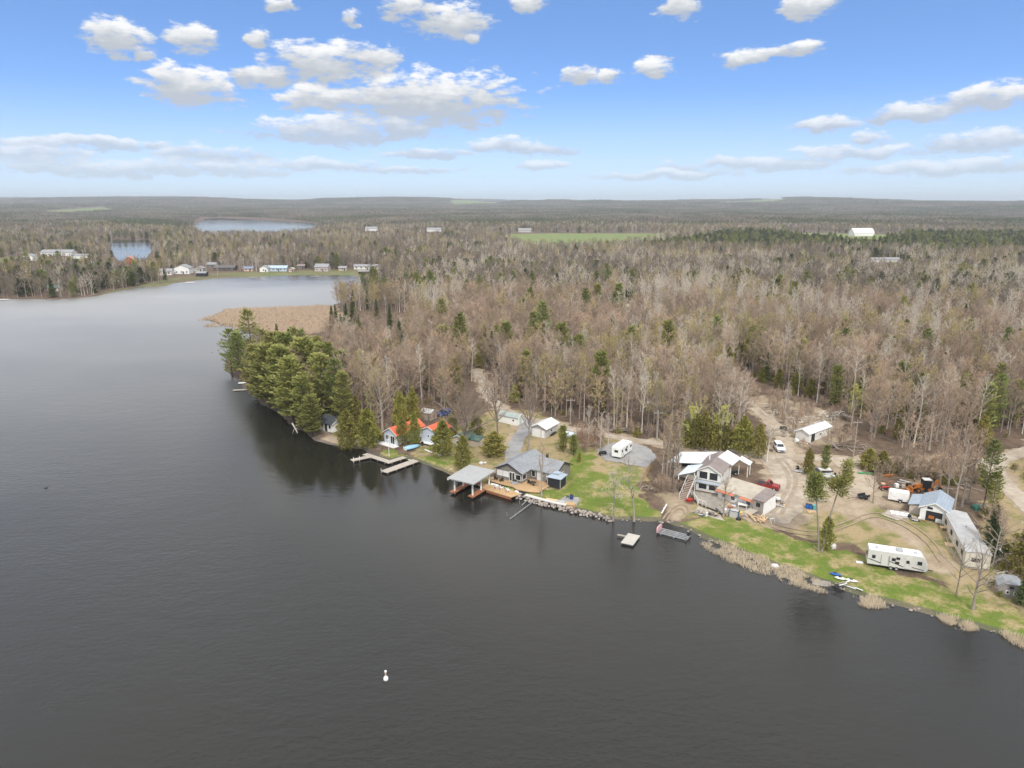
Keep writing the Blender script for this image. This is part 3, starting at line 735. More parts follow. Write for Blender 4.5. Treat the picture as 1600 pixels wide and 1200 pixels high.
# lighter shapes for the wood further off
FAR = {}
FAR['bare'] = [Variant('far_bare%d' % i, gen_bare(210 + i, *a), (bark_grey, twig_far), a[0]) for i, a in enumerate([(12.5, .30, 3.9, 11, 5, 6, .16, 1, 26), (12, .28, 4.2, 11, 5, 6, .16, 1, 24), (14, .36, 3.7, 11, 5, 6, .16, 1, 28)])]
FAR['birch'] = [Variant('far_birch%d' % i, gen_bare(230 + i, *a, sub=1), PM, a[0]) for i, a in enumerate([(14.5, .40, 2.9, 10, 5, 5, .14), (13.5, .36, 3.1, 10, 5, 5, .14)])]
FAR['bud'] = [Variant('far_bud0', gen_bare(250, 15, .3, 3.2, 9, 5, 4, .12, 1, buds=1.2, bud_size=.5), UM, 15)]
FAR['conifer'] = [Variant('far_conifer%d' % i, gen_conifer(270 + i, h, r, .08, k, d, 1.9), (bark_dark, m), h) for i, (h, r, k, m, d) in enumerate([(11, 2.6, 'cedar', needle_cedar, .28), (13, 2.6, 'spruce', needle_spruce, .45), (14, 3.8, 'pine', needle_pine, .4), (11, 3.0, 'cedar', needle_spruce, .28), (13, 3.6, 'pine', needle_spruce, .4)])]

NAMES = {'bare': 'bare_tree', 'birch': 'birch_tree', 'bud': 'budding_tree', 'cedar': 'cedar_tree', 'spruce': 'spruce_tree', 'pine': 'pine_tree', 'red_pine': 'pine_tree'}
LOOK = {'bare': 'leafless grey-brown tree', 'birch': 'pale-barked leafless tree', 'bud': 'tree with yellow-green spring buds', 'cedar': 'olive-green cedar',
        'spruce': 'dark narrow spruce', 'pine': 'green pine with layered boughs', 'red_pine': 'yellow-green pine'}
TREES = []
def tree_at(v, kind, x, y, z, rz, sc, label, group):
    o = bpy.data.objects.new(NAMES[kind], None); col.objects.link(o)
    o.location = (x, y, z - .05); o.rotation_euler = (0, 0, rz); o.scale = sc if isinstance(sc, tuple) else (sc, sc, sc)
    o.empty_display_size = .5
    tag(o, label, 'tree', group)
    link('trunk', v.trunk, o); link('crown', v.crown, o)
    return o

# ---- where the woods stand
OPEN = [poly(p, 1.5) for p in (
   [(575,715),(588,700),(597,668),(640,636),(668,634),(700,640),(735,600),(745,590),(765,590),(775,620),(830,640),(900,662),(1000,684),(1110,692),(1175,690),(1168,645),(1128,622),(1120,598),(1165,585),
    (1220,612),(1300,640),(1345,655),(1360,690),(1440,706),(1530,704),(1552,690),(1640,668),(1900,620),(2000,1400),(1600,1020),(1300,930),(1080,850),(900,815),(700,755)],
   [(475,690),(490,660),(520,655),(560,650),(590,660),(590,705),(520,700)])]
# room round the far houses: pixel, half width, metres in front and behind
HOUSE_CLEAR = [(572,421,16,40,12),(502,424,10,40,12),(433,424,12,40,12),(412,425,6,40,10),(388,424,6,40,10),(350,423,13,35,10),(284,428,9,60,12),(257,430,8,25,10),
   (202,414,10,95,14),(232,424,7,20,10),(88,400,23,150,14),(44,408,8,120,12),(124,404,10,130,12),(82,455,5,14,9),(38,432,6,20,9),(455,425,4,40,8),(1350,369,26,340,24),(820,363,18,200,20),
   (1384,410,16,150,12),(580,361,16,330,20),(678,362,17,330,20),(983,488,5,26,9),(20,448,6,16,9),(112,438,6,22,9),(150,432,6,22,9),(60,424,6,30,9),(178,440,6,20,9),(310,424,6,30,9),(330,418,6,34,9),(15,420,6,40,9),(470,420,5,34,9),(535,423,6,36,9),(730,500,7,20,9),(202,402,26,220,10),(985,495,3,30,0)]
def forest_ok(X, Y, s):
    ok = s > 3
    for P in OPEN: ok &= sdist(P, X, Y) > 0
    for k, (P, w) in ROADW.items(): ok &= dist_poly(P, X, Y, False) > w * .5 + 1.3
    for P in FIELDS: ok &= ~inside(P, X, Y)
    ok &= ~inside(MARSH, X, Y)
    fls = sdist(FARLAWN, X, Y); ok &= (fls > -2) | ((fls > -16) & (vnoise(X * 3.1, Y * 3.1, 91) > .45))
    for px, py, hw, fr_, bk in HOUSE_CLEAR:
        hx, hy = gpz(px, py, 1.5); d = math.hypot(hx, hy); ux, uy = hx / d, hy / d
        al = (X - hx) * ux + (Y - hy) * uy; ac = (X - hx) * uy - (Y - hy) * ux
        ok &= ~((np.abs(ac) < hw) & (al > -fr_) & (al < bk))
    return ok
rng = np.random.default_rng(5)
def jitter(r0, r1, step, half=R(44)):
    n = int(r1 * 2 / step)
    xs = np.arange(-r1 * math.sin(half), r1 * math.sin(half), step); ys = np.arange(r0 * math.cos(half), r1, step)
    X, Y = np.meshgrid(xs, ys); X = X.ravel() + rng.uniform(-.48, .48, X.size) * step; Y = Y.ravel() + rng.uniform(-.48, .48, Y.size) * step
    r = np.hypot(X, Y); k = (r >= r0) & (r < r1) & (np.abs(np.arctan2(X, Y)) < half)
    return X[k], Y[k]
def species(X, Y):
    """share of each kind follows the stands in the photograph"""
    r = np.hypot(X, Y)
    e = vnoise(X / 60, Y / 60, 41) + .5 * vnoise(X / 22, Y / 22, 42); bnoise = vnoise(X / 45, Y / 70, 43) + .5 * vnoise(X / 16, Y / 16, 44); bu = vnoise(X / 40, Y / 40, 45)
    u = rng.uniform(0, 1, len(X))
    pxs = 800 + FPX * X / (Y * math.cos(PITCH) + CAM_H * math.sin(PITCH)); pys = np.array([proj(x, y, 1)[1] for x, y in zip(X, Y)])
    pe = .055 + .40 * sstep(e, .45, .95)
    pe = pe + .10 * ((pxs > 1130) & (pys > 560) & (pys < 720)) + .10 * ((pxs > 1300) & (pys < 470) & (pys > 395))
    plant = (pxs > 960 + (395 - pys) * 8) & (pys > 372) & (pys < 398 - .012 * (1600 - pxs)) & (pxs > 1000)
    pe = np.where(plant, .96, pe)
    pe = pe + .30 * ((pys < 362) & (pys > 335)) * sstep(vnoise(X / 300, Y / 120, 46), -.2, .5)
    pe = pe + .16 * ((pxs < 300) & (pys < 470) & (pys > 370))
    pb = .10 + .60 * sstep(bnoise, .25, .9) + .16 * ((pxs > 950) & (pys > 410))
    pu = .10 + .55 * sstep(bu, .2, .7) + .10 * (pxs < 620) * (pys < 440)
    kk = np.full(len(X), 0)
    kk[u < pe] = 3
    k1 = (u >= pe) & (u < pe + pb * (1 - pe)); kk[k1] = 1
    k2 = (u >= pe + pb * (1 - pe)) & (u < pe + (pb + pu) * (1 - pe)); kk[k2] = 2
    return kk, plant
LAND = [(420, 'on the tip of the wooded point'), (500, 'in the middle of the wooded point'), (560, 'behind the charcoal-roofed cottage'), (620, 'above the shore cedars'), (660, 'behind the red-roofed cottage'), (710, 'behind the dark blue car'),
        (750, 'left of the road bend'), (800, 'right of the road bend'), (840, 'behind the white shed'), (890, 'behind the single garage'), (940, 'behind the covered trailer'), (985, 'behind the white camper'), (1040, 'behind the gravel pad'),
        (1090, 'behind the carport'), (1130, 'left of the clearing track'), (1200, 'at the head of the brush clearing'), (1260, 'behind the felled logs'), (1330, 'behind the white-roofed shed'), (1400, 'above the green kayak'), (1460, 'above the orange backhoe'), (1530, 'above the mobile home'), (1700, 'above the gravel lane')]
def zone_label(px, py, sc):
    size = 'tall ' if sc > .97 else ('short ' if sc < .78 else '')
    w = next(l for x, l in LAND if px < x)
    if py > 655: row = 'front row'
    elif py > 625: row = 'second row'
    elif py > 600: row = 'third row'
    elif py > 570: row = 'middle rows'
    else: row = 'back rows'
    return size, '%s, %s' % (w, row)

def instances(name, sources, X, Y, Z, rz, sc, vi, label):
    me = bpy.data.meshes.new(name); me.vertices.add(len(X)); me.vertices.foreach_set('co', np.stack([X, Y, Z], 1).astype(np.float32).ravel())
    for nm, ty, v in (('rz', 'FLOAT', rz), ('sc', 'FLOAT', sc), ('vi', 'INT', vi)):
        me.attributes.new(nm, ty, 'POINT').data.foreach_set('value', np.asarray(v, np.float32 if ty == 'FLOAT' else np.int32))
    o = link(name, me); tag(o, label, kind='stuff')
    g = bpy.data.node_groups.new(name, 'GeometryNodeTree')
    g.interface.new_socket('Geometry', in_out='INPUT', socket_type='NodeSocketGeometry'); g.interface.new_socket('Geometry', in_out='OUTPUT', socket_type='NodeSocketGeometry')
    gi = g.nodes.new('NodeGroupInput'); go = g.nodes.new('NodeGroupOutput'); ip = g.nodes.new('GeometryNodeInstanceOnPoints'); jn = g.nodes.new('GeometryNodeJoinGeometry')
    for sob in reversed(sources):
        oi = g.nodes.new('GeometryNodeObjectInfo'); oi.inputs['Object'].default_value = sob; oi.inputs['As Instance'].default_value = True
        g.links.new(oi.outputs['Geometry'], jn.inputs[0])
    def attr(nm, ty):
        a = g.nodes.new('GeometryNodeInputNamedAttribute'); a.data_type = ty; a.inputs['Name'].default_value = nm
        return a.outputs[0]
    cx = g.nodes.new('ShaderNodeCombineXYZ'); g.links.new(attr('rz', 'FLOAT'), cx.inputs[2])
    g.links.new(gi.outputs[0], ip.inputs['Points']); g.links.new(jn.outputs[0], ip.inputs['Instance'])
    ip.inputs['Pick Instance'].default_value = True
    g.links.new(attr('vi', 'INT'), ip.inputs['Instance Index'])
    g.links.new(cx.outputs[0], ip.inputs['Rotation']); g.links.new(attr('sc', 'FLOAT'), ip.inputs['Scale'])
    g.links.new(ip.outputs[0], go.inputs[0])
    md = o.modifiers.new('scatter', 'NODES'); md.node_group = g
    return o

def top_limit(px, py, x, y, z):
    """the low scrub before the reed marsh leaves the marsh in view"""
    lim = 520 if 330 < px < 520 else (478 if 520 <= px < 640 else None)
    if lim is None or py > 600 or py < (490 if px >= 520 else 470): return 99
    h = 25.0
    while h > 2 and proj(x, y, z + h)[1] < lim + (px * 7.3 % 14): h -= 1
    return h
MANUAL = []     # filled below by hand-placed trees: (kind, variant, px, py, height, label)
def plant(kind, px, py, h, label, vi=None, wide=1.0):
    v = KIND[kind][(int(px) + int(py)) % len(KIND[kind]) if vi is None else vi]
    p = G(px, py); s = h / v.Ht
    return tree_at(v, kind, p.x, p.y, p.z, (px * 1.7 + py * .9) % 6.28, (s * wide, s * wide, s), label, None)

# near wood: every tree; the largest in view stand as single trees
X1, Y1 = jitter(120, 330, 3.9); X2, Y2 = jitter(330, 720, 5.2); X3, Y3 = jitter(720, 1750, 8.0)
HX = np.concatenate([X1, X2, X3]); HY = np.concatenate([Y1, Y2, Y3])
HS = water_sd(HX, HY); k = forest_ok(HX, HY, HS); HX, HY, HS = HX[k], HY[k], HS[k]
HZ = tz(HX, HY, HS); HK, HP = species(HX, HY)
HR = np.hypot(HX, HY)
pxy = np.array([proj(x, y, z) for x, y, z in zip(HX, HY, HZ)])
inview = (pxy[:, 0] > 15) & (pxy[:, 0] < 1585)
con = ['cedar', 'spruce', 'pine', 'red_pine']
sub = rng.integers(0, 1000, len(HX))
order = np.argsort(HR)
LIMIT = {'bare': 290, 'birch': 200, 'bud': 130, 'cedar': 150, 'spruce': 80, 'pine': 70, 'red_pine': 30}
cnt = {k: 0 for k in LIMIT}
single = np.zeros(len(HX), bool)
fine = rng.uniform(0, 1, len(HX))
for i in order:
    if HR[i] > 480: break
    if not inview[i]: continue
    if HK[i] == 3:
        kd = ['cedar', 'cedar', 'spruce', 'pine', 'cedar', 'spruce', 'red_pine', 'cedar', 'pine', 'spruce'][sub[i] % 10]
        if pxy[i, 1] > 600 and kd in ('pine', 'spruce') and sub[i] % 3: kd = 'cedar'
    else: kd = ['bare', 'birch', 'bud'][HK[i]]
    if cnt[kd] >= LIMIT[kd]: continue
    cnt[kd] += 1; single[i] = True
    v = KIND[kd][sub[i] % len(KIND[kd])]
    sc = .62 + .46 * fine[i] ** .8
    if HK[i] == 3 and pxy[i, 0] > 1130: sc *= .8
    lim = top_limit(*pxy[i], HX[i], HY[i], HZ[i]) / v.Ht
    if lim < .35: continue
    sc = min(sc, lim)
    size, zl = zone_label(pxy[i, 0], pxy[i, 1], sc)
    tree_at(v, kd, HX[i], HY[i], HZ[i], fine[i] * 37 % 6.28, (sc * .96, sc * .96, sc), size + LOOK[kd] + ' ' + zl, NAMES[kd].replace('_', ' ') + 's ' + zl)
nearm = ~single & (HR < 430)
def mass(name, kinds, sel, table, label, smin=.58, smax=1.1):
    w = np.array([i for i in np.nonzero(sel)[0] if top_limit(*pxy[i], HX[i], HY[i], HZ[i]) > 17], int)
    src = [v.source() for k in kinds for v in table[k]]
    if len(w) == 0: return
    f = fine[w]
    instances(name, src, HX[w], HY[w], HZ[w] - .05, f * 91 % 6.28, smin + (smax - smin) * (f * 7 % 1), sub[w] % len(src), label)
mass('bare_wood', ['bare'], nearm & (HK == 0), KIND, 'mass of leafless brown trees of the near wood')
mass('birch_wood', ['birch'], nearm & (HK == 1), KIND, 'pale leafless trees spread through the near wood')
mass('budding_wood', ['bud'], nearm & (HK == 2), KIND, 'yellow-green budding trees spread through the near wood')
mass('evergreen_wood', ['cedar', 'cedar', 'spruce', 'pine'], nearm & (HK == 3), KIND, 'evergreens spread through the near wood')
fm = ~single & (HR >= 430)
mass('distant_bare_wood', ['bare'], fm & (HK == 0), FAR, 'distant brown leafless woodland')
mass('distant_birch_wood', ['birch'], fm & (HK == 1), FAR, 'distant pale leafless woodland')
mass('distant_budding_wood', ['bud'], fm & (HK == 2), FAR, 'distant budding woodland')
mass('distant_evergreen_wood', ['conifer'], fm & (HK == 3), FAR, 'distant dark evergreens')

# wood towards the horizon: stands of coarse crowns
def gen_stand(seed, w, n, ever, hmin, hmax):
    rg = np.random.default_rng(seed); t = TB(); g = TB()
    for i in range(n):
        x, y = rg.uniform(-w / 2, w / 2, 2); h = rg.uniform(hmin, hmax)
        if rg.uniform() < ever:
            m = 12; u = rg.uniform(0, 1, m); a = rg.uniform(0, 6.28, m); r = 2.6 * (1 - u) * rg.uniform(.6, 1.1, m)
            p = np.stack([x + r * np.cos(a), y + r * np.sin(a), h * (.15 + .85 * u)], 1)
            g.leaves(p, unit(rg.normal(0, .6, (m, 3)) + np.array([0, 0, .6])), rg.uniform(2, 4, m), rg.uniform(1, 2, m), rg)
        else:
            m = 14; v = unit(rg.normal(size=(m, 3))); v[:, 2] = np.abs(v[:, 2])
            p = np.array([x, y, h * .55]) + v * np.array([3.4, 3.4, h * .4]) * rg.uniform(.5, 1, m)[:, None]
            t.leaves(p, unit(v + rg.normal(0, .5, (m, 3))), rg.uniform(1.8, 3.4, m), rg.uniform(.7, 1.5, m), rg)
    return t.arr(), g.arr()
stands = []
for i, ev in enumerate((.08, .15, .3, .8, .1)):
    (tv, tf), (gv, gf) = gen_stand(300 + i, 64, 95, ev, 9, 16)
    me = mesh_tris('stand%d' % i, np.concatenate([tv, gv]), np.concatenate([tf, gf + len(tv)]), [twig_far, needle_spruce], np.concatenate([np.zeros(len(tf), int), np.ones(len(gf), int)]))
    stands.append(bpy.data.objects.new('stand_source%d' % i, me))
SX, SY = [], []
for r0, r1, st in ((1700, 4200, 52), (4200, 9800, 82)):
    x, y = jitter(r0, r1, st); SX.append(x); SY.append(y)
SX = np.concatenate(SX); SY = np.concatenate(SY); ss = water_sd(SX, SY)
k = ss > 28
for P in FIELDS: k &= sdist(P, SX, SY) > 25
SX, SY, ss = SX[k], SY[k], ss[k]
sr = np.hypot(SX, SY)
ev = vnoise(SX / 260, SY / 170, 51) + .6 * vnoise(SX / 90, SY / 90, 52)
svi = np.where(ev > .25, 3, np.where(ev > -.2, 2, np.where(ev < -.7, 4, rng.integers(0, 2, len(SX)))))
openf = vnoise(SX / 500, SY / 260, 55) > .72
k = ~(openf & (sr > 2500)); SX, SY, ss, svi, sr = SX[k], SY[k], ss[k], svi[k], sr[k]
instances('horizon_wood', stands, SX, SY, tz(SX, SY, ss) - .3, rng.uniform(0, 6.28, len(SX)), np.where(sr > 4200, 1.45, 1.0) * rng.uniform(.85, 1.15, len(SX)), svi, 'hazy woodland rolling to the horizon')
print('trees', len(HX), cnt, 'stands', len(SX))

# ------------------------------------------------------------------ building kit
class Frame:
    def __init__(s, o, ang=0.0):
        s.o = Vector(o); s.a = ang; s.c = math.cos(R(ang)); s.s = math.sin(R(ang))
    def p(s, x, y, z): return Vector((s.o.x + x * s.c - y * s.s, s.o.y + x * s.s + y * s.c, s.o.z + z))
    def sub(s, x, y, z=0, da=0): return Frame(s.p(x, y, z), s.a + da)
class MB:
    def __init__(s, fr=None): s.V = []; s.F = []; s.fr = fr or Frame((0, 0, 0))
    def v(s, pts):
        n = len(s.V); s.V += [s.fr.p(*q) for q in pts]; return n
    def box(s, x0, x1, y0, y1, z0, z1):
        n = s.v([(x0,y0,z0),(x1,y0,z0),(x1,y1,z0),(x0,y1,z0),(x0,y0,z1),(x1,y0,z1),(x1,y1,z1),(x0,y1,z1)])
        s.F += [[n+i for i in f] for f in ((3,2,1,0),(4,5,6,7),(0,1,5,4),(1,2,6,5),(2,3,7,6),(3,0,4,7))]; return s
    def ext(s, prof, a0, a1, axis='y'):
        """profile extruded: axis y takes (x,z) points, axis x takes (y,z), axis z takes (x,y)"""
        f = {'y': lambda q, a: (q[0], a, q[1]), 'x': lambda q, a: (a, q[0], q[1]), 'z': lambda q, a: (q[0], q[1], a)}[axis]
        k = len(prof); n = s.v([f(q, a0) for q in prof] + [f(q, a1) for q in prof])
        s.F += [[n + i for i in range(k)][::-1], [n + k + i for i in range(k)]] + [[n+i, n+(i+1) % k, n+k+(i+1) % k, n+k+i] for i in range(k)]; return s
    def slab(s, pts, th):
        k = len(pts); n = s.v(pts); s.v([(a, b, c - th) for a, b, c in pts])
        s.F += [[n+i for i in range(k)], [n+k+i for i in range(k)][::-1]] + [[n+i, n+k+i, n+k+(i+1) % k, n+(i+1) % k] for i in range(k)]; return s
    def cyl(s, c, r, h, axis='z', n=12, r2=None):
        r2 = r if r2 is None else r2; pr = []
        for (rad, t) in ((r, 0), (r2, h)):
            for i in range(n):
                a = 2 * math.pi * i / n; u, w = rad * math.cos(a), rad * math.sin(a)
                pr.append({'z': (c[0]+u, c[1]+w, c[2]+t), 'y': (c[0]+u, c[1]+t, c[2]+w), 'x': (c[0]+t, c[1]+u, c[2]+w)}[axis])
        k = s.v(pr)
        s.F += [[k+i for i in range(n)][::-1], [k+n+i for i in range(n)]] + [[k+i, k+(i+1) % n, k+n+(i+1) % n, k+n+i] for i in range(n)]; return s
    def bar(s, a, b, w, h=None):
        h = w if h is None else h
        a = s.fr.p(*a); b = s.fr.p(*b); d = (b - a).normalized(); ref = Vector((0, 0, 1)) if abs(d.z) < .9 else Vector((1, 0, 0))
        u = d.cross(ref).normalized() * w / 2; v = d.cross(u).normalized() * h / 2; n = len(s.V)
        for q in (a, b): s.V += [q-u-v, q+u-v, q+u+v, q-u+v]
        s.F += [[n+i for i in f] for f in ((3,2,1,0),(4,5,6,7),(0,1,5,4),(1,2,6,5),(2,3,7,6),(3,0,4,7))]; return s
    def tube(s, P, r, k=6):
        t = TB(); t.tube([tuple(s.fr.p(*q)) for q in P], np.full(len(P), r) if np.ndim(r) == 0 else r, k); V, F = t.arr(); n = len(s.V)
        s.V += [Vector(q) for q in V]; s.F += [[n+i for i in f] for f in F.tolist()]; return s
    def blob(s, c, r, seed=0, nu=9, nv=6, rough=.25):
        rg = random.Random(seed); n = len(s.V)
        for j in range(nv + 1):
            ph = math.pi * j / nv
            for i in range(nu):
                a = 2 * math.pi * i / nu; q = 1 + rg.uniform(-rough, rough)
                s.V.append(s.fr.p(c[0] + r[0]*q*math.sin(ph)*math.cos(a), c[1] + r[1]*q*math.sin(ph)*math.sin(a), c[2] + r[2]*q*math.cos(ph)))
        for j in range(nv):
            for i in range(nu):
                s.F.append([n+j*nu+i, n+(j+1)*nu+i, n+(j+1)*nu+(i+1) % nu, n+j*nu+(i+1) % nu])
        return s
    def loft(s, rings):
        k = len(rings[0]); n = len(s.V)
        for r in rings: s.v(r)
        for j in range(len(rings) - 1):
            for i in range(k): s.F.append([n+j*k+i, n+j*k+(i+1) % k, n+(j+1)*k+(i+1) % k, n+(j+1)*k+i])
        s.F.append([n+i for i in range(k)][::-1]); s.F.append([n+(len(rings)-1)*k+i for i in range(k)]); return s
def thing(name, label, cat, o, group=None):
    e = bpy.data.objects.new(name, None); col.objects.link(e); e.location = o; e.empty_display_size = .5
    return tag(e, label, cat, group)
def part(t, name, mb, m, parent=None, kind=None, label=None, smooth=False):
    O = Vector(t.location)
    me = bpy.data.meshes.new(name); me.from_pydata([q - O for q in mb.V], [], mb.F); me.materials.append(m)
    if smooth: me.polygons.foreach_set('use_smooth', np.ones(len(me.polygons), bool))
    me.update()
    o = link(name, me, parent or t)
    if kind: o['kind'] = kind
    if label: o['label'] = label
    return o
def copy_tree(o, parent=None):
    c = o.copy(); col.objects.link(c); c.parent = parent
    for ch in list(o.children): copy_tree(ch, c)
    return c

# paints and boards
white = mat('white_paint', (.80, .80, .78), (.72, .72, .70), .6, 1.5)
offwhite = mat('off_white_siding', (.74, .73, .69), (.62, .60, .56), .7, 1.2)
cream = mat('cream_siding', (.66, .61, .52), (.55, .50, .42), .75, 1.2)
blue_grey = mat('blue_grey_siding', (.56, .62, .70), (.48, .54, .62), .7, 1.5)
grey_siding = mat('grey_brown_siding', (.23, .215, .195), (.18, .17, .155), .8, 2)
light_grey = mat('light_grey_siding', (.50, .49, .47), (.42, .41, .39), .75, 2)
tan_siding = mat('tan_siding', (.50, .43, .36), (.42, .355, .295), .8, 2)
dark = mat('dark_shadowy_metal', (.035, .035, .038), (.025, .025, .027), .6, 3)
rubber = mat('rubber', (.03, .03, .03), None, .85, 3)
grey_roof = mat('grey_shingle', (.27, .285, .30), (.215, .225, .24), .85, .9, bump=.4, bscale=14)
green_roof = mat('green_shingle', (.10, .185, .16), (.075, .14, .12), .85, .9, bump=.4, bscale=14)
brown_roof = mat('brown_shingle', (.265, .22, .205), (.21, .175, .165), .85, .9, bump=.4, bscale=14)
tan_roof = mat('worn_tan_roll_roofing', (.46, .41, .34), (.36, .315, .255), .9, .5, bump=.3, bscale=8)
grey_weathered = mat('weathered_boards', (.36, .325, .28), (.26, .235, .20), .9, 1.4, bump=.3)
red_roof = ribbed('red_metal_roof', (.68, .135, .055), (.58, .105, .045), .6, .5, 0, R(-32))
white_metal = ribbed('white_metal_roof', (.74, .76, .78), (.64, .66, .68), .5, .4, .1, R(-32))
pale_metal = ribbed('pale_metal_roof', (.62, .68, .72), (.50, .57, .62), .5, .4, .2, R(-32))
blue_metal = ribbed('blue_grey_metal_roof', (.40, .46, .53), (.33, .39, .46), .5, .4, .2, R(-38))
shelter_roof = ribbed('grey_metal_roof', (.40, .405, .40), (.35, .355, .35), .35, .5, .1, R(-31))
dock_grey = ribbed('grey_dock_boards', (.45, .40, .345), (.36, .315, .265), .30, .9, 0, R(51), .4)
deck_tan = ribbed('cedar_deck_boards', (.50, .33, .175), (.41, .265, .14), .30, .75, 0, R(-33), .4)
deck_red = ribbed('red_stained_boards', (.36, .145, .07), (.28, .11, .055), .30, .8, 0, R(57), .4)
lumber = mat('fresh_lumber', (.66, .47, .29), (.54, .36, .21), .8, 3)
stone = mat('pale_stone', (.36, .315, .275), (.25, .215, .19), .9, 1.6, obj_rand=.3)
boulder_m = mat('white_boulder', (.62, .60, .57), (.46, .44, .42), .9, 1.5)
blue_plastic = mat('blue_plastic', (.03, .13, .42), (.025, .10, .33), .4, 2)
red_paint = mat('red_paint', (.48, .04, .03), (.38, .03, .025), .4, 2)
orange_paint = mat('orange_paint', (.48, .17, .035), (.36, .12, .025), .5, 2)
yellow_paint = mat('yellow_paint', (.70, .48, .06), (.58, .38, .05), .5, 2)
sky_hull = mat('light_blue_hull', (.30, .52, .68), (.25, .44, .58), .45, 2)
green_plastic = mat('green_plastic', (.05, .30, .10), (.04, .24, .08), .5, 2)
pink_panel = mat('faded_pink_panel', (.62, .38, .40), (.52, .30, .32), .6, 2)
grey_paint = mat('grey_paint', (.40, .41, .42), (.33, .34, .35), .5, 2)
alu = mat('dull_aluminium', (.52, .53, .54), (.43, .44, .45), .4, 2, metallic=.5)
blue_car_m = mat('dark_blue_paint', (.05, .08, .22), (.04, .065, .18), .3, 2)
gl = glass()

def fr_at(px, py, ang): return Frame(G(px, py), ang)
def window(t, fr, x, z, w, h, fm=None, parent=None, bars=1, name='window', pane=None):
    """frame standing proud of the wall plane y = 0, pane set back inside it"""
    fm = fm or white; b = .09
    m = MB(fr); m.box(x, x+w, -.07, .03, z, z+b); m.box(x, x+w, -.07, .03, z+h-b, z+h); m.box(x, x+b, -.07, .03, z+b, z+h-b); m.box(x+w-b, x+w, -.07, .03, z+b, z+h-b)
    for i in range(1, bars + 0): m.box(x+w*i/bars-.04, x+w*i/bars+.04, -.065, .03, z+b, z+h-b)
    o = part(t, name, m, fm, parent)
    part(t, 'pane', MB(fr).box(x+b, x+w-b, -.03, .02, z+b, z+h-b), pane or gl, o)
    return o
def door(t, fr, x, z, w, h, m, handle=True, parent=None, name='door'):
    o = part(t, name, MB(fr).box(x, x+w, -.06, .03, z, z+h), m, parent)
    if handle: part(t, 'handle', MB(fr).box(x+w-.16, x+w-.08, -.12, -.06, z+h*.45, z+h*.45+.12), dark, o)
    return o
def gable(t, fr, Lx, Wy, hw, hr, wm, rm, ridge='y', over=.4, th=.16, z0=-.6, wall='wall', roof='roof', fascia=None, side_ov=None):
    so = over if side_ov is None else side_ov
    if ridge == 'y':
        part(t, wall, MB(fr).ext([(0, z0), (Lx, z0), (Lx, hw), (Lx/2, hr), (0, hw)], 0, Wy, 'y'), wm)
        k = (hr - hw) / (Lx / 2); e = hw - k * over + .03; r = hr + .03
        m = MB(fr)
        m.ext([(-over, e), (Lx/2, r), (Lx/2, r+th), (-over, e+th)], -so, Wy+so, 'y'); m.ext([(Lx/2, r), (Lx+over, e), (Lx+over, e+th), (Lx/2, r+th)], -so, Wy+so, 'y')
    else:
        part(t, wall, MB(fr).ext([(0, z0), (Wy, z0), (Wy, hw), (Wy/2, hr), (0, hw)], 0, Lx, 'x'), wm)
        k = (hr - hw) / (Wy / 2); e = hw - k * over + .03; r = hr + .03
        m = MB(fr)
        m.ext([(-over, e), (Wy/2, r), (Wy/2, r+th), (-over, e+th)], -so, Lx+so, 'x'); m.ext([(Wy/2, r), (Wy+over, e), (Wy+over, e+th), (Wy/2, r+th)], -so, Lx+so, 'x')
    o = part(t, roof, m, rm)
    if fascia:
        f = MB(fr)
        if ridge == 'y':
            for yy in (-so - .04, Wy + so):
                f.ext([(-over, e-.06), (Lx/2, r-.06), (Lx/2, r+th*.9), (-over, e+th*.9)], yy, yy+.04, 'y'); f.ext([(Lx/2, r-.06), (Lx+over, e-.06), (Lx+over, e+th*.9), (Lx/2, r+th*.9)], yy, yy+.04, 'y')
        else:
            for xx in (-so - .04, Lx + so):
                f.ext([(-over, e-.06), (Wy/2, r-.06), (Wy/2, r+th*.9), (-over, e+th*.9)], xx, xx+.04, 'x'); f.ext([(Wy/2, r-.06), (Wy+over, e-.06), (Wy+over, e+th*.9), (Wy/2, r+th*.9)], xx, xx+.04, 'x')
        part(t, 'fascia', f, fascia, o)
    return o
def faces(fr, Lx, Wy):
    return {'f': fr, 'r': fr.sub(Lx, 0, 0, 90), 'b': fr.sub(Lx, Wy, 0, 180), 'l': fr.sub(0, Wy, 0, -90)}
def wheel(t, fr, x, y, r, w=.22, parent=None, rim=None):
    o = part(t, 'wheel', MB(fr).cyl((x, y, r), r, w, 'y', 14), rubber, parent)
    part(t, 'rim', MB(fr).cyl((x, y - .02, r), r * .55, w + .04, 'y', 10), rim or alu, o)
    return o

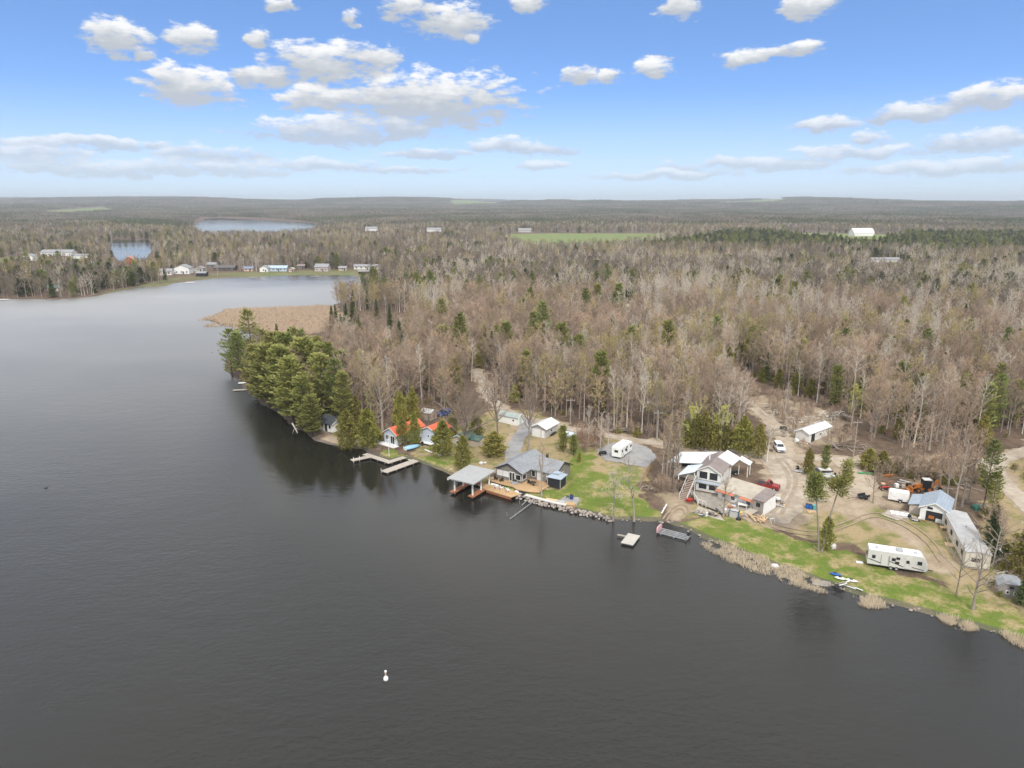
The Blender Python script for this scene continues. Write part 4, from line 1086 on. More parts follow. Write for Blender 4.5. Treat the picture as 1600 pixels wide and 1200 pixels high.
# ================================================================== grey cottage
o = gpz(771.4, 725, 4.2); gz = zat(*o); fr = Frame((o[0], o[1], gz), -33)
t = thing('grey_cottage', 'grey cottage with grey shingle roof and cedar deck facing the lake', 'house', fr.o)
wing = fr.sub(.35, .5)
gable(t, wing, 6.6, 10.6, 2.75, 4.35, grey_siding, grey_roof, 'y', .42, fascia=dark)
main = fr.sub(4.0, 4.3)
gable(t, main, 9.2, 6.8, 2.75, 4.38, grey_siding, grey_roof, 'x', .42, fascia=dark)
bl = mat('pale_blind', (.72, .71, .70), (.66, .65, .64), .7, 2)
window(t, wing, .25, 1.15, 1.45, 1.25, pane=bl); window(t, wing, 1.85, 1.15, 1.45, 1.25, pane=bl)
d1 = door(t, wing, 3.45, .35, 1.5, 2.2, white, False, name='patio_door')
part(t, 'pane', MB(wing).box(3.58, 4.13, -.075, -.02, .5, 2.4), gl, d1); part(t, 'pane', MB(wing).box(4.27, 4.82, -.075, -.02, .5, 2.4), gl, d1)
window(t, wing, 5.1, .95, 1.4, 1.3)
rw = faces(wing, 6.6, 10.6)['r']
window(t, rw, .3, .95, 1.6, 1.3)
mf = main
window(t, mf, 3.2, .9, 1.0, 1.5); door(t, mf, 4.6, .35, .95, 2.1, white)
window(t, mf, 7.0, 1.0, 1.7, 1.2); window(t, faces(main, 9.2, 6.8)['r'], 2.6, 1.0, 1.2, 1.1)
lf = faces(wing, 6.6, 10.6)['l']
window(t, lf, 3.0, 1.0, 1.2, 1.1)
part(t, 'chimney', MB(fr).box(8.3, 8.75, 8.6, 9.05, 3.3, 5.0), dark)
# its deck
t = thing('cedar_deck', 'orange cedar deck wrapped round the front of the grey cottage', 'deck', fr.p(3, -1, 0))
part(t, 'platform', MB(fr).ext([(-.6,-1.7),(3.5,-2.0),(6.2,-1.9),(7.6,-2.6),(10.6,-2.4),(12.6,-1.4),(12.6,4.28),(7.0,4.28),(6.97,.48),(-.6,.48)], .20, .36, 'z'), deck_tan)
m = MB(fr)
for x, y in ((-.3,-1.5),(3,-1.7),(6,-1.7),(8.5,-2.2),(11.5,-1.6),(12.3,1.5)): m.box(x-.08, x+.08, y-.08, y+.08, -.6, .2)
part(t, 'footing', m, grey_weathered)
for k, (x, lab) in enumerate(((2.0, 'white garden steps below the patio doors of the grey cottage'), (8.6, 'white garden steps under the thin bare tree at the cedar deck'))):
    s = thing('garden_steps', lab, 'steps', fr.p(x, -2.7, 0))
    for i in range(3): part(s, 'step', MB(fr).box(x-.9, x+.9, -2.35-.35*(i+1)-(.6 if k else 0), -2.35-.35*i-(.6 if k else 0), -.4, .22-.11*i), white)
# curved white edging
t = MB(); pts = [G(a, b2) for a, b2 in ((784,752),(794,757),(808,760),(822,758),(836,760),(848,762),(856,765))]
t.tube([(q.x, q.y, q.z + .06) for q in pts], .09, 5)
e = part(thing('garden_edging', 'curved white stone edging along the lawn below the cedar deck', 'edging', pts[0]), 'curb', t, white)

# outdoor chairs: built once in local coordinates, then copied
def make_chair(name, label, m, lounger=False, group=None, cat='chair'):
    e = thing(name, label, cat, (0, 0, 0), group)
    part(e, 'seat', MB().ext([(-.3, .36), (.3, .30), (.3, .36), (-.3, .42)], -.32, .32, 'x'), m)
    part(e, 'backrest', MB().ext([(.26, .30), (.34, .30), (.62, 1.02), (.54, 1.04)], -.30, .30, 'x'), m)
    for s_ in (-1, 1):
        part(e, 'armrest', MB().box(s_*.40-.08, s_*.40+.08, -.36, .34, .56, .61), m)
        part(e, 'leg', MB().box(s_*.36-.05, s_*.36+.05, -.32, -.24, 0, .56), m); part(e, 'leg', MB().box(s_*.36-.05, s_*.36+.05, .22, .30, 0, .56), m)
    return e
ch_w = make_chair('garden_chair', 'white slatted garden chair nearest the boat shelter on the lake platform', white)
ch_d = make_chair('patio_chair', 'dark patio armchair left of the grey cottage doors', dark)
def set_chair(src, first, p, rz, label):
    c = src if first else copy_tree(src)
    c.location = p; c.rotation_euler = (0, 0, R(rz)); c['label'] = label
o = gpz(760, 765, .8); pf = Frame((o[0], o[1], .0), -37)
t = thing('lake_platform', 'cedar platform over the water beside the boat shelter', 'deck', pf.o)
part(t, 'platform', MB(pf).ext([(-3.2, 1.0), (-.2, 0), (6.6, 0), (7.2, 2.6), (4.6, 3.0), (-.2, 2.6), (-3.0, 2.4)], .62, .80, 'z'), deck_tan)
part(t, 'skirt', MB(pf).box(-.1, 6.5, .06, .12, .1, .6), deck_red)
for x in (.2, 3.2, 6.3):
    for y in (.3, 2.3): part(t, 'post', MB(pf).cyl((x, y, -2.5), .1, 3.1), grey_weathered)
set_chair(ch_w, True, pf.p(1.0, 1.9, .80), 150, 'white slatted garden chair nearest the boat shelter on the lake platform')
set_chair(ch_w, False, pf.p(2.4, 2.0, .80), 140, 'middle one of the three white garden chairs on the lake platform')
set_chair(ch_w, False, pf.p(4.3, 1.9, .80), 120, 'white slatted garden chair farthest from the boat shelter on the lake platform')
set_chair(ch_d, True, fr.p(1.0, -.6, .36), 160, 'dark patio armchair under the blinds at the left of the cedar deck')
set_chair(ch_d, False, fr.p(2.5, -.7, .36), 200, 'dark patio armchair beside the patio doors of the grey cottage')
set_chair(ch_d, False, fr.p(8.4, 1.6, .36), 150, 'dark patio armchair in the inner corner of the cedar deck')
t = thing('patio_table', 'dark round patio table in the corner of the cedar deck', 'table', fr.p(9.6, 1.2, .36))
part(t, 'tabletop', MB(fr).cyl((9.6, 1.2, 1.02), .6, .05, 'z', 16), dark); part(t, 'leg', MB(fr).cyl((9.6, 1.2, .36), .07, .66), dark); part(t, 'foot', MB(fr).cyl((9.6, 1.2, .36), .3, .05), dark)
t = thing('barbecue', 'grey barbecue below the corner window of the grey cottage', 'barbecue', fr.p(5.8, -.6, .36))
part(t, 'cabinet', MB(fr).box(5.3, 6.5, -.85, -.35, .36, 1.1), grey_paint); part(t, 'lid', MB(fr).ext([(-.85, 1.12), (-.35, 1.12), (-.35, 1.3), (-.5, 1.45), (-.7, 1.45), (-.85, 1.3)], 5.45, 6.35, 'x'), dark)
part(t, 'shelf', MB(fr).box(5.0, 5.29, -.8, -.4, 1.02, 1.07), grey_paint)
# gazebo with dark netting
gz_ = fr_at(866, 762, -28)
t = thing('gazebo', 'blue-grey roofed gazebo with dark netting beside the cedar deck', 'gazebo', gz_.o)
for x in (-1.5, 1.5):
    for y in (-.2, 2.8): part(t, 'post', MB(gz_).box(x-.07, x+.07, y-.07, y+.07, -.3, 2.3), alu)
nett = mat('dark_netting', (.02, .022, .025), (.03, .032, .035), .9, 3)
for a, bq in (((-1.43, -.2), (1.43, -.2)), ((1.5, -.13), (1.5, 2.73)), ((-1.5, -.13), (-1.5, 2.73)), ((-1.43, 2.8), (1.43, 2.8))): part(t, 'net_curtain', MB(gz_).bar((*a, 1.05), (*bq, 1.05), .05, 2.0), nett)
m = MB(gz_); m.loft([[(-1.8,-.5,2.25),(1.8,-.5,2.25),(1.8,3.1,2.25),(-1.8,3.1,2.25)], [(-1.8,-.5,2.35),(1.8,-.5,2.35),(1.8,3.1,2.35),(-1.8,3.1,2.35)], [(-.6,.7,2.95),(.6,.7,2.95),(.6,1.9,2.95),(-.6,1.9,2.95)]])
part(t, 'roof', m, blue_metal)
m = MB(gz_); m.loft([[(-.8,.5,3.05),(.8,.5,3.05),(.8,2.1,3.05),(-.8,2.1,3.05)], [(-.05,1.25,3.4),(.05,1.25,3.4),(.05,1.35,3.4),(-.05,1.35,3.4)]]); part(t, 'roof_vent', m, blue_metal)

# ================================================================== boat shelter
o = gpz(708, 769, .3); sf = Frame((o[0], o[1], 0), -31)
t = thing('boat_shelter', 'open boat shelter with flat grey roof on white posts', 'boat shelter', sf.o)
for y in (.2, 3.4, 6.6):
    for x in (.3, 4.9): part(t, 'post', MB(sf).box(x-.13, x+.13, y-.13, y+.13, -2.5, 3.55), white)
part(t, 'roof', MB(sf).slab([(-.8,-1.0,3.75),(6.0,-1.0,3.75),(6.0,7.4,4.0),(-.8,7.4,4.0)], .22), shelter_roof)
m = MB(sf)
for x in (.3, 4.9): m.box(x-.09, x+.09, -.8, 7.2, 3.3, 3.5)
part(t, 'beam', m, white)
part(t, 'floodlight', MB(sf).box(-.6, -.35, -1.2, -1.02, 3.35, 3.55), white)
for x0, x1 in ((-.45, .95), (4.2, 5.6)): part(t, 'dock_walk', MB(sf).box(x0, x1, -.6, 7.2, .42, .62), deck_red)
part(t, 'dock_walk', MB(sf).box(.96, 4.19, 6.2, 7.3, .40, .60), deck_red)

# ================================================================== seawall
sw = [G(a, b2) for a, b2 in ((803,771),(825,778),(855,786),(885,793),(912,799),(932,803),(955,809))]
t = thing('stone_seawall', 'pale stone seawall along the lawn of the grey cottage', 'seawall', sw[0])
m = MB(); c = MB()
sp = resample([(q.x, q.y) for q in sw], .5)
rg = random.Random(3)
for i, (x, y) in enumerate(sp):
    for k in range(3): m.blob((x + rg.uniform(-.5, .5) - .25, y + rg.uniform(-.5, .5) - .6 + .25*k, .10 + .22 * k), (rg.uniform(.2, .42), rg.uniform(.2, .4), rg.uniform(.16, .3)), i*7+k, 7, 4)
part(t, 'stones', m, stone, kind='stuff')
for i in range(0, len(sp) - 14, 6):
    a, b2 = sp[i], sp[min(i+6, len(sp)-1)]
    if 2 < i < len(sp) * .45: part(t, 'cap_slab', c.__class__().bar((a[0], a[1]+.35, .82), (b2[0], b2[1]+.35, .82), .95, .16), white if False else mat('pale_concrete', (.60, .57, .53), (.48, .45, .41), .9, 1.3))
# frames of a pulled-out ramp lying in the water
t = thing('aluminium_dock_ramp', 'thin pale dock frame lying in the water off the seawall', 'dock frame', G(826, 784))
rp = [gpz(a, b2, .15) for a, b2 in ((836,783),(797,811),(826,781),(815,790))]
part(t, 'rail', MB().bar((*rp[0], .35), (*rp[1], .2), .09), alu); part(t, 'rail', MB().bar((*rp[2], .35), (*rp[3], .2), .09), alu)
for a, b2 in ((792,805),(805,806),(812,786)):
    q = gpz(a, b2, .1); part(t, 'stake', MB().bar((*q, -1), (*q, .75), .06), alu)
for nm, px, py, w, d, h, m_, lab in (('wooden_box', 862, 783, 2.4, .9, .55, lumber, 'long tan wooden box on the seawall beside the dock frame'), ('storage_box', 877, 786, 1.5, 1.0, .6, alu, 'grey storage box on the seawall'), ('wooden_box', 891, 789, 2.1, 1.3, .6, deck_tan, 'orange wooden crate at the end of the seawall below the gravel patio')):
    f = fr_at(px, py, -20); t = thing(nm, lab, 'box', f.o)
    part(t, 'body', MB(f).box(-w/2, w/2, -d/2, d/2, -.1, h), m_); part(t, 'lid', MB(f).box(-w/2-.05, w/2+.05, -d/2-.05, d/2+.05, h, h+.08), m_)
f = fr_at(893, 780, 10); t = thing('blue_barrel', 'dark blue barrel standing on the gravel patio', 'barrel', f.o)
part(t, 'body', MB(f).loft([[(r*math.cos(a*.628), r*math.sin(a*.628), z) for a in range(10)] for r, z in ((.36, 0), (.42, .3), (.42, .65), (.36, .95))]), mat('navy_plastic', (.03, .06, .18), None, .5, 2)); part(t, 'lid', MB(f).cyl((0, 0, .95), .33, .06), dark)
f = fr_at(887, 778, 0); t = thing('camp_stool', 'small dark stool on the gravel patio beside the barrel', 'stool', f.o)
part(t, 'seat', MB(f).box(-.25, .25, -.25, .25, .4, .46), dark)
for x in (-.2, .2):
    for y in (-.2, .2): part(t, 'leg', MB(f).box(x-.03, x+.03, y-.03, y+.03, -.02, .4), dark)
f = fr_at(815, 772, -25); t = thing('garden_bench', 'dark bench on the seawall beside the lake platform', 'bench', f.o)
part(t, 'seat', MB(f).box(-.8, .8, -.25, .25, .4, .47), dark); part(t, 'backrest', MB(f).box(-.8, .8, .22, .28, .55, .95), dark)
for x in (-.7, .7): part(t, 'leg', MB(f).box(x-.05, x+.05, -.25, .28, -.05, .4), dark)
for i, (px, py, lab) in enumerate(((752,725,'larger white boulder on the lawn left of the grey cottage'),(758,724,'smaller white boulder on the lawn left of the grey cottage'),(1298,856,'big white boulder under the leaning yard pines'),(1211,884,'round white boulder among the shore reeds'),(705,733,'small pale stone at the water edge left of the boat shelter'))):
    p = G(px, py); r = (.55, .38, .85, .62, .25)[i]
    t = MB(); t.blob((p.x, p.y, p.z + r*.35), (r*1.1, r*.9, r*.75), 40+i, 12, 8, .12); tag(part(thing('boulder', lab, 'boulder', p), 'rock', t, boulder_m, smooth=True), None)

# ================================================================== white shed, garage, driveway things
f = Frame(G(779, 659), -33)
t = thing('white_shed', 'long low white shed with grey-green roof beside the gravel road', 'shed', f.o)
gable(t, f, 6.3, 2.9, 2.0, 2.75, white, mat('grey_green_roof', (.33, .38, .36), (.27, .31, .30), .8, 1.0), 'x', .2, fascia=white)
door(t, faces(f, 6.3, 2.9)['r'], .9, 0, 1.0, 1.8, mat('pale_green_door', (.50, .64, .55), None, .6, 2)); window(t, f, 4.5, .9, .8, .6)
f = Frame(G(830, 681), -31)
t = thing('single_garage', 'grey single garage with white roof at the top of the driveway', 'garage', f.o)
gable(t, f, 4.3, 6.6, 2.5, 3.45, light_grey, white_metal, 'y', .4, fascia=light_grey)
gd = part(t, 'garage_door', MB(f).box(.35, 2.75, -.07, .03, 0, 2.1), white)
for i in range(4): part(t, 'panel', MB(f).box(.42, 2.68, -.10, -.065, .06+.51*i, .50+.51*i), white, gd)
door(t, f, 3.05, 0, .9, 2.0, white)
window(t, faces(f, 4.3, 6.6)['r'], 2.4, 1.0, 1.1, .8)
rf_ = faces(f, 4.3, 6.6)['r']
t = thing('overturned_canoe', 'dark canoe leaning on the side of the single garage', 'canoe', rf_.p(3, -.6, 0))
m = MB(rf_); m.loft([[(x, -.55 + w*math.cos(a*.785)*.5, .55 + w*math.sin(a*.785)) for a in range(8)] for x, w in ((1.2, .03), (2.0, .28), (3.2, .38), (4.4, .28), (5.2, .03))]); part(t, 'hull', m, dark)
f = fr_at(893, 684, -25)
t = thing('covered_trailer', 'pale blue tarped utility trailer among the young trees by the road', 'trailer', f.o)
part(t, 'bed', MB(f).box(-1.6, 1.6, -.9, .9, .45, .7), grey_paint); part(t, 'tarp', MB(f).ext([(-.95, .7), (.95, .7), (.95, 1.15), (.4, 1.5), (-.4, 1.5), (-.95, 1.15)], -1.65, 1.65, 'x'), mat('pale_blue_tarp', (.55, .62, .70), (.46, .53, .62), .6, 2))
for y in (-1.05, .85): wheel(t, f, 0, y, .33, .2)

# ================================================================== white-blue cottage with red roof
f = Frame(G(601, 691), -38)
t = thing('red_roofed_cottage', 'pale blue cottage with bright red metal roof behind cedars', 'house', f.o)
gable(t, f, 4.6, 9.6, 2.9, 4.3, blue_grey, red_roof, 'y', .38, fascia=white)
window(t, f, .5, 1.0, 1.2, 1.3, bars=2); d1 = door(t, f, 2.3, .15, 1.6, 2.2, white, False, name='patio_door')
part(t, 'pane', MB(f).box(2.42, 3.05, -.075, -.02, .3, 2.2), gl, d1); part(t, 'pane', MB(f).box(3.15, 3.78, -.075, -.02, .3, 2.2), gl, d1)
w2 = Frame(Vector((-23.2, 172.6, f.o.z)), -32)
gable(t, w2, 4.8, 6.0, 3.6, 4.7, blue_grey, red_roof, 'y', .4, fascia=white)
window(t, w2, 2.0, 1.9, .7, .7); window(t, faces(w2, 4.8, 6)['r'], 2.0, 1.3, 1.1, 1.0); window(t, faces(f, 4.6, 9.6)['r'], 2.2, 1.0, 1.2, 1.1)
part(t, 'porch', MB(f).box(-.6, 5.4, -1.9, -.02, -.5, .12), white)
part(t, 'porch_step', MB(f).box(1.8, 3.6, -2.4, -1.92, -.5, -.12), white)
m = MB(f)
for x in (-.5, .9, 4.0, 5.3): m.box(x-.05, x+.05, -1.88, -1.78, .12, .85)
m.box(-.5, .9, -1.86, -1.8, .8, .88); m.box(4.0, 5.3, -1.86, -1.8, .8, .88); part(t, 'railing', m, white)
part(t, 'side_deck', MB(w2).box(.4, 4.2, -1.3, -.03, .55, .7), white); 
f2 = Frame(G(657, 655), -30); t = thing('grey_roofed_shed', 'small tan shed with pale grey roof behind the red-roofed cottage', 'shed', f2.o)
gable(t, f2, 3.4, 3.2, 2.1, 2.8, tan_siding, mat('pale_grey_roof', (.56, .57, .55), (.48, .49, .47), .8, 1.2), 'x', .25); door(t, faces(f2, 3.4, 3.2)['r'], 1.0, 0, .9, 1.8, tan_siding)
f3 = Frame(G(707, 697), -33); t = thing('green_roofed_shed', 'tan shed with green shingle roof half hidden by cedars', 'shed', f3.o)
gable(t, f3, 3.6, 5.4, 2.3, 3.2, tan_siding, green_roof, 'y', .35, fascia=white); window(t, f3, 1.2, .9, .9, .8); door(t, faces(f3, 3.6, 5.4)['r'], 2.2, 0, .95, 1.9, tan_siding)
f4 = f3.sub(3.7, 2.2); gable(t, f4, 3.0, 3.0, 2.0, 2.7, tan_siding, green_roof, 'x', .25, wall='annex_wall', roof='annex_roof')
f5 = Frame(G(500, 671), -35); t = thing('dark_roofed_cottage', 'small white cottage with charcoal roof under the pines on the point', 'house', f5.o)
gable(t, f5, 5.0, 5.0, 2.4, 3.6, white, mat('charcoal_shingle', (.075, .085, .095), (.055, .062, .07), .85, 1), 'x', .4, fascia=white); window(t, f5, .5, .9, 1.1, 1.1); door(t, f5, 2.1, 0, .95, 2.0, dark); window(t, f5, 3.5, .9, 1.1, 1.1)
# flagpole
p = G(608, 712); t = thing('flagpole', 'thin white flagpole on the lawn by the grey dock', 'flagpole', p)
part(t, 'pole', MB().cyl((p.x, p.y, p.z - .2), .07, 4.6, 'z', 8, .05), white); part(t, 'ball', MB().blob((p.x, p.y, p.z + 4.5), (.11, .11, .11), 1, 8, 6, 0), white)
# upturned boat on its trailer
bf = Frame(G(633, 704), 38)
t = thing('light_blue_boat', 'light blue upturned boat in front of the red-roofed cottage', 'boat', bf.o)
m = MB(bf)
m.loft([[(x, w*math.cos(math.pi*i/8), .35 + h*math.sin(math.pi*i/8)) for i in range(9)] for x, w, h in ((0, .80, .62), (.8, .95, .72), (2.2, .95, .70), (3.4, .62, .55), (4.2, .08, .35))]); part(t, 'hull', m, sky_hull, smooth=True)
part(t, 'transom', MB(bf).box(-.08, -.02, -.75, .75, .1, .85), white)
for y in (-.5, .5): part(t, 'trestle', MB(bf).bar((1.0, y, -.1), (1.0, y, .5), .12), grey_weathered)
t = thing('outboard_motor', 'black outboard motor at the bow end of the light blue boat', 'motor', bf.p(5.0, .1, 0))
part(t, 'cowl', MB(bf).loft([[(5.0+sx*.28*k, .1+sy*.22*k, z) for sx, sy in ((-1,-1),(1,-1),(1,1),(-1,1))] for k, z in ((.8, .75), (1, .85), (1, 1.15), (.6, 1.3))]), dark); part(t, 'shaft', MB(bf).box(4.93, 5.07, .03, .17, .0, .75), dark); part(t, 'stand', MB(bf).box(4.7, 5.3, -.2, .4, -.1, .05), grey_weathered)
# docks
def dock(name, label, pts, w, m, z=.55, posts=True, th=.14):
    """pts: world xy path; one deck part per run, posts below"""
    t = thing(name, label, 'dock', (pts[0][0], pts[0][1], 0))
    for i, (a, b2) in enumerate(zip(pts[:-1], pts[1:])):
        a = Vector((*a, 0)); b2 = Vector((*b2, 0)); ln = (b2 - a).length; f = Frame(a, math.degrees(math.atan2(b2.y - a.y, b2.x - a.x)))
        part(t, 'deck', MB(f).box(-.02 - (w/2 if i else 0), ln + .0, -w/2, w/2, z - th + .004*i, z + .004*i), m)
        if posts:
            for s_ in np.arange(.3, ln, 2.6):
                for y in (-w/2+.08, w/2-.08): part(t, 'post', MB(f).cyl((s_, y, -2.2), .08, z + 2.2 - th, 'z', 8), grey_weathered)
    return t
d = [gpz(a, b2, .55) for a, b2 in ((570,709),(608,721.5),(632,714))]
t = dock('grey_dock', 'angled grey board dock in front of the flagpole', d, 1.5, dock_grey)
a, b2 = gpz(551, 718.5, .55), gpz(584, 711.5, .55); f = Frame((*a, 0), math.degrees(math.atan2(b2[1]-a[1], b2[0]-a[0]))); ln = math.dist(a, b2)
part(t, 'deck', MB(f).box(-.3, ln-.3, -.75, .75, .395, .538), dock_grey)
for x in (0, 1.5): part(t, 'mooring_post', MB(f).cyl((x, -.6, -2), .07, 3.4, 'z', 8), white)
a, b2 = gpz(600, 737, .5), gpz(650, 719, .5)
t = dock('straight_grey_dock', 'straight grey board dock nearest the lawn of the red-roofed cottage', [a, b2], 2.1, dock_grey, .5)
f = Frame((*a, 0), 51); part(t, 'mooring_post', MB(f).cyl((.1, 1.1, -2), .06, 3.0, 'z', 8), white)
a = gpz(640, 714, .9); f = Frame((*a, zat(*a)), 48); t = thing('white_board_stack', 'white boards lying on the shore between the two grey docks', 'boards', f.o)
for k in range(3): part(t, 'board', MB(f).box(0, 2.2, -.8+.55*k, -.4+.55*k, .05, .15), white)
a, b2 = gpz(364, 609.5, .5), gpz(388, 608, .5); dock('small_grey_dock', 'small grey dock off the tip of the wooded point', [a, b2], 1.2, dock_grey, .5)
f = Frame((*gpz(380, 599, .2), .05), 20); t = thing('white_rowboat', 'small white rowboat moored beside the dock at the wooded point', 'boat', f.o)
m = MB(f); m.loft([[(x, w*math.cos(math.pi*(1+i/6)), .42 + h*math.sin(math.pi*(1+i/6))) for i in range(7)] for x, w, h in ((-1.6, .62, .42), (-.5, .72, .45), (.8, .6, .42), (1.7, .06, .1))]); part(t, 'hull', m, white); part(t, 'seat', MB(f).box(-.2, .15, -.62, .62, .30, .36), grey_weathered)
t = thing('fallen_trunk', 'pale fallen tree trunk at the water edge of the wooded point', 'trunk', G(462, 668))
q = [gpz(a, b2, .3) for a, b2 in ((457,664),(461,670),(465,676))]; part(t, 'trunk', MB().tube([(*q[0], .8), (*q[1], .5), (*q[2], .2)], np.array([.22, .18, .1])), bark_pale)
for a, b2 in ((457,677),(468,672)): w_ = gpz(a, b2, .2); part(t, 'branch', MB().tube([(*q[1], .5), ((q[1][0]+w_[0])/2, (q[1][1]+w_[1])/2, .45), (*w_, .1)], np.array([.1, .07, .03])), bark_pale)
# low retaining edge and steps on that lawn
q = [G(a, b2) for a, b2 in ((664,703),(676,708),(690,712))]; t = thing('retaining_edge', 'white retaining edge on the lawn left of the green-roofed shed', 'edging', q[0])
part(t, 'curb', MB().tube([(v.x, v.y, v.z+.1) for v in q], .16, 5), white)

# ================================================================== big lake house
def PZ(px, py, z): return (*gpz(px, py, z), z)
hf = Frame(G(1087, 765), -30)
t = thing('lake_house', 'two-storey house with brown shingle gable, big windows and long tan-roofed wing', 'house', hf.o)
gable(t, hf, 5.0, 9.8, 4.5, 5.9, offwhite, brown_roof, 'y', .35, fascia=white)
for x in (.5, 2.65):
    window(t, hf, x, 2.75, 1.85, 1.75); window(t, hf, x, .45, 1.85, 1.3)
part(t, 'balcony_band', MB(hf).box(-.1, 5.6, -.45, -.08, 1.95, 2.6), blue_grey)
part(t, 'balcony_rail', MB(hf).box(-.1, 5.6, -.5, -.40, 2.62, 2.70), grey_weathered)
window(t, faces(hf, 5, 9.8)['r'], 1.2, 3.2, 1.2, 1.0); window(t, faces(hf, 5, 9.8)['l'], 5, 3.2, 1.2, 1.0)
p_ = hf.p(1.2, 5.2, 0); part(t, 'chimney', MB().cyl((p_.x, p_.y, p_.z + 4.6), .16, 2.2, 'z', 10), white)
# long low wing
A, B = PZ(1121, 757, 4.0), PZ(1181, 776, 4.0); ang = math.degrees(math.atan2(B[1]-A[1], B[0]-A[0])); wl = math.dist(A[:2], B[:2])
wf = Frame((A[0], A[1], hf.o.z), ang)
part(t, 'wing_wall', MB(wf).box(0.1, wl-.1, .35, 6.0, -.6, 2.15), offwhite)
part(t, 'wing_roof', MB(wf).slab([(-.2,-.1,2.35),(wl+.1,-.1,2.35),(wl+.1,6.3,3.0),(-.2,6.3,3.0)], .16), tan_roof)
for x0, x1 in ((-.1, wl*.47), (wl*.62, wl)): part(t, 'awning', MB(wf).slab([(x0,-.62,2.02),(x1,-.62,2.02),(x1,-.12,2.26),(x0,-.12,2.26)], .06), mat('faded_red_metal', (.56, .16, .085), (.45, .19, .10), .6, 1))
for x in (1.0, 3.0, 6.4): window(t, wf.sub(0, .35), x, .7, 1.0, .9)
door(t, wf.sub(0, .35), 4.7, 0, .95, 1.95, white)
# tall end block
ef = Frame((wf.p(wl-.1, -.1, 0)), ang)
part(t, 'end_wall', MB(ef).box(.05, 2.2, -.6, 4.2, -.6, 3.0), mat('weathered_grey_siding', (.36, .33, .30), (.25, .23, .21), .9, 1.0))
part(t, 'end_siding', MB(ef).box(2.2, 2.26, -.6, 4.2, -.6, 2.98), white)
part(t, 'end_roof', MB(ef).slab([(-.15,-.8,3.0),(2.45,-.8,3.0),(2.45,4.4,3.75),(-.15,4.4,3.75)], .14), brown_roof)
window(t, ef.sub(0, -.6), .7, 1.6, .8, .8, dark)
# veranda roof and upper deck on the left
part(t, 'veranda_roof', MB().slab([PZ(1059,742,5.0), PZ(1086,737,5.3), PZ(1099,725,5.9), PZ(1075,727,5.5)], .1), pale_metal)
ud = [PZ(1053,741,3.9)[:2], PZ(1086,750,3.9)[:2], PZ(1094,741,3.9)[:2], PZ(1064,733,3.9)[:2]]
m = MB(); m.ext(ud, 3.75, 3.9, 'z'); part(t, 'upper_deck', m, grey_weathered)
for k in range(2):
    a, b2 = ud[(0, 0)[k]], ud[(1, 3)[k]]
    part(t, 'deck_railing', MB().bar((*a, 4.35), (*b2, 4.35), .06, .8), grey_weathered)
for q in ud[:2] + [ud[3]]: part(t, 'deck_post', MB().bar((q[0], q[1], hf.o.z - .4), (q[0], q[1], 3.75), .22), light_grey)
for q in (PZ(1060,742,5.0), PZ(1085,739,5.2)): part(t, 'veranda_post', MB().bar((q[0]+.1, q[1]+.2, 3.9), (q[0]+.1, q[1]+.2, q[2]-.1), .14), white)
part(t, 'underdeck_shade', MB().bar((ud[3][0], ud[3][1], 2.6), (ud[2][0]-.4, ud[2][1], 2.6), .15, 2.3), dark)  # dark panel stands in for the shade under the upper deck
# stair
a = Vector(PZ(1081, 748, 3.9)); b2 = G(1067, 781); sd_ = (b2 - a); sd_.z = 0; sdn = sd_.normalized(); sx = Vector((-sdn.y, sdn.x, 0))
st = part(t, 'stair_stringer', (lambda m: (m.bar(tuple(a - sx*.75 - Vector((0,0,.2))), tuple(b2 - sx*.75), .1, .3), m.bar(tuple(a + sx*.75 - Vector((0,0,.2))), tuple(b2 + sx*.75), .1, .3), m)[-1])(MB()), grey_weathered)
for k in range(13):
    q = a.lerp(b2, (k + .5) / 13); part(t, 'tread', MB().bar(tuple(q - sx*.7), tuple(q + sx*.7), .34, .05), mat('pinkish_treads', (.48, .37, .31), (.40, .30, .25), .9, 2), st)
for s_ in (-.85, .85): part(t, 'handrail', MB().bar(tuple(a + sx*s_ + Vector((0,0,.9))), tuple(b2 + sx*s_ + Vector((0,0,.9))), .08), offwhite, st)
for s_ in (-.85, .85):
    for k in (0, .33, .66, 1): q = a.lerp(b2, k) + sx*s_; part(t, 'baluster', MB().bar(tuple(q - Vector((0,0,.1))), tuple(q + Vector((0,0,.9))), .08), offwhite, st)

# metal-roofed carport behind
t = thing('metal_carport', 'open carport with long white metal roof behind the big house', 'carport', G(1070, 735))
part(t, 'roof', MB().slab([PZ(1060.5,722.6,4.7), PZ(1100,724,4.7), PZ(1131,706,5.7), PZ(1082,706,5.7)], .12), white_metal)
part(t, 'translucent_roof', MB().slab([PZ(1042,722,4.68), PZ(1060,722.6,4.68), PZ(1081.5,706,5.68), PZ(1064,706,5.68)], .1), pale_metal)
for px, py, z in ((1046,722,4.55),(1062,723,4.55),(1080,723,4.55),(1097,724,4.55),(1066,707,5.5),(1096,707,5.5),(1127,707,5.5)):
    q = PZ(px, py, z); part(t, 'post', MB().bar((q[0]+.1, q[1]+.15, zat(q[0], q[1]) - .3), (q[0]+.1, q[1]+.15, z), .16), grey_weathered)
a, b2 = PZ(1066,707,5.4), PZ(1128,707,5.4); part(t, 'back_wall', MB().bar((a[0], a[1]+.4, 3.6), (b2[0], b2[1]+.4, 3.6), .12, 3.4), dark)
t = thing('white_gable_carport', 'steep white metal roof on posts right of the brown gable', 'carport', G(1150, 738))
rf = part(t, 'roof', MB().slab([PZ(1122,713.5,6.9), PZ(1144.5,727,5.2), PZ(1158,715.5,5.2), PZ(1137,703,6.9)], .14), white_metal)
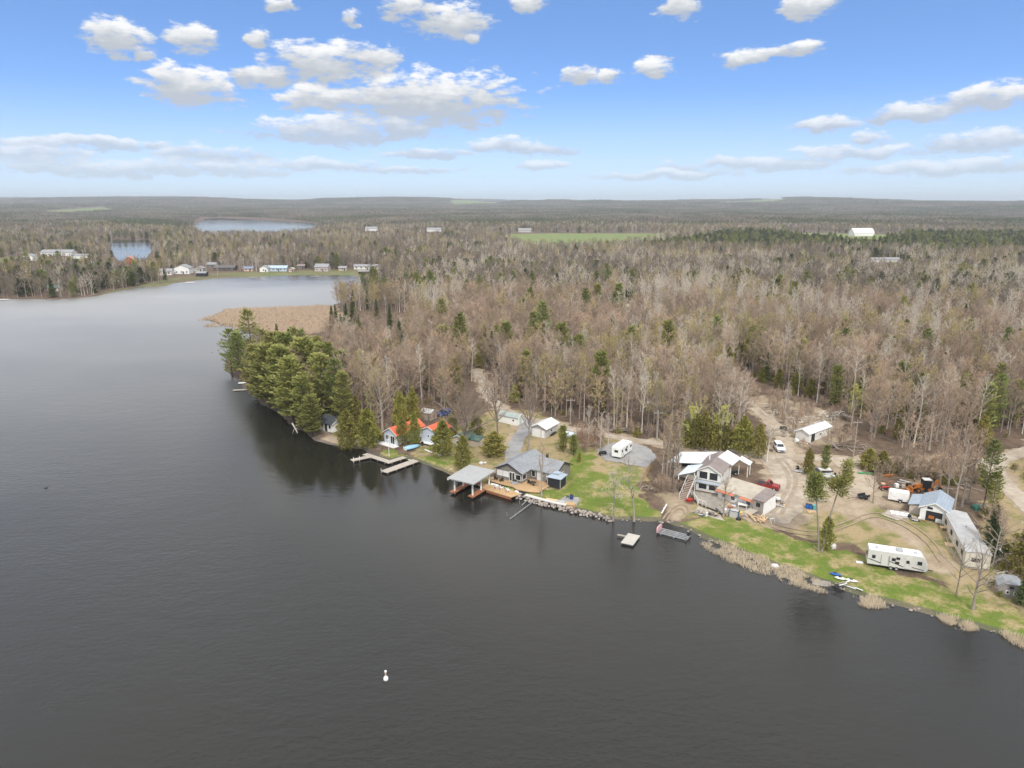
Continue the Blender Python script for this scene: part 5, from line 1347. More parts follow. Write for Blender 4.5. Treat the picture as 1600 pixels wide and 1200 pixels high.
part(t, 'lean_to_roof', MB().slab([PZ(1154.5,717.5,5.1), PZ(1171.5,727,4.3), PZ(1176,721.5,4.3), PZ(1159,712,5.1)], .12), white_metal)
for px, py, z in ((1143,726,5.0),(1157,716.5,5.0),(1170,726,4.2),(1174,722.5,4.2),(1138,704.5,6.6),(1124,714,6.6)):
    q = PZ(px, py, z); part(t, 'post', MB().bar((q[0]-.15, q[1]+.1, zat(q[0], q[1]) - .3), (q[0]-.15, q[1]+.1, z), .16), offwhite)
f = fr_at(1146, 741, -28); t = thing('parked_tractor_mower', 'dark riding mower parked under the white gable carport', 'mower', f.o)
part(t, 'body', MB(f).box(-.9, .3, -.4, .4, .35, .8), dark); part(t, 'seat', MB(f).box(.35, .8, -.3, .3, .5, 1.0), dark)
for x, r in ((-.6, .24), (.6, .38)):
    for y in (-.6, .4): wheel(t, f, x, y, r, .2)
# low lake-side deck
lz = hf.o.z + .28
t = thing('weathered_deck', 'big weathered plank deck on the lake side of the big house', 'deck', G(1110, 785))
m = MB(); m.ext([PZ(*q, lz)[:2] for q in ((1080,770),(1088,767.5),(1119,773),(1150,784),(1172,797),(1160,806),(1140,804),(1118,796),(1090,785))], lz-.16, lz, 'z'); part(t, 'platform', m, grey_weathered)
m = MB(); m.ext([PZ(*q, lz)[:2] for q in ((1091,787),(1120,798),(1140,806),(1136,811),(1112,805),(1087,795))], lz-.62, lz-.48, 'z'); part(t, 'lower_platform', m, tan_roof)
for p0, p1 in (((1080,771),(1090,785.5)), ((1091,786),(1103,790.5))):
    q0, q1 = PZ(*p0, lz), PZ(*p1, lz); part(t, 'railing', MB().bar((q0[0], q0[1], lz+.85), (q1[0], q1[1], lz+.85), .09), offwhite); 
    for k in (0, .5, 1): x_, y_ = q0[0]+(q1[0]-q0[0])*k, q0[1]+(q1[1]-q0[1])*k; part(t, 'rail_post', MB().bar((x_, y_, lz-.4), (x_, y_, lz+.85), .09), offwhite)

def simple(name, label, cat, px, py, ang, pieces, dz=0.0):
    """pieces: (part, shape, args, material)"""
    f = fr_at(px, py, ang); f.o.z += dz; t = thing(name, label, cat, f.o)
    for nm, sh, a, m in pieces:
        mb = MB(f); getattr(mb, sh)(*a); part(t, nm, mb, m)
    return t
simple('red_tub', 'red plastic tub at the foot of the house stair', 'tub', 1077, 783, 10, [('body', 'loft', ([[(r*math.cos(a*.628)*1.5, r*math.sin(a*.628), z) for a in range(10)] for r, z in ((.38, 0), (.5, .5))],), red_paint), ('rim', 'box', (-.8, .8, -.07, .07, .5, .56), red_paint)])
simple('white_patio_table', 'white table on the weathered deck of the big house', 'table', 1160, 795, -25, [('tabletop', 'box', (-.9, .9, -.55, .55, .95, 1.02), white)] + [('leg', 'box', (x-.05, x+.05, y-.05, y+.05, .2, .95), white) for x in (-.8, .8) for y in (-.45, .45)])
simple('ice_fishing_box', 'pale box with dark blue frame below the weathered deck', 'box', 1147, 807, -30, [('body', 'box', (-.8, .8, -.6, .6, 0, 1.3), light_grey), ('frame', 'box', (-.9, -.8, -.66, .66, 0, 1.4), mat('dark_teal_paint', (.05, .12, .20), None, .6, 2)), ('frame', 'box', (.8, .9, -.66, .66, 0, 1.4), mat('dark_teal_paint', (.05, .12, .20))), ('top_rail', 'box', (-.8, .8, -.66, -.58, 1.3, 1.4), mat('dark_teal_paint', (.05, .12, .20)))])
simple('orange_crate', 'orange-topped crate beside the weathered deck', 'crate', 1154, 806, -30, [('body', 'box', (-.6, .6, -.5, .5, 0, .8), lumber), ('lid', 'box', (-.65, .65, -.55, .55, .8, .88), yellow_paint)])
simple('loose_tire', 'black tire lying below the weathered deck', 'tire', 1154, 812, 0, [('tire', 'cyl', ((0, 0, 0), .5, .28, 'z', 14), rubber), ('hole', 'cyl', ((0, 0, .28), .26, .02, 'z', 12), dark)])
simple('cart_wheel', 'dark wheel leaning on the tan-roofed wing wall', 'wheel', 1167, 786, -40, [('rim', 'cyl', ((0, 0, .75), .62, .12, 'y', 16), dark), ('hub', 'cyl', ((0, -.06, .75), .4, .06, 'y', 12), offwhite)])
simple('white_tank', 'white round tank on the gravel at the end of the house', 'tank', 1208, 793, 0, [('body', 'cyl', ((0, 0, 0), .45, 1.0, 'z', 12), white), ('cap', 'cyl', ((0, 0, 1.0), .18, .1, 'z', 8), dark)])
simple('white_sawhorse', 'small white sawhorse on the grass near the lumber heap', 'sawhorse', 1206, 816, 20, [('beam', 'box', (-.5, .5, -.06, .06, .7, .82), white)] + [('leg', 'bar', ((x, y*.0, .75), (x, y, 0), .07), white) for x in (-.4, .4) for y in (-.35, .35)])
# lumber heap: every board a part
p = G(1184, 812); t = thing('lumber_heap', 'heap of fresh-cut boards fanned out on the grass below the house', 'lumber', p); rg = random.Random(5)
for k in range(22):
    a = R(rg.uniform(40, 130)); ln = rg.uniform(1.2, 2.6); c = (p.x + rg.uniform(-1.2, 1.2), p.y + rg.uniform(-1.5, 1.0), p.z + .06 + k * .035)
    part(t, 'board', MB().bar((c[0]-math.cos(a)*ln/2, c[1]-math.sin(a)*ln/2, c[2]), (c[0]+math.cos(a)*ln/2, c[1]+math.sin(a)*ln/2, c[2] + rg.uniform(-.03, .12)), .18, .05), lumber)
simple('lumber_ramp', 'brown board ramp at the right end of the weathered deck', 'ramp', 1172, 803, 30, [('deck', 'slab', ([(-1.6,-.9,.1),(1.6,-.9,.95),(1.6,.9,.95),(-1.6,.9,.1)], .1), tan_roof), ('brace', 'box', (1.4, 1.6, -.8, .8, 0, .8), grey_weathered)])
simple('white_plank', 'long white plank lying on the bare bank by the water', 'plank', 1038, 795, 66, [('plank', 'box', (-2.4, 2.4, -.12, .12, .05, .13), white), ('cross_batten', 'box', (-.1, .1, -.2, .2, .13, .18), white)])

# ================================================================== vehicles
def camper(name, label, f, Ln, Wd, Ht, side_m, nose='slant', door_x=.62, axles=2, trim=None):
    t = thing(name, label, 'camper', f.o); z0 = .62; h = Ht
    if nose == 'slant': prof = [(0, z0), (Ln*.97, z0), (Ln, z0+.5), (Ln*.985, h*.62), (Ln*.90, h-.1), (Ln*.86, h), (.15, h), (0, h-.15)]
    else: prof = [(0, z0), (Ln, z0), (Ln, h-.2), (Ln-.2, h), (.15, h), (0, h-.15)]
    part(t, 'body', MB(f).ext(prof, 0, Wd, 'y'), side_m)
    part(t, 'roof', MB(f).box(.1, Ln*.86, .04, Wd-.04, h+.002, h+.08), white)
    part(t, 'chassis', MB(f).box(.3, Ln*.95, .15, Wd-.15, .4, .62), dark)
    part(t, 'hitch', MB(f).bar((Ln*.95, Wd/2, .5), (Ln+1.0, Wd/2, .45), .12), dark)
    for k in range(axles):
        x = Ln*.40 + k * .85
        wheel(t, f, x, -.02, .36); wheel(t, f, x, Wd-.2, .36)
    for x, w, z, hh in ((.07, .5, 1.75, .55), (.40, .55, 1.75, .5), (.46, .6, 1.3, .4), (.47, .55, 2.1, .4), (.82, .65, 1.7, .6)): window(t, f, x*Ln, z, w, hh, dark)
    d_ = door(t, f, Ln*door_x, .75, .75, 1.95, side_m); window(t, f.sub(0, -.06), Ln*door_x+.15, 1.7, .45, .5, dark, d_)
    tr = trim or dark
    part(t, 'stripe', MB(f).bar((.1, -.02, 1.55), (Ln*.22, -.02, 1.05), .03, .12), tr); part(t, 'stripe', MB(f).bar((Ln*.36, -.02, 1.6), (Ln*.60, -.02, .95), .03, .10), tr); part(t, 'stripe', MB(f).bar((Ln*.74, -.02, 1.1), (Ln*.93, -.02, .85), .03, .10), tr)
    for x in (.12, .5, .76): part(t, 'roof_vent', MB(f).box(Ln*x, Ln*x+.45, Wd*.35, Wd*.35+.45, h+.08, h+.2), grey_paint)
    part(t, 'air_conditioner', MB(f).box(Ln*.47, Ln*.47+.95, Wd*.25, Wd*.7, h+.08, h+.36), grey_paint if nose == 'slant' else white)
    m = MB(f)
    for x in (Ln*.22, Ln*.345, Ln*.36): m.box(x, x+.04, -.03, -.005, .8, 2.5)
    part(t, 'trim', m, tr)
    er = faces(f, Ln, Wd)['l']; window(t, er, Wd*.3, 1.7, .9, .55, dark)
    return t
A = G(1354, 885); camper('travel_trailer', 'long grey and white travel trailer parked on the shore lawn', Frame(A, -20.6), 9.0, 2.45, 3.15, mat('camper_grey', (.60, .59, .56), (.54, .53, .50), .5, 1))
A = G(970, 719); cf = Frame(A, 57); cf = Frame(cf.p(0, 0, 0), 57)
camper('white_camper', 'white camper trailer on the grey gravel pad', Frame(cf.p(0, 0, 0), 57), 6.4, 2.4, 2.95, white, 'box', .3, 1, grey_paint)
def pickup(name, label, f, m, bed=True, Ln=5.2, Wd=1.95):
    """front at x = 0, driving towards -x"""
    t = thing(name, label, 'truck' if bed else 'car', f.o)
    part(t, 'body', MB(f).ext([(0,.45),(Ln,.45),(Ln,1.05),(Ln*.62,1.08),(1.55,1.10),(.15,1.02),(0,.85)] if bed else [(0,.42),(Ln,.42),(Ln,1.0),(Ln-.2,1.08),(1.35,1.05),(.15,.95),(0,.8)], 0, Wd, 'y'), m)
    ce = Ln*.62 if bed else Ln-.15
    m2 = MB(f); m2.loft([[(1.35,.05,1.09),(ce,.05,1.09),(ce,Wd-.05,1.09),(1.35,Wd-.05,1.09)], [(2.05,.2,1.78),(ce-.3,.2,1.80),(ce-.3,Wd-.2,1.80),(2.05,Wd-.2,1.78)]]); part(t, 'cab', m2, m)
    part(t, 'windshield', MB(f).slab([(1.46,.18,1.17),(2.0,.26,1.72),(2.0,Wd-.26,1.72),(1.46,Wd-.18,1.17)], -.03), gl)
    for y0, y1 in ((.03, .2), (Wd-.03, Wd-.2)):
        part(t, 'side_window', MB(f).slab([(1.75,y0,1.2),(ce-.25,y0,1.2),(ce-.42,y1,1.7),(2.12,y1,1.7)], .03), gl)
    part(t, 'grille', MB(f).box(-.04, 0, Wd*.25, Wd*.75, .55, .85), dark)
    for y in (.08, Wd-.43): part(t, 'headlight', MB(f).box(-.04, .0, y, y+.35, .68, .88), gl)
    part(t, 'bumper', MB(f).box(-.1, -.02, .05, Wd-.05, .38, .54), alu)
    for y in (-.22, Wd+.02): part(t, 'mirror', MB(f).box(1.6, 1.75, y, y+.2, 1.15, 1.35), m)
    for x in (.95, Ln-1.05):
        wheel(t, f, x, -.03, .38); wheel(t, f, x, Wd-.19, .38)
    if bed: part(t, 'bed_liner', MB(f).box(ce+.1, Ln-.1, .15, Wd-.15, 1.06, 1.1), dark)
    return t
p = G(1228, 709); pickup('white_van', 'white van with dark windshield parked at the edge of the brush clearing', Frame(p, 84), white, False, 5.0)
A = G(1229.5, 709)
p = G(1219, 764); pickup('red_pickup', 'red pickup truck parked beside the end of the big house', Frame(p, 150), mat('dark_red_paint', (.30, .035, .03), (.24, .03, .025), .4, 2), True, 4.6)
p = G(683, 652); pickup('dark_blue_car', 'dark blue car parked behind the red-roofed cottage', Frame(p, 20), blue_car_m, False, 4.5)
# enclosed trailer
f = Frame(G(1387, 783), -28); t = thing('enclosed_trailer', 'white enclosed cargo trailer by the concrete slab', 'trailer', f.o)
part(t, 'body', MB(f).ext([(0,.45),(3.6,.45),(3.6,2.1),(3.5,2.25),(.3,2.25),(0,2.0)], 0, 1.9, 'y'), white)
for y in (-.1, 1.8): wheel(t, f, 2.2, y, .34)
part(t, 'fender', MB(f).box(1.75, 2.65, -.14, -.005, .72, .8), dark); part(t, 'hitch', MB(f).bar((.1, .95, .5), (-1.1, .95, .45), .1), dark); door(t, f, .4, .6, .7, 1.45, white)
part(t, 'rear_door', MB(faces(f, 3.6, 1.9)['r']).box(.1, 1.8, -.05, -.005, .55, 2.1), white)
# backhoe
f = Frame(G(1443, 768), -8); t = thing('orange_backhoe', 'orange backhoe loader with dark cab behind the grey-roofed garage', 'backhoe', f.o)
part(t, 'chassis', MB(f).box(-1.8, 1.6, -.45, .45, .6, 1.15), orange_paint); part(t, 'hood', MB(f).ext([(-1.8,1.15),(-.5,1.15),(-.5,1.7),(-1.6,1.6),(-1.8,1.45)], -.42, .42, 'y'), orange_paint)
cb = part(t, 'cab', MB(f).loft([[(-.45,-.7,1.15),(1.0,-.7,1.15),(1.0,.7,1.15),(-.45,.7,1.15)], [(-.3,-.65,2.7),(.95,-.65,2.7),(.95,.65,2.7),(-.3,.65,2.7)]]), gl); part(t, 'cab_roof', MB(f).box(-.45, 1.1, -.75, .75, 2.7, 2.82), offwhite, cb)
for x, y in ((-.44,-.7),(1.0,-.7),(-.44,.7),(1.0,.7)): part(t, 'cab_post', MB(f).box(x-.05, x+.05, y-.06, y+.06, 1.15, 2.7), dark, cb)
for x, r in ((-1.35, .45), (.75, .72)):
    for y in (-.95, .6): wheel(t, f, x, y, r, .36, rim=orange_paint)
for y in (-.62, .62): part(t, 'loader_arm', MB(f).bar((-.6, y, 1.5), (-2.6, y, .7), .14, .2), orange_paint)
part(t, 'loader_bucket', MB(f).ext([(-3.2,.1),(-2.5,.1),(-2.5,.95),(-2.7,.95),(-2.75,.35),(-3.2,.2)], -1.05, 1.05, 'y'), orange_paint)
part(t, 'boom', MB(f).bar((1.6, 0, 1.0), (2.5, .1, 2.7), .24, .34), orange_paint); part(t, 'dipper_arm', MB(f).bar((2.5, .1, 2.7), (3.2, .1, 1.0), .2, .28), orange_paint); part(t, 'digging_bucket', MB(f).ext([(2.8,.4),(3.5,.4),(3.4,1.05),(2.95,1.1)], -.25, .4, 'y'), dark)
for y in (-1.1, 1.1): part(t, 'stabilizer', MB(f).bar((1.7, y*.3, .9), (1.9, y, .1), .16), orange_paint)
# atv
def atv(name, label, px, py, ang, m):
    f = fr_at(px, py, ang); t = thing(name, label, 'quad bike', f.o)
    part(t, 'body', MB(f).loft([[(-.85,-.28,.45),(.85,-.28,.45),(.85,.28,.45),(-.85,.28,.45)], [(-.9,-.4,.72),(.9,-.4,.72),(.9,.4,.72),(-.9,.4,.72)], [(-.6,-.15,.9),(.7,-.15,.85),(.7,.15,.85),(-.6,.15,.9)]]), m)
    part(t, 'seat', MB(f).box(-.2, .7, -.18, .18, .88, 1.0), rubber); part(t, 'handlebar', MB(f).bar((-.45, -.4, 1.1), (-.45, .4, 1.1), .05), dark); part(t, 'steering_column', MB(f).bar((-.5, 0, .8), (-.45, 0, 1.1), .07), dark); part(t, 'rack', MB(f).box(-.95, -.5, -.35, .35, .93, .96), dark)
    for x in (-.65, .65):
        for y in (-.55, .33): wheel(t, f, x, y, .3, .22)
    return t
atv('dark_quad_bike', 'dark quad bike parked beside the white camper', 942, 711, 20, dark)
atv('quad_bike', 'dark quad bike among the logs in the brush clearing', 1224, 672, -20, mat('charcoal_paint', (.06, .06, .07), None, .5, 2))
atv('red_garden_tractor', 'small red quad left of the enclosed cargo trailer', 1381, 765, 10, red_paint)
# boats and trailers stored in the yard
f = Frame(G(1268, 751), -4); t = thing('stored_boat', 'white motorboat stored on the dirt track under the yard pines', 'boat', f.o)
m = MB(f); m.loft([[(x, .95 + w*math.cos(math.pi*(1+i/6)), 1.15 + h*math.sin(math.pi*(1+i/6))) for i in range(7)] for x, w, h in ((0, .06, .15), (1.0, .7, .55), (2.6, .95, .7), (5.0, .95, .7))]); part(t, 'hull', m, white)
part(t, 'cockpit', MB(f).box(2.2, 4.7, .25, 1.65, 1.16, 1.25), grey_paint); part(t, 'windscreen', MB(f).slab([(1.7,.3,1.2),(2.3,.3,1.65),(2.3,1.6,1.65),(1.7,1.6,1.2)], .03), gl); part(t, 'outboard', MB(f).box(5.02, 5.4, .75, 1.15, .6, 1.6), dark)
part(t, 'cradle', MB(f).box(.8, 4.6, .5, 1.4, .1, .45), grey_weathered)
for x in (2.6, 3.4): wheel(t, f, x, -.05, .3)
f = Frame(G(1272, 741), -2); t = thing('flat_deck_trailer', 'dark flat-deck trailer with a pale sheet behind the stored boat', 'trailer', f.o)
part(t, 'deck', MB(f).box(0, 4.2, 0, 1.9, .6, .75), dark); part(t, 'sheet_stack', MB(f).box(1.3, 3.9, .3, 1.6, .75, 1.0), offwhite)
for x in (1.8, 2.6):
    for y in (-.22, 1.9): wheel(t, f, x, y, .33)
for k, (px, py, lab) in enumerate(((1261, 794, 'left of the two blue barrels at the foot of the yard pines'), (1266, 795, 'right of the two blue barrels at the foot of the yard pines'))):
    simple('blue_drum', lab, 'barrel', px, py, 0, [('body', 'cyl', ((0, 0, 0), .36, .92, 'z', 12), blue_plastic), ('band', 'cyl', ((0, 0, .42), .38, .08, 'z', 12), blue_plastic), ('lid', 'cyl', ((0, 0, .92), .3, .05, 'z', 10), dark)])
simple('green_bin', 'teal green bin beside the blue barrels', 'bin', 1272, 796, 5, [('body', 'box', (-.35, .35, -.35, .35, 0, .85), mat('teal_plastic', (.12, .33, .30), None, .6, 2)), ('lid', 'box', (-.4, .4, -.4, .4, .85, .92), mat('teal_plastic', (.12, .33, .30)))])
simple('yellow_pallet', 'yellow-brown pallet lying in front of the blue barrels', 'pallet', 1268, 800, 5, [('slat', 'box', (-.8, .8, y, y+.16, .1, .14), lumber) for y in (-.5, -.2, .1, .4)] + [('runner', 'box', (x, x+.1, -.5, .56, 0, .1), lumber) for x in (-.7, 0, .6)])
simple('firewood_stack', 'low stack of boards behind the blue barrels', 'wood stack', 1277, 783, -5, [('log', 'cyl', ((-1.6, -.4+.25*(k % 4), .12+.22*(k//4)), .11, 3.0, 'x', 7), grey_weathered) for k in range(8)])
simple('green_kayak', 'green kayak lying in the brush by the road', 'kayak', 1351, 741, -8, [('hull', 'loft', ([[(x, w*math.cos(a*.785), .3+.25*(w/.38)*math.sin(a*.785)) for a in range(8)] for x, w in ((-1.7, .03), (-.8, .3), (.2, .38), (1.0, .28), (1.8, .03))],), green_plastic), ('cockpit', 'box', (-.35, .35, -.18, .18, .5, .56), dark)])
simple('black_trailer', 'black utility trailer left of the concrete slab', 'trailer', 1349, 779, 20, [('bed', 'box', (-1.0, 1.0, -.6, .6, .4, .55), dark), ('side_rail', 'box', (-1.0, 1.0, -.66, -.6, .55, .95), dark), ('side_rail', 'box', (-1.0, 1.0, .6, .66, .55, .95), dark), ('wheel', 'cyl', ((0, -.85, .3), .3, .18, 'y', 12), rubber), ('wheel', 'cyl', ((0, .67, .3), .3, .18, 'y', 12), rubber), ('hitch', 'bar', ((-1, 0, .45), (-1.9, 0, .4), .08), dark)])
simple('orange_implement', 'rusty orange farm implement left of the backhoe', 'implement', 1388, 746, 10, [('frame', 'box', (-1.2, 1.2, -.1, .1, .5, .7), orange_paint), ('mast', 'bar', ((0, 0, .6), (.3, .2, 1.4), .1), orange_paint)] + [('tine', 'bar', ((x, 0, .5), (x+.2, -.2, 0), .07), orange_paint) for x in (-1.0, -.5, 0, .5, 1.0)])
# ================================================================== grey-roofed garage, mobile home, sheds on the right
f = Frame(G(1436, 810), -36); t = thing('grey_roofed_garage', 'white garage with blue-grey metal roof and open door', 'garage', f.o)
gable(t, f, 4.6, 7.4, 2.5, 3.7, white, blue_metal, 'y', .35, fascia=white)
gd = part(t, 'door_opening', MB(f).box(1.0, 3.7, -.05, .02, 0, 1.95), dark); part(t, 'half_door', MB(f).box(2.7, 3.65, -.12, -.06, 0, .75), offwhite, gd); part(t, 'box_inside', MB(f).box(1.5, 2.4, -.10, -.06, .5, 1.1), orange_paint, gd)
window(t, f, 1.1, 2.35, .9, .4, dark)
part(t, 'side_door', MB(faces(f, 4.6, 7.4)['r']).box(.4, 2.6, -.06, .02, 0, 2.2), mat('shaded_grey_door', (.24, .24, .23), None, .8, 2))  # door grey includes the shade on the right side wall
part(t, 'lean_to', MB(f).box(-2.0, -.02, 1.6, 7.0, -.5, 1.9), tan_siding); part(t, 'lean_to_roof', MB(f).slab([(-2.3,1.3,1.95),(-.38,1.3,2.42),(-.38,7.3,2.42),(-2.3,7.3,1.95)], .1), blue_metal)
f = Frame(G(1506, 887), -20); t = thing('mobile_home', 'long cream mobile home with grey roof beside the shore lawn', 'mobile home', f.o)
Lm = 17.5; W_ = 3.6
part(t, 'wall', MB(f).ext([(0, .35), (W_, .35), (W_, 2.85), (W_/2, 3.1), (0, 2.85)], 0, Lm, 'y'), cream); part(t, 'skirting', MB(f).box(.1, W_-.1, .1, Lm-.1, -.5, .35), grey_weathered)
part(t, 'roof', MB(f).ext([(-.12, 2.86), (W_/2, 3.14), (W_+.12, 2.86), (W_+.12, 2.98), (W_/2, 3.27), (-.12, 2.98)], -.15, Lm+.15, 'y'), mat('pale_grey_sheet_roof', (.43, .43, .43), (.35, .35, .35), .8, .5))
window(t, f, .9, 1.35, 1.3, .65, dark); door(t, f, 2.5, .4, .8, 2.0, cream)
lf_ = faces(f, W_, Lm)['l']
for x in (2.0, 6.5, 11.0, 14.5): window(t, lf_, x, 1.3, 1.2, .8, dark)
door(t, lf_, 9.0, .4, .85, 2.0, offwhite); part(t, 'entry_step', MB(lf_).box(8.7, 10.2, -1.3, -.02, -.3, .35), lumber)
for y in (5, 10): part(t, 'roof_vent', MB(f).cyl((W_*.55, y, 3.15), .12, .35, 'z', 8), alu)
f = Frame(G(1559, 931), -24); t = thing('grey_waterside_shed', 'low grey shed with two small windows near the right shore', 'shed', f.o)
part(t, 'wall', MB(f).ext([(0,-.4),(3.4,-.4),(3.4,1.7),(2.6,2.25),(.8,2.25),(0,1.7)], 0, 3.0, 'y'), mat('mauve_grey_siding', (.30, .27, .265), (.24, .215, .21), .85, 2))
part(t, 'roof', MB(f).ext([(-.2,1.62),(0,1.74),(.8,2.30),(2.6,2.30),(3.4,1.74),(3.6,1.62),(3.6,1.74),(2.65,2.42),(.75,2.42),(-.2,1.74)], -.2, 3.2, 'y'), grey_roof)
window(t, f, .9, .6, .5, .6); window(t, f, 1.9, .6, .5, .6); part(t, 'gable_window', MB(f).box(1.3, 1.9, -.06, .01, 1.55, 1.95), dark)
f = Frame(G(1557, 872), 60); t = thing('white_storage_tank', 'white horizontal tank behind the mobile home', 'tank', f.o)
m = MB(f); m.loft([[(x, w*math.cos(a*.628), .95 + w*math.sin(a*.628)) for a in range(10)] for x, w in ((0, .3), (.25, .72), (.6, .85), (3.6, .85), (3.95, .72), (4.2, .3))]); part(t, 'shell', m, mat('tank_white', (.66, .69, .74), (.56, .59, .64), .4, 1), smooth=True)
for x in (.9, 3.2): part(t, 'saddle', MB(f).box(x, x+.25, -.7, .7, -.3, .35), grey_weathered)
simple('green_tarp_pile', 'dark green tarp over a pile behind the mobile home', 'tarp', 1530, 796, 0, [('tarp', 'loft', ([[(-1.3*k, -.8*k, z), (1.3*k, -.8*k, z), (1.3*k, .8*k, z), (-1.3*k, .8*k, z)] for k, z in ((1, 0), (.95, .7), (.6, 1.0))],), mat('green_tarp', (.05, .16, .12), (.04, .12, .09), .5, 2)), ('weight', 'box', (-.2, .2, -.5, -.3, .95, 1.05), grey_weathered)])
simple('orange_bench', 'tan wooden bench beside the mobile home entry', 'bench', 1479, 828, -10, [('seat', 'box', (-1.1, 1.1, -.4, .4, .45, .55), lumber)] + [('leg', 'box', (x-.08, x+.08, -.35, .35, 0, .45), lumber) for x in (-.9, .9)])
simple('picnic_plank', 'white board lying left of the travel trailer', 'board', 1343, 879, -15, [('board', 'box', (-.55, .55, -.35, .35, .03, .1), white), ('batten', 'box', (-.5, .5, -.05, .05, .1, .14), white)])
f = Frame(G(1263, 692), 38); t = thing('white_roofed_shed', 'long shed with white metal roof at the edge of the brush clearing', 'shed', f.o)
gable(t, f, 10.5, 3.6, 2.3, 3.1, offwhite, white_metal, 'x', .3, fascia=white); door(t, f, 1.2, 0, 1.6, 2.0, dark, False); window(t, f, 5.0, .9, 1.0, .7); window(t, faces(f, 10.5, 3.6)['r'], 1.2, .9, 1.0, .7)
# utility poles
for px, py, h, lab in ((1341, 722, 9.5, 'tall wooden utility pole beside the road right of the brush clearing'), (892, 668, 7.5, 'wooden utility pole beside the road behind the single garage'), (1030, 694, 8, 'wooden utility pole by the road behind the camper pad'), (762, 628, 9, 'wooden utility pole at the bend of the gravel road')):
    p = G(px, py); p.x += .0; p.y += 2.6; p.z = zat(p.x, p.y); t = thing('utility_pole', lab, 'utility pole', p)
    part(t, 'pole', MB().cyl((p.x, p.y, p.z-.5), .15, h+.5, 'z', 9, .10), grey_weathered); part(t, 'crossarm', MB().box(p.x-1.1, p.x+1.1, p.y-.16, p.y-.05, p.z+h-.7, p.z+h-.58), grey_weathered)
    for x in (-1, -.5, .5, 1): part(t, 'insulator', MB().cyl((p.x+x*.95, p.y-.1, p.z+h-.58), .05, .16, 'z', 6), offwhite)
# wooden screen fence by the camper pad: each board a part
a, b2 = G(1001, 757), G(1018, 729); t = thing('board_fence', 'short orange-brown board fence below the camper pad', 'fence', a)
for k in range(20):
    q = a.lerp(b2, (k + .5) / 20); q.z = zat(q.x, q.y); d_ = (b2 - a).normalized() * .19
    part(t, 'board', MB().bar((q.x-d_.x, q.y-d_.y, q.z+.75), (q.x+d_.x, q.y+d_.y, q.z+.75), .04, 1.5 - .02*(k % 3)), deck_tan)
for k in (0, .5, 1): q = a.lerp(b2, k); part(t, 'post', MB().box(q.x-.07, q.x+.07, q.y+.06, q.y+.2, zat(q.x, q.y)-.3, zat(q.x, q.y)+1.6), grey_weathered)
# ================================================================== water things
f = Frame((*gpz(970, 848, .4), 0), -27); t = thing('floating_dock', 'pale square floating dock off the twin shore trees', 'dock', f.o)
part(t, 'deck', MB(f).box(0, 2.3, 0, 4.3, .32, .45), ribbed('pale_dock_boards', (.50, .47, .42), (.41, .385, .345), .3, .9, 0, R(60), .4)); part(t, 'float', MB(f).box(.15, 2.15, .1, 4.2, -.1, .32), dark); part(t, 'gangway', MB(f).box(-1.6, .0, 2.6, 3.1, .36, .44), grey_weathered)
f = Frame((*gpz(1028, 831, .5), 0), -33); t = thing('boat_lift', 'pontoon boat lift frame with a pink end panel in the shallows', 'boat lift', f.o)
for y in (0, .65, 1.3, 1.95): part(t, 'rail', MB(f).box(0, 5.6, y, y+.16, .25, .42), alu)
for x in (.5, 3.0, 5.3): part(t, 'cross_beam', MB(f).box(x, x+.16, -.1, 2.2, .05, .24), alu)
part(t, 'end_panel', MB(f).ext([(-.1,.3),(2.2,.3),(2.2,1.0),(1.9,1.35),(.2,1.35),(-.1,1.0)], -.28, -.05, 'x'), pink_panel); part(t, 'panel_window', MB(f).box(-.34, -.285, .5, 1.6, .6, 1.1), dark)
for x in (.2, 5.5):
    for y in (-.2, 2.2): part(t, 'leg', MB(f).cyl((x, y, -1.5), .07, 2.3 if x > 1 else 1.9, 'z', 8), dark)
part(t, 'winch', MB(f).box(5.0, 5.5, 1.7, 2.1, .45, .95), dark)
q = gpz(603, 1062, 0); t = thing('channel_buoy', 'small white navigation buoy floating on the open lake', 'buoy', (*q, 0))
prof = [(.02,-.3),(.30,-.2),(.33,.25),(.26,.42),(.10,.55),(.09,1.05),(.16,1.10),(.16,1.32),(.04,1.42)]
m = MB(Frame((*q, 0))); m.loft([[(r*math.cos(a*.5236), r*math.sin(a*.5236), z) for a in range(12)] for r, z in prof]); part(t, 'body', m, white, smooth=True); part(t, 'band', MB(Frame((*q, 0))).cyl((0, 0, .72), .115, .14, 'z', 12), orange_paint)
q = gpz(72, 763, 0); t = thing('floating_bird', 'tiny dark bird floating on the lake at the left', 'bird', (*q, 0))
m = MB(Frame((*q, 0), 20)); m.loft([[(x, w*math.cos(a*.785), .08 + h*math.sin(a*.785)) for a in range(8)] for x, w, h in ((-.42,.03,.03),(-.25,.14,.12),(.05,.18,.16),(.28,.09,.1))] + [[(x, .05*math.cos(a*.785), z + .06*math.sin(a*.785)) for a in range(8)] for x, z in ((.32,.25),(.36,.36),(.46,.38),(.56,.35))]); part(t, 'body', m, dark, smooth=True)
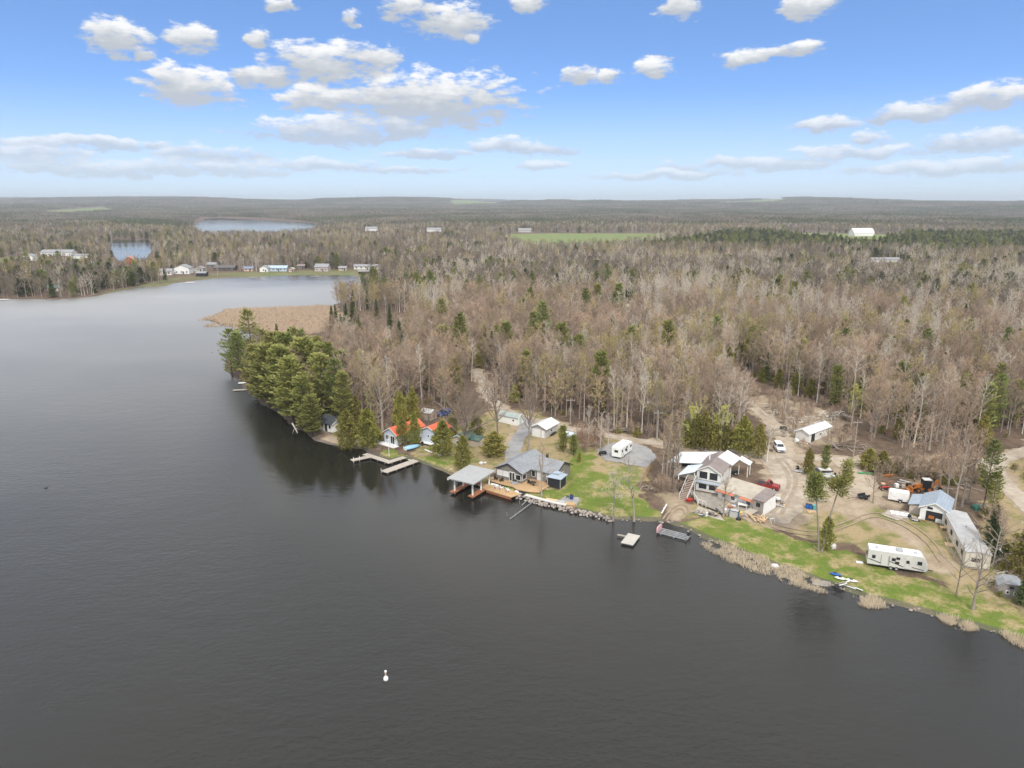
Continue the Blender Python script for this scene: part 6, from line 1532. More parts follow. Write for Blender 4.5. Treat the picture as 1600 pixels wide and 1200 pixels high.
# kayaks, planks and old dock pieces hauled out
for nm, px, py, ang, ln, m_, lab in (('blue_kayak', 1305, 899, -28, 1.9, blue_plastic, 'blue kayak pulled up on the grass by the shore'), ('white_paddleboard', 1313, 905, -25, 1.8, white, 'white board on the shore below the blue kayak'), ('white_canoe', 1330, 909, -25, 2.1, offwhite, 'white canoe on top of the shore scrap heap')):
    simple(nm, lab, 'boat', px, py, ang, [('hull', 'loft', ([[(x*ln/2, w*math.cos(a*.785), .25+w*.7*math.sin(a*.785)) for a in range(8)] for x, w in ((-1, .03), (-.5, .28), (.1, .34), (.6, .24), (1, .03))],), m_), ('seat', 'box', (-.3, .2, -.16, .16, .42, .5), dark)])
p = G(1322, 916); t = thing('scrap_dock_heap', 'heap of old dock frames and boards at the water edge', 'scrap heap', p); rg = random.Random(9)
for k in range(16):
    a = R(rg.uniform(-60, 30)); ln = rg.uniform(1, 2.6); c = (p.x+rg.uniform(-1.8, 1.8), p.y+rg.uniform(-1.1, 1.1), p.z+.05+k*.04)
    part(t, 'board', MB().bar((c[0]-math.cos(a)*ln/2, c[1]-math.sin(a)*ln/2, c[2]), (c[0]+math.cos(a)*ln/2, c[1]+math.sin(a)*ln/2, c[2]+rg.uniform(-.05, .2)), .15, .06), (grey_weathered, dark, white)[k % 3])
f = fr_at(1283, 910, -20); t = thing('driftwood_raft', 'rotting plank raft among the reeds with a green sheet', 'raft', f.o)
for k in range(6): part(t, 'plank', MB(f).box(-1.4+.1*(k % 2), 1.5, -.75+.26*k, -.53+.26*k, .15+.03*k, .22+.03*k), grey_weathered)
part(t, 'green_sheet', MB(f).box(-1.9, -.9, -1.2, -.5, .05, .12), mat('pale_green_sheet', (.30, .42, .34), None, .7, 2))
# scattered yard lumber and logs, white slabs on the concrete
for k in range(8):
    px, py = 1394 + (k % 4)*7.5 + (k//4)*1.5, 800 + (k % 4)*1.3 + (k//4)*3.2
    simple('paving_slab', 'white paving slab laid out on the concrete slab', 'slab', px, py, -25, [('slab', 'box', (-.38, .38, -.3, .3, .11, .2), white)])['group'] = 'white slabs set out on the concrete'
rg = random.Random(12)
def log_heap(name, label, px, py, n, sx, sy, lmin, lmax, m, r=(.06, .16), cat='brush pile', up=.3, aim=None):
    p = G(px, py); t = thing(name, label, cat, p)
    for k in range(n):
        a = rg.uniform(0, math.pi) if aim is None else R(aim + rg.uniform(-30, 30)); ln = rg.uniform(lmin, lmax); rad = rg.uniform(*r)
        x, y = p.x+rg.uniform(-sx, sx), p.y+rg.uniform(-sy, sy); z = zat(x, y)+rad+rg.uniform(0, up)
        d_ = Vector((math.cos(a), math.sin(a), rg.uniform(-.12, .25)))*ln/2; c = Vector((x, y, z + max(0, d_.z)))
        part(t, 'log', MB().tube([tuple(c-d_), tuple(c+Vector((rg.uniform(-.1, .1), rg.uniform(-.1, .1), 0))), tuple(c+d_)], np.array([rad, rad*.8, rad*.5]), 6), m)
    return t
log_heap('brush_pile', 'heap of pale felled logs at the back of the brush clearing', 1262, 658, 34, 7, 3, 2, 6, bark_pale)
log_heap('brush_pile', 'tangle of pale branches beside the white-roofed shed', 1300, 652, 26, 4, 3, 2, 5, bark_pale, up=1.0)
log_heap('brush_pile', 'reddish slash pile left of the white van', 1214, 678, 30, 4, 3, 1, 3, bark_grey, up=.8)
log_heap('brush_pile', 'scattered grey logs right of the white-roofed shed', 1328, 700, 26, 5, 4, 1.5, 4, bark_grey, up=.5)
log_heap('brush_pile', 'scattered branches on the ground behind the backhoe', 1478, 757, 30, 6, 4, 1, 3.5, bark_grey, up=.3)
log_heap('brush_pile', 'pale branch litter on the track into the clearing', 1190, 640, 28, 8, 6, 1, 4, bark_pale, up=.3)
log_heap('brush_pile', 'branch litter under the trees behind the mobile home', 1560, 900, 24, 5, 4, 1, 3, bark_grey, up=.4)
log_heap('brush_pile', 'dark branch heap at the edge of the bare bank', 1030, 764, 22, 3, 1.5, .8, 2.4, bark_grey, up=.3)
log_heap('log_row', 'row of logs and brush along the wood edge behind the camper', 1000, 674, 36, 12, 1.5, 1, 4, bark_grey, up=.4, aim=-15)
log_heap('log_row', 'short row of brown logs between the garage and the camper pad', 915, 698, 20, 4, .8, .8, 2.4, bark_grey, up=.4, aim=-15)

def clutter(label, px, py, n, sx, sy, seed):
    p = G(px, py); t = thing('scrap_heap', label, 'scrap heap', p); g = random.Random(seed); ms = (lumber, grey_weathered, white, dark, tan_roof, blue_grey, grey_weathered, deck_red)
    for k in range(n):
        x, y = p.x + g.uniform(-sx, sx), p.y + g.uniform(-sy, sy); z = zat(x, y); f = Frame((x, y, z), g.uniform(0, 180)); m_ = g.choice(ms)
        if k % 3: part(t, 'board', MB(f).box(-g.uniform(.4, 1.3), g.uniform(.4, 1.3), -.1, .12, .02 + .02*k, .10 + .02*k), m_)
        else: w = g.uniform(.2, .5); part(t, 'crate', MB(f).box(-w, w, -w*.8, w*.8, 0, g.uniform(.3, .8)), m_)
clutter('clutter of boards and crates along the lake edge of the weathered deck', 1112, 803, 26, 3.2, 1.2, 1)
clutter('clutter of boards and boxes in front of the tan-roofed wing', 1150, 793, 22, 3.0, 1.0, 2)
clutter('junk heaped beside the white end wall of the big house', 1212, 786, 18, 1.2, 2.2, 3)
clutter('junk scattered behind the stored boat', 1258, 735, 20, 2.6, 1.6, 4)
clutter('junk piled under the metal carport', 1068, 738, 20, 2.4, 1.5, 5)
clutter('boards and scraps between the backhoe and the enclosed trailer', 1408, 758, 22, 4.0, 1.6, 6)
clutter('scraps of wood in front of the white-roofed shed', 1252, 690, 18, 1.6, 2.0, 7)
clutter('odds and ends beside the open door of the grey-roofed garage', 1431, 812, 12, 1.0, .8, 8)
# ================================================================== far shore houses
hz = 0
def far_house(name, label, px, py, w, dp, hw, hr, wm_, rm_, ang, ridge='x', nwin=3, cat='house'):
    if cat == 'house' and py > 395: w *= .85; hw *= .88; hr *= .85
    p = G(px, py); f = Frame(p, ang); f = f.sub(-w/2, 0)
    t = thing(name, label, cat, p); gable(t, f, w, dp, hw, hr, wm_, rm_, ridge, .5)
    for k in range(nwin): window(t, f, w*(k+.5)/nwin - .7, 1.0, 1.4, 1.3)
    if cat == 'house': door(t, f, w*.5+.9 if nwin > 1 else w*.7, 0, 1.0, 2.1, dark)
    return t
far_roof = mat('far_grey_roof', (.30, .30, .31), (.24, .24, .25), .8, 1); brick_red = mat('red_brown_siding', (.36, .09, .05), (.28, .07, .04), .8, 1); peach = mat('peach_siding', (.62, .46, .36), None, .8, 1); pale_blue_s = mat('pale_blue_siding', (.50, .60, .70), None, .7, 1)
for a in (
 ('far_cottage', 'pale cottage with a flat white roof at the right end of the far shore', 572, 421, 26, 8, 3.2, 5.0, offwhite, far_roof, 2, 'x', 5),
 ('far_house', 'large pink-grey house with grey roof on the far shore lawn', 502, 424, 14, 9, 4.4, 7.5, mat('pinkish_siding', (.50, .43, .42), None, .8, 1), far_roof, -4, 'x', 3),
 ('far_cottage', 'long pale blue cottage on the far shore', 433, 424, 20, 9, 3.4, 5.6, pale_blue_s, mat('blue_roof', (.42, .52, .60), None, .7, 1), 2, 'x', 5),
 ('far_cottage', 'white cottage beside the long pale blue cottage on the far shore', 412, 425, 8, 7, 4.0, 6.5, white, far_roof, 0, 'y', 1),
 ('far_cottage', 'small peach cottage left of the white one on the far shore', 388, 424, 9, 7, 2.8, 4.6, peach, mat('slate_blue_roof', (.22, .25, .33), None, .8, 1), 3, 'x', 2),
 ('far_cottage', 'dark brown cottage on the bank above the dark boathouse', 350, 423, 22, 8, 3.0, 5.4, mat('dark_brown_siding', (.10, .085, .08), None, .8, 1), mat('dark_brown_roof', (.13, .12, .12), None, .8, 1), 2, 'x', 4),
 ('far_house', 'two-gabled white house with tall windows on the left far shore', 284, 428, 15, 10, 5.6, 9.0, white, far_roof, 4, 'y', 3),
 ('far_cottage', 'white cottage half hidden left of the two-gabled house', 257, 430, 13, 8, 3.6, 6.0, offwhite, far_roof, 8, 'x', 3),
 ('far_house', 'red house with a steep red and white roof above the left bay', 202, 414, 15, 12, 5.0, 11.0, brick_red, mat('pale_red_roof', (.52, .25, .20), None, .7, 1), 15, 'y', 2),
 ('far_cottage', 'tan cottage below the red house', 232, 424, 12, 8, 3.2, 5.6, tan_siding, mat('tan_grey_roof', (.42, .38, .33), None, .8, 1), 5, 'x', 3),
 ('far_house', 'long white house on the left hillside', 88, 400, 42, 12, 4.4, 8.0, white, far_roof, 2, 'x', 6),
 ('far_house', 'white two-storey house at the left edge of the far shore', 44, 408, 11, 9, 6.0, 8.5, white, far_roof, 5, 'y', 2),
 ('far_garage', 'long low white garage right of the white hillside house', 124, 404, 17, 8, 3.2, 4.6, white, far_roof, 5, 'x', 0, 'garage'),
 ('far_cottage', 'small green-roofed cabin under the trees of the left shore', 82, 455, 9, 7, 2.8, 4.6, cream, green_roof, 6, 'x', 2),
 ('far_cottage', 'pale grey cabin behind the left shore trees', 38, 432, 10, 7, 3.0, 5.0, light_grey, far_roof, 6, 'x', 2),
 ('far_cottage', 'small orange cabin between the blue cottage and the pink-grey house', 455, 425, 5, 5, 3.0, 4.6, peach, tan_siding, 0, 'y', 1),
 ('far_barn', 'big white barn standing above the dark plantation', 1350, 369, 36, 18, 6.0, 13.0, white, mat('barn_roof', (.70, .70, .71), None, .6, 1), 4, 'x', 0, 'barn'),
 ('far_barn', 'low grey barn in the green field on the skyline', 820, 363, 26, 12, 4.5, 8.0, light_grey, far_roof, 0, 'x', 0, 'barn'),
 ('far_building', 'long pale low building in the wood below the white barn', 1384, 410, 30, 8, 3.0, 4.6, offwhite, far_roof, 2, 'x', 0, 'building'),
 ('far_house', 'tiny white house in the trees right of the far lake', 580, 361, 26, 12, 5.0, 9.0, white, far_roof, 0, 'x', 0),
 ('far_house', 'tiny white house on the slope right of centre', 678, 362, 30, 12, 5.0, 8.0, white, far_roof, 0, 'x', 0),
 ('far_building', 'small pale roof at the road deep in the near wood', 983, 488, 7, 6, 2.6, 4.0, cream, mat('tan_metal_roof', (.55, .48, .40), None, .6, 1), 0, 'x', 1, 'building'),
 ('far_building', 'grey roofed cabin in the wood behind the pines', 730, 500, 12, 8, 2.8, 4.6, light_grey, far_roof, 10, 'x', 2, 'building'),
 ('far_cottage', 'cream cabin near the water at the far left edge', 20, 448, 9, 7, 3, 5, cream, far_roof, 8, 'x', 2),
 ('far_cottage', 'grey cabin in the trees of the left shore, middle one', 112, 438, 10, 7, 3, 5, light_grey, brown_roof, 6, 'x', 2),
 ('far_cottage', 'white cabin in the trees of the left shore, below the red house', 150, 432, 9, 7, 3, 5, white, far_roof, 10, 'y', 1),
 ('far_cottage', 'tan cabin half way up the left shore', 60, 424, 10, 7, 3, 5, tan_siding, far_roof, 3, 'x', 2),
 ('far_cottage', 'small white cabin on the low bank right of the left shore conifers', 178, 440, 8, 6, 2.8, 4.4, offwhite, brown_roof, 8, 'x', 1),
 ('far_cottage', 'grey cabin just right of the two-gabled white house', 310, 424, 9, 7, 3, 5, light_grey, far_roof, 2, 'y', 1),
 ('far_cottage', 'dark cabin behind the bank left of the brown cottage', 330, 418, 10, 7, 3.2, 5.2, grey_siding, far_roof, 0, 'x', 2),
 ('far_cottage', 'pale cabin on the left slope above the shore', 15, 420, 10, 8, 3.2, 5.4, offwhite, green_roof, 6, 'x', 2),
 ('far_cottage', 'small grey cabin behind the orange cabin on the far shore', 470, 420, 8, 6, 2.8, 4.6, grey_siding, brown_roof, 0, 'x', 1),
 ('far_cottage', 'tan cabin between the pink-grey house and the flat-roofed cottage', 535, 423, 8, 6, 2.8, 4.4, tan_siding, far_roof, 0, 'x', 1),
 ('far_boathouse', 'dark boathouse at the water by the brown cottage', 314, 432, 8, 6, 2.8, 3.8, dark, far_roof, 2, 'x', 0, 'boathouse'),
 ('far_boathouse', 'dark boathouse in the corner of the bay', 568, 429, 9, 6, 2.6, 3.4, dark, far_roof, 2, 'x', 0, 'boathouse'),
): far_house(*a)
for px, lab in ((296, 'white dock below the two-gabled house on the far shore'), (395, 'grey dock below the peach cottage'), (490, 'long pale dock below the pink-grey house'), (555, 'pale dock near the dark corner boathouse'), (6, 'white dock at the left edge of the far shore')):
    py = np.interp(px, [0, 90, 180, 270, 340, 400, 500, 560], [467.5, 468, 456, 444, 436, 432.5, 431, 431]); a, b2 = gpz(px-6, py + .8, .4), gpz(px+8, py + .4, .4)
    dock('far_dock', lab, [a, b2], 2.0, white if px in (296, 6) else dock_grey, .6, False)

# ================================================================== hand-placed trees
for kd, px, py, h, lab, *rest in (
 ('pine', 363, 590, 18, 'green pine leaning over the water at the very tip of the point', 0, 1.25),
 ('pine', 376, 594, 17, 'second pine from the tip of the wooded point', 1, 1.2),
 ('pine', 397, 580, 23, 'tallest pine on the tip of the wooded point', 0, 1.15),
 ('red_pine', 402, 622, 17, 'yellow-green pine leaning from the point shore, nearest its tip', 0, 1.45),
 ('red_pine', 420, 636, 19, 'yellow-green pine on the point shore behind the black reflection', 1, 1.45),
 ('red_pine', 441, 646, 20, 'broad yellow-green pine in the middle of the point shore', 0, 1.5),
 ('red_pine', 459, 662, 18.5, 'yellow-green pine above the pale fallen trunk', 1, 1.4),
 ('red_pine', 478, 675, 15.5, 'low-branched pine beside the pale fallen trunk', 0, 1.35),
 ('red_pine', 505, 658, 19, 'tall yellow-green pine just behind the charcoal-roofed cottage', 0, 1.4),
 ('pine', 530, 664, 19, 'dark green pine right behind the charcoal-roofed cottage', 0, 1.15),
 ('red_pine', 489, 682, 11, 'short pine in front of the charcoal-roofed cottage', 1, 1.4),
 ('red_pine', 486, 628, 19, 'yellow-green pine set back from the middle of the point', 1, 1.4),
 ('pine', 540, 640, 18, 'green pine set back right of the charcoal-roofed cottage'),
 ('red_pine', 432, 612, 19, 'yellow-green pine in the second row near the tip of the point', 1, 1.3), ('pine', 415, 600, 19, 'green pine in the second row, just right of the tallest pine'),
 ('red_pine', 455, 615, 20, 'yellow-green pine in the second row at the middle of the point', 0, 1.35), ('red_pine', 474, 632, 20, 'yellow-green pine in the second row above the fallen trunk', 1, 1.35), ('red_pine', 515, 640, 20, 'yellow-green pine in the second row behind the charcoal-roofed cottage', 0, 1.35), ('red_pine', 500, 612, 18, 'yellow-green pine in the third row of the point'),
 ('red_pine', 538, 672, 16, 'yellow-green pine beside the right wall of the charcoal-roofed cottage'), ('pine', 372, 578, 15, 'green pine at the back of the point tip'),
 ('cedar', 543, 699, 10.5, 'left of two cone-shaped cedars on the shore by the grey dock', 1, 1.2),
 ('cedar', 575, 700, 10.5, 'right of two cone-shaped cedars on the shore by the grey dock', 0, 1.15),
 ('cedar', 557, 668, 9, 'small cedar behind the two shore cedars'),
 ('spruce', 436, 560, 14, 'dark narrow spruce standing before the reed marsh, left one'), ('spruce', 455, 560, 12, 'dark narrow spruce standing before the reed marsh, right one'),
 ('spruce', 626, 580, 18.5, 'big dark conical spruce behind the red-roofed cottage', 0, 1.2), ('pine', 692, 575, 16, 'spreading green pine in the wood behind the red-roofed cottage', 1, 1.25),
 ('cedar', 629, 695, 7.8, 'cedar hiding the middle of the red roof'), ('cedar', 648, 696, 8.6, 'cedar between the two red-roofed wings', 1, .9), ('cedar', 627, 676, 11, 'tall thin cedar behind the red-roofed cottage', 2, .7), ('cedar', 645, 668, 11, 'tall cedar behind the right red-roofed wing', 0, .75),
 ('cedar', 691, 713, 9.0, 'bushy cedar on the lawn left of the green-roofed shed', 0, 1.25), ('cedar', 724, 737, 8.6, 'bushy cedar on the lawn behind the boat shelter', 1, 1.1),
 ('cedar', 772, 712, 6.0, 'round evergreen left of the driveway', 2, 1.75), ('cedar', 745, 690, 7, 'dark evergreen behind the green-roofed shed', 1, 1.3), ('cedar', 708, 682, 7, 'small evergreen at the green-roofed shed'),
 ('red_pine', 880, 706, 6.8, 'young yellow-green pine below the single garage', 0, 1.2), ('red_pine', 896, 712, 5.2, 'smaller young pine right of the single garage', 1, 1.2), ('cedar', 905, 722, 2.4, 'tiny evergreen on the lawn below the young pines'),
 ('cedar', 1070, 700, 7.5, 'leftmost cedar of the row behind the big house'), ('cedar', 1086, 702, 9, 'second cedar of the row behind the big house', 1, .95), ('cedar', 1100, 703, 9.5, 'third cedar of the row behind the big house', 0, .95), ('cedar', 1117, 704, 9, 'fourth cedar of the row behind the big house', 1, 1.0), ('cedar', 1132, 705, 7, 'fifth cedar of the row behind the big house', 2, .95), ('cedar', 1160, 710, 9.5, 'cedar behind the white gable carport', 0, 1.1), ('cedar', 1184, 716, 8.5, 'cedar at the corner of the yard driveway', 1, 1.0),
 ('cedar', 1290, 860, 6.4, 'cedar at the foot of the leaning yard pines', 1, .95),
 ('cedar', 1262, 742, 6, 'slim cedar left of the stored boat', 2, .7), ('red_pine', 1288, 738, 6.5, 'yellow-green pine behind the stored boat', 0, 1.0),
 ('cedar', 1357, 735, 5, 'evergreen bush by the road right of the utility pole', 2, 1.5), ('cedar', 1378, 737, 5, 'evergreen bush by the road above the green kayak', 1, 1.5),
 ('pine', 1535, 800, 15, 'tall dark pine behind the mobile home', 2, .85), ('pine', 1548, 806, 9, 'shorter pine beside the tall one behind the mobile home', 1, .9), ('spruce', 1545, 872, 10, 'dark evergreen right of the mobile home', 0, 1.3), ('cedar', 1598, 900, 6.5, 'bushy yellow-green cedar at the right edge', 1, 1.7), ('cedar', 1612, 880, 7, 'bushy cedar cut by the right edge', 0, 1.7), ('spruce', 1596, 945, 6, 'dark evergreen beside the grey waterside shed', 0, 1.4),
 ('cedar', 905, 575, 13, 'dark cone-shaped evergreen in the wood behind the garage', 1, 1.1), ('pine', 985, 590, 18, 'green pine in the wood behind the camper', 0, 1.0), ('spruce', 995, 560, 15, 'dark spruce behind the green pine'),
): plant(kd, px, py, h, lab, *rest)
for k, (px, h) in enumerate(((519, 13), (526, 15), (534, 12), (541, 14), (552, 16), (562, 12), (590, 16), (610, 15))):
    plant('spruce', px, 520 + (k % 3)*6, h, ('dark spruce in the row beside the reed marsh, number %s from the left' % ('one two three four five six seven eight'.split()[k])))
# single leafless trees between the houses
def special(name, label, px, py, g, mats, rz=0.0):
    v = Variant(name, g, mats, 1); p = G(px, py)
    o = bpy.data.objects.new(name, None); col.objects.link(o); o.location = (p.x, p.y, p.z - .1); o.rotation_euler = (0, 0, rz); tag(o, label, 'tree')
    link('trunk', v.trunk, o); link('crown', v.crown, o)
    return o
special('spreading_bare_tree', 'huge spreading leafless tree beside the green-roofed shed', 728, 700, gen_bare(401, 15, .22, 7.4, 26, 9, 13, .045, 2, 30, thick=2.1, fork=True), BM)
special('tall_bare_tree', 'leafless tree with straight trunk left of the white shed', 778, 690, gen_bare(402, 15, .36, 5.2, 22, 7, 10, .045, 2, 42, thick=1.5), BM)
special('tall_bare_tree', 'leafless tree with forked trunk beside the driveway', 826, 706, gen_bare(403, 14.5, .40, 4.8, 20, 7, 10, .045, 2, 46, thick=1.6), BM)
special('broad_budding_tree', 'broad budding tree behind the two shore cedars', 598, 672, gen_bare(412, 15.5, .25, 5.6, 22, 8, 11, .045, 2, 34, thick=1.6, buds=.5, bud_size=.22), UM)
special('broad_bare_tree', 'broad leafless tree behind the red-roofed cottage roofs', 640, 640, gen_bare(413, 15, .28, 5.2, 20, 8, 11, .045, 2, 34, thick=1.5), BM)
special('broad_bare_tree', 'broad leafless tree on the bank above the dark blue car', 690, 630, gen_bare(414, 14, .28, 5.0, 20, 8, 11, .045, 2, 34, thick=1.5), BM)
special('thin_bare_tree', 'thin pale leafless tree rising in front of the grey cottage', 846, 775, gen_bare(404, 12.0, .35, 2.4, 13, 6, 7, .032, 1, 40, thick=1.15), (bark_grey, twig_brown))
special('weeping_bare_tree', 'drooping leafless tree at the water, left of the twin shore trees', 958, 811, gen_bare(405, 10.5, .35, 2.9, 14, 6, 8, .035, 2, 35, droop=.45, thick=1.3), (bark_grey, twig_pale))
special('shore_bare_tree', 'leaning leafless tree at the water, right of the twin shore trees', 991, 811, gen_bare(406, 13.5, .40, 3.2, 14, 6, 7, .032, 1, 34, droop=.2, thick=1.3, lean=(-1.6, .5)), (bark_grey, twig_pale))
special('bare_shrub_tree', 'low dark leafless tree on the weathered deck', 1130, 808, gen_bare(407, 7.5, .25, 2.2, 12, 5, 6, .04, 1, 35, thick=1.6), BM)
special('small_bare_tree', 'small leafless tree beside the black utility trailer', 1364, 786, gen_bare(408, 7.5, .3, 2.6, 12, 6, 7, .04, 1, 35, thick=1.3), BM)
special('foreground_bare_tree', 'sparse leafless tree on the right shore below the mobile home', 1520, 952, gen_bare(409, 10.0, .22, 3.6, 16, 6, 7, .03, 2, 38, thick=1.5), (bark_grey, twig_pale))
special('foreground_bare_tree', 'wispy leafless tree left of the mobile home end', 1494, 930, gen_bare(410, 9, .25, 3.0, 13, 6, 6, .03, 1, 38, thick=.9), (bark_grey, twig_pale))
special('right_bare_tree', 'grey leafless tree between the mobile home and the white tank', 1552, 880, gen_bare(411, 9, .25, 3.2, 14, 6, 7, .035, 2, 36, thick=1.2), BM)
for k, (px, py, h, lab) in enumerate(((1478, 790, 15, 'leafless tree left behind the grey-roofed garage'), (1490, 796, 17, 'tall leafless tree right behind the grey-roofed garage'), (1502, 792, 16, 'leafless tree between the garage and the mobile home'), (1512, 786, 15, 'leafless tree behind the far end of the mobile home'), (1468, 760, 13, 'leafless tree beside the backhoe'), (1415, 742, 13, 'leafless tree on the roadside left of the backhoe'), (1440, 735, 12, 'leafless tree on the roadside behind the backhoe'))):
    special('yard_bare_tree', lab, px, py, gen_bare(420 + k, h, .3, 3.0, 14, 6, 9, .045, 2, 45), BM)
for k, (px, py, h) in enumerate(((1034, 757, 15), (1041, 759, 17), (1047, 756, 16), (1053, 759, 17.5), (1059, 755, 15), (1038, 748, 14), (1050, 747, 16))):
    special('slender_bare_tree', 'slender leafless tree of the clump left of the big house, %s' % ('far left; second from left; third from left, tall; fourth from left, tallest; far right; back left; back right'.split('; ')[k]), px, py, gen_bare(440 + k, h, .25, 1.9, 15, 6, 8, .035, 1, 55, buds=.5 if k % 2 else 0, bud_size=.16), UM)
for k, (px, py, h, lab) in enumerate(((938, 700, 10, 'thin leafless tree left of the dark quad bike'), (920, 690, 9, 'thin leafless tree by the row of brown logs'), (950, 694, 8, 'thin leafless tree at the camper pad edge'), (1140, 612, 11, 'lone pale birch at the head of the clearing track'), (1225, 650, 10, 'lone leafless sapling in the brush clearing'), (1198, 722, 13, 'pale leafless trunk at the bend of the yard driveway'), (1126, 596, 13, 'pale birch on the left edge of the clearing'))):
    special('sapling', lab, px, py, gen_bare(460 + k, h, .25, 1.8, 11, 5, 6, .035, 1, 48, buds=.6 if k in (3, 6) else 0, bud_size=.2), (bark_pale, twig_pale, leaf_bud))
leaf_fresh = foliage('leaf_fresh', (.52, .54, .12), (.44, .46, .10), (.56, .50, .16), .12, .3)
for k, (px, py, h, lab) in enumerate(((1012, 640, 15, 'bright yellow-green budding birch behind the gravel pad'), (1020, 646, 13, 'smaller bright budding birch beside the first behind the gravel pad'), (1092, 622, 12, 'bright budding birch behind the cedar row'), (1118, 612, 13, 'bright budding birch at the left edge of the clearing'), (870, 640, 8, 'small yellow budding tree behind the single garage'), (580, 655, 9, 'pale budding tree on the neck of the wooded point'), (1078, 700, 10, 'budding birch between the left cedars behind the big house'), (1125, 706, 11, 'budding birch between the right cedars behind the big house'), (1330, 668, 11, 'bright budding tree beside the white-roofed shed'))):
    special('budding_birch', lab, px, py, gen_bare(480 + k, h, .35, 2.5, 14, 6, 8, .035, 2, 50, buds=1.3, bud_size=.26), (bark_pale, twig_pale, leaf_fresh))
# two leaning, high-crowned yard pines
def leaning_pine(seed, H, top, cbase):
    rg_ = np.random.default_rng(seed); tr = TB(); cr = TB(); z = np.linspace(0, 1, 8); P = np.stack([top[0]*z**1.3, top[1]*z, H*z], 1)
    tr.tube(P, .17*(1-.75*z)+.02, 7)
    for i in range(22):
        u = cbase + (1-cbase)*rg_.uniform(); b0 = np.array([np.interp(u, z, P[:, q]) for q in range(3)]); az = i*2.4; Lm = rg_.uniform(1.0, 2.3)*(1.25-.6*u)
        D = unit(np.array([math.cos(az), math.sin(az), rg_.uniform(.0, .5)])); q = np.linspace(0, 1, 4)[:, None]; Q = b0+D*q*Lm; tr.tube(Q, .04*(1-.8*q[:, 0])+.008, 3)
        n = 120; f = rg_.uniform(.3, 1.05, n)[:, None]; pp = b0+D*Lm*f+rg_.normal(0, .42, (n, 3)); cr.leaves(pp, unit(D+rg_.normal(0, .5, (n, 3))+np.array([0, 0, .4])), rg_.uniform(.35, .65, n), rg_.uniform(.12, .22, n), rg_)
    return tr.arr(), cr.arr(), (np.zeros((0, 3)), np.zeros((0, 3), int))
special('leaning_pine', 'leaning yard pine with bare trunk, tufted top tilting right', 1284, 862, leaning_pine(1, 16, (3.0, 1.0), .68), (bark_grey, needle_red_pine))
special('leaning_pine', 'leaning yard pine with bare trunk, tufted top tilting left', 1279, 862, leaning_pine(2, 14, (-1.8, 1.0), .70), (bark_grey, needle_pine))

# ================================================================== reeds and undergrowth (nobody could count these)
reed_m = foliage('reed_straw', (.70, .59, .44), (.57, .47, .34), (.68, .59, .45), .1, .2)
def reeds(name, label, polys, n, hmin, hmax, w, seed, z=0.0):
    rg_ = np.random.default_rng(seed); t = TB()
    for P, k in polys:
        x0, y0 = P.min(0); x1, y1 = P.max(0); X = rg_.uniform(x0, x1, k*4); Y = rg_.uniform(y0, y1, k*4)
        ok = inside(P, X + .4*rg_.normal(size=k*4), Y + .4*rg_.normal(size=k*4)); dn = vnoise(X*.6, Y*.6, seed) + .4*vnoise(X*2, Y*2, seed+1)
        ok &= dn > -.35
        X, Y = X[ok][:k], Y[ok][:k]; m = len(X)
        if m == 0: continue
        Pp = np.stack([X, Y, np.maximum(tz(X, Y), -.1)], 1); hh = rg_.uniform(hmin, hmax, m) * (1 + .25*vnoise(X*.5, Y*.5, seed+2))
        D = unit(np.stack([rg_.normal(0, .28, m), rg_.normal(0, .28, m), np.ones(m)], 1)); t.blades(Pp, D, hh, np.full(m, w), rg_)
    V, F = t.arr(); tag(link(name, mesh_tris(name, V, F, [reed_m])), label, kind='stuff')
marsh_m = foliage('marsh_straw', (.56, .45, .335), (.42, .325, .24), (.50, .40, .30), .1, .2)
def ragged(P, amp, sc, seed):
    Q = resample(np.concatenate([P, P[:1]]), 2.0); return Q + amp * np.stack([vnoise(Q[:, 0] * sc, Q[:, 1] * sc, seed), vnoise(Q[:, 0] * sc, Q[:, 1] * sc, seed + 1)], 1)
reeds('marsh_reeds', 'tan reed marsh off the wooded point', [(ragged(MARSH, 5.0, .12, 63), 26000)], 0, .7, 1.7, .22, 61)
bpy.data.objects['marsh_reeds'].data.materials[0] = marsh_m
reeds('shore_reeds', 'straw-coloured reeds along the right shore', [(poly(p, .2), k) for p, k in (
   ([(1093,848),(1120,846),(1150,858),(1200,874),(1208,884),(1203,898),(1177,890),(1145,879),(1119,864)], 5200), ([(1204,884),(1225,884),(1260,898),(1290,914),(1290,926),(1259,918),(1218,905)], 3600),
   ([(1337,931),(1352,930),(1378,938),(1386,946),(1362,950),(1340,942)], 1500), ([(1465,961),(1500,970),(1527,979),(1522,985),(1497,979),(1469,967)], 1500), ([(1560,985),(1600,1000),(1640,1015),(1640,1028),(1600,1012),(1575,1000)], 1800))], 0, .25, .85, .06, 62)
shr = [Variant('shrub%d' % i, gen_bare(500 + i, 2.6, .05, 1.0, 12, 4, 5, .035, 1, 45), (bark_grey, twig_brown), 2.6) for i in range(3)] + [Variant('shrub_green', gen_conifer(505, 1.8, .9, .02, 'cedar', .14, .6), (bark_dark, needle_cedar), 1.8)]
redtwig = foliage('twig_red_brown', (.30, .17, .115), (.23, .14, .10), (.33, .20, .13), .2, .15)
shr.append(Variant('shrub_red', gen_bare(510, 2.4, .05, 1.1, 12, 4, 6, .035, 1, 50), (bark_grey, redtwig), 2.4))
ux, uy, uv = [], [], []
rg_ = np.random.default_rng(77)
UX, UY = jitter(125, 300, 3.0); US = water_sd(UX, UY); fo = forest_ok(UX, UY, US) & (rg_.uniform(0, 1, len(UX)) < .5)
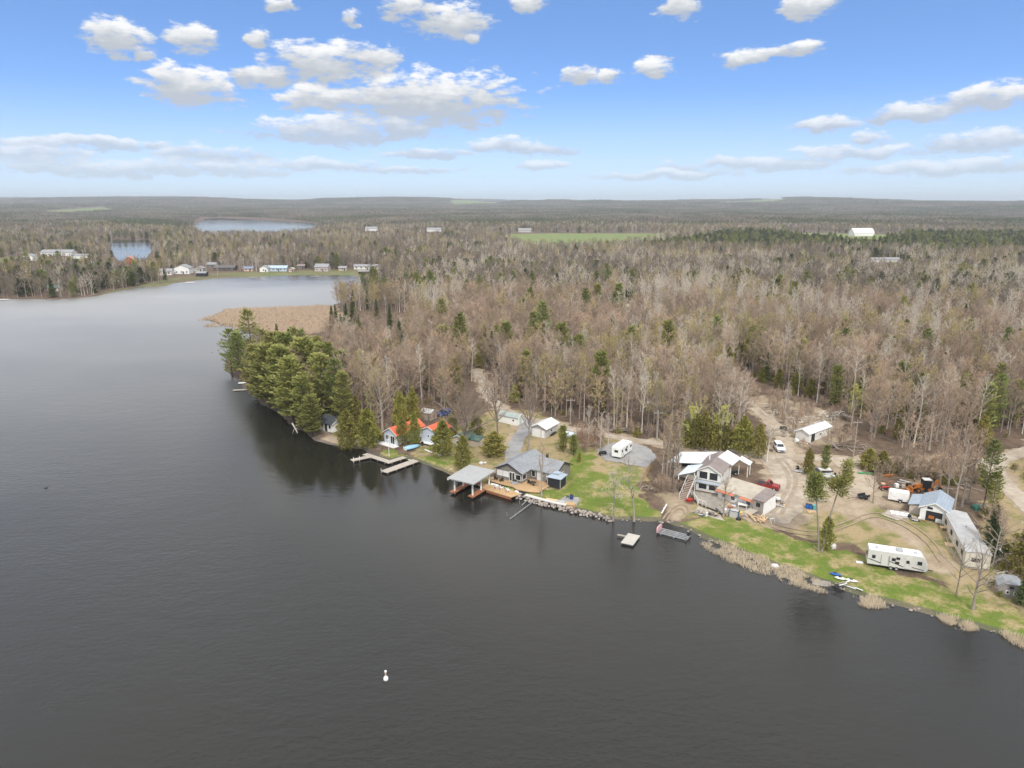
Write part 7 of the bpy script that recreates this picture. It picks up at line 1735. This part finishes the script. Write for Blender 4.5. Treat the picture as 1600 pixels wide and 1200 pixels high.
ux.append(UX[fo]); uy.append(UY[fo]); uv.append(rg_.choice([0, 1, 2, 0, 1, 4, 3], fo.sum()))
for pp, n, ch in (([(800,612),(880,606),(900,640),(840,640)], 260, [4, 4, 0]), ([(1130,600),(1330,640),(1340,700),(1230,700),(1190,660)], 150, [0, 1, 2, 0]), ([(1350,722),(1520,724),(1530,760),(1470,758),(1360,738)], 260, [0, 1, 2, 3]), ([(900,680),(940,684),(945,705),(905,705)], 60, [0, 1, 4]), ([(1020,750),(1065,745),(1070,765),(1030,768)], 50, [0, 1]), ([(1530,800),(1560,800),(1600,920),(1560,930)], 90, [0, 1, 3]), ([(595,650),(650,640),(690,650),(660,665),(600,672)], 70, [0, 4, 1]), ([(870,664),(1100,694),(1100,699),(860,668)], 70, [0, 1, 3]), ([(1640,690),(1570,726),(1590,750),(1680,760)], 60, [0, 3])):
    P = poly(pp, 1.5); x0, y0 = P.min(0); x1, y1 = P.max(0); X = rg_.uniform(x0, x1, n*3); Y = rg_.uniform(y0, y1, n*3); ok = inside(P, X, Y)
    for k, (Q, w) in ROADW.items(): ok &= dist_poly(Q, X, Y, False) > w*.5 + .6
    for Q in ((1263,692),(1300,668),(1280,680),(1236,705),(1230,700)):
        q = G(*Q); ok &= np.hypot(X-q.x, Y-q.y) > 4.0
    X, Y = X[ok][:n], Y[ok][:n]; ux.append(X); uy.append(Y); uv.append(rg_.choice(ch, len(X)))
ux = np.concatenate(ux); uy = np.concatenate(uy); uv = np.concatenate(uv)
instances('undergrowth', [v.source() for v in shr], ux, uy, tz(ux, uy) - .05, rg_.uniform(0, 6.28, len(ux)), rg_.uniform(.45, 1.3, len(ux)), uv, 'leafless shrubs and brush under the trees and along the tracks')
# stones and clods along the natural shore
t = MB(); rgs = random.Random(8)
for i in range(len(SHORE) - 1):
    (a, b2), (c, d_) = SHORE[i], SHORE[i+1]
    if not (956 < a < 1640 and b2 > 560): continue
    p0, p1 = gpz(a, b2, .1), gpz(c, d_, .1); n = int(math.dist(p0, p1) / .9)
    for k in range(n):
        f_ = rgs.random(); r_ = rgs.choice((.12, .15, .2, .28)); t.blob((p0[0]+(p1[0]-p0[0])*f_+rgs.uniform(-.7, .7), p0[1]+(p1[1]-p0[1])*f_+rgs.uniform(-.7, .9), .08), (r_*1.2, r_, r_*.8), k, 6, 4)
me = bpy.data.meshes.new('shore_stones'); me.from_pydata(t.V, [], t.F); me.materials.append(stone); me.update(); tag(link('shore_stones', me), 'small pale stones strewn along the waterline', kind='stuff')

# ------------------------------------------------------------------ haze in the far air
hm = bpy.data.materials.new('haze_air'); hm.use_nodes = True; tn = hm.node_tree; tn.nodes.clear()
pvn = tn.nodes.new('ShaderNodeVolumePrincipled'); pvn.inputs['Color'].default_value = (.78, .84, .93, 1); pvn.inputs['Density'].default_value = .00011; pvn.inputs['Anisotropy'].default_value = .2
ho = tn.nodes.new('ShaderNodeOutputMaterial'); tn.links.new(pvn.outputs[0], ho.inputs['Volume'])
m = MB(); m.box(-13500, 13500, -600, 13200, -5.0, 190.0)
me = bpy.data.meshes.new('haze'); me.from_pydata(m.V, [], m.F); me.materials.append(hm); me.update()
tag(link('haze', me), 'thin bluish haze over the distance', kind='stuff')
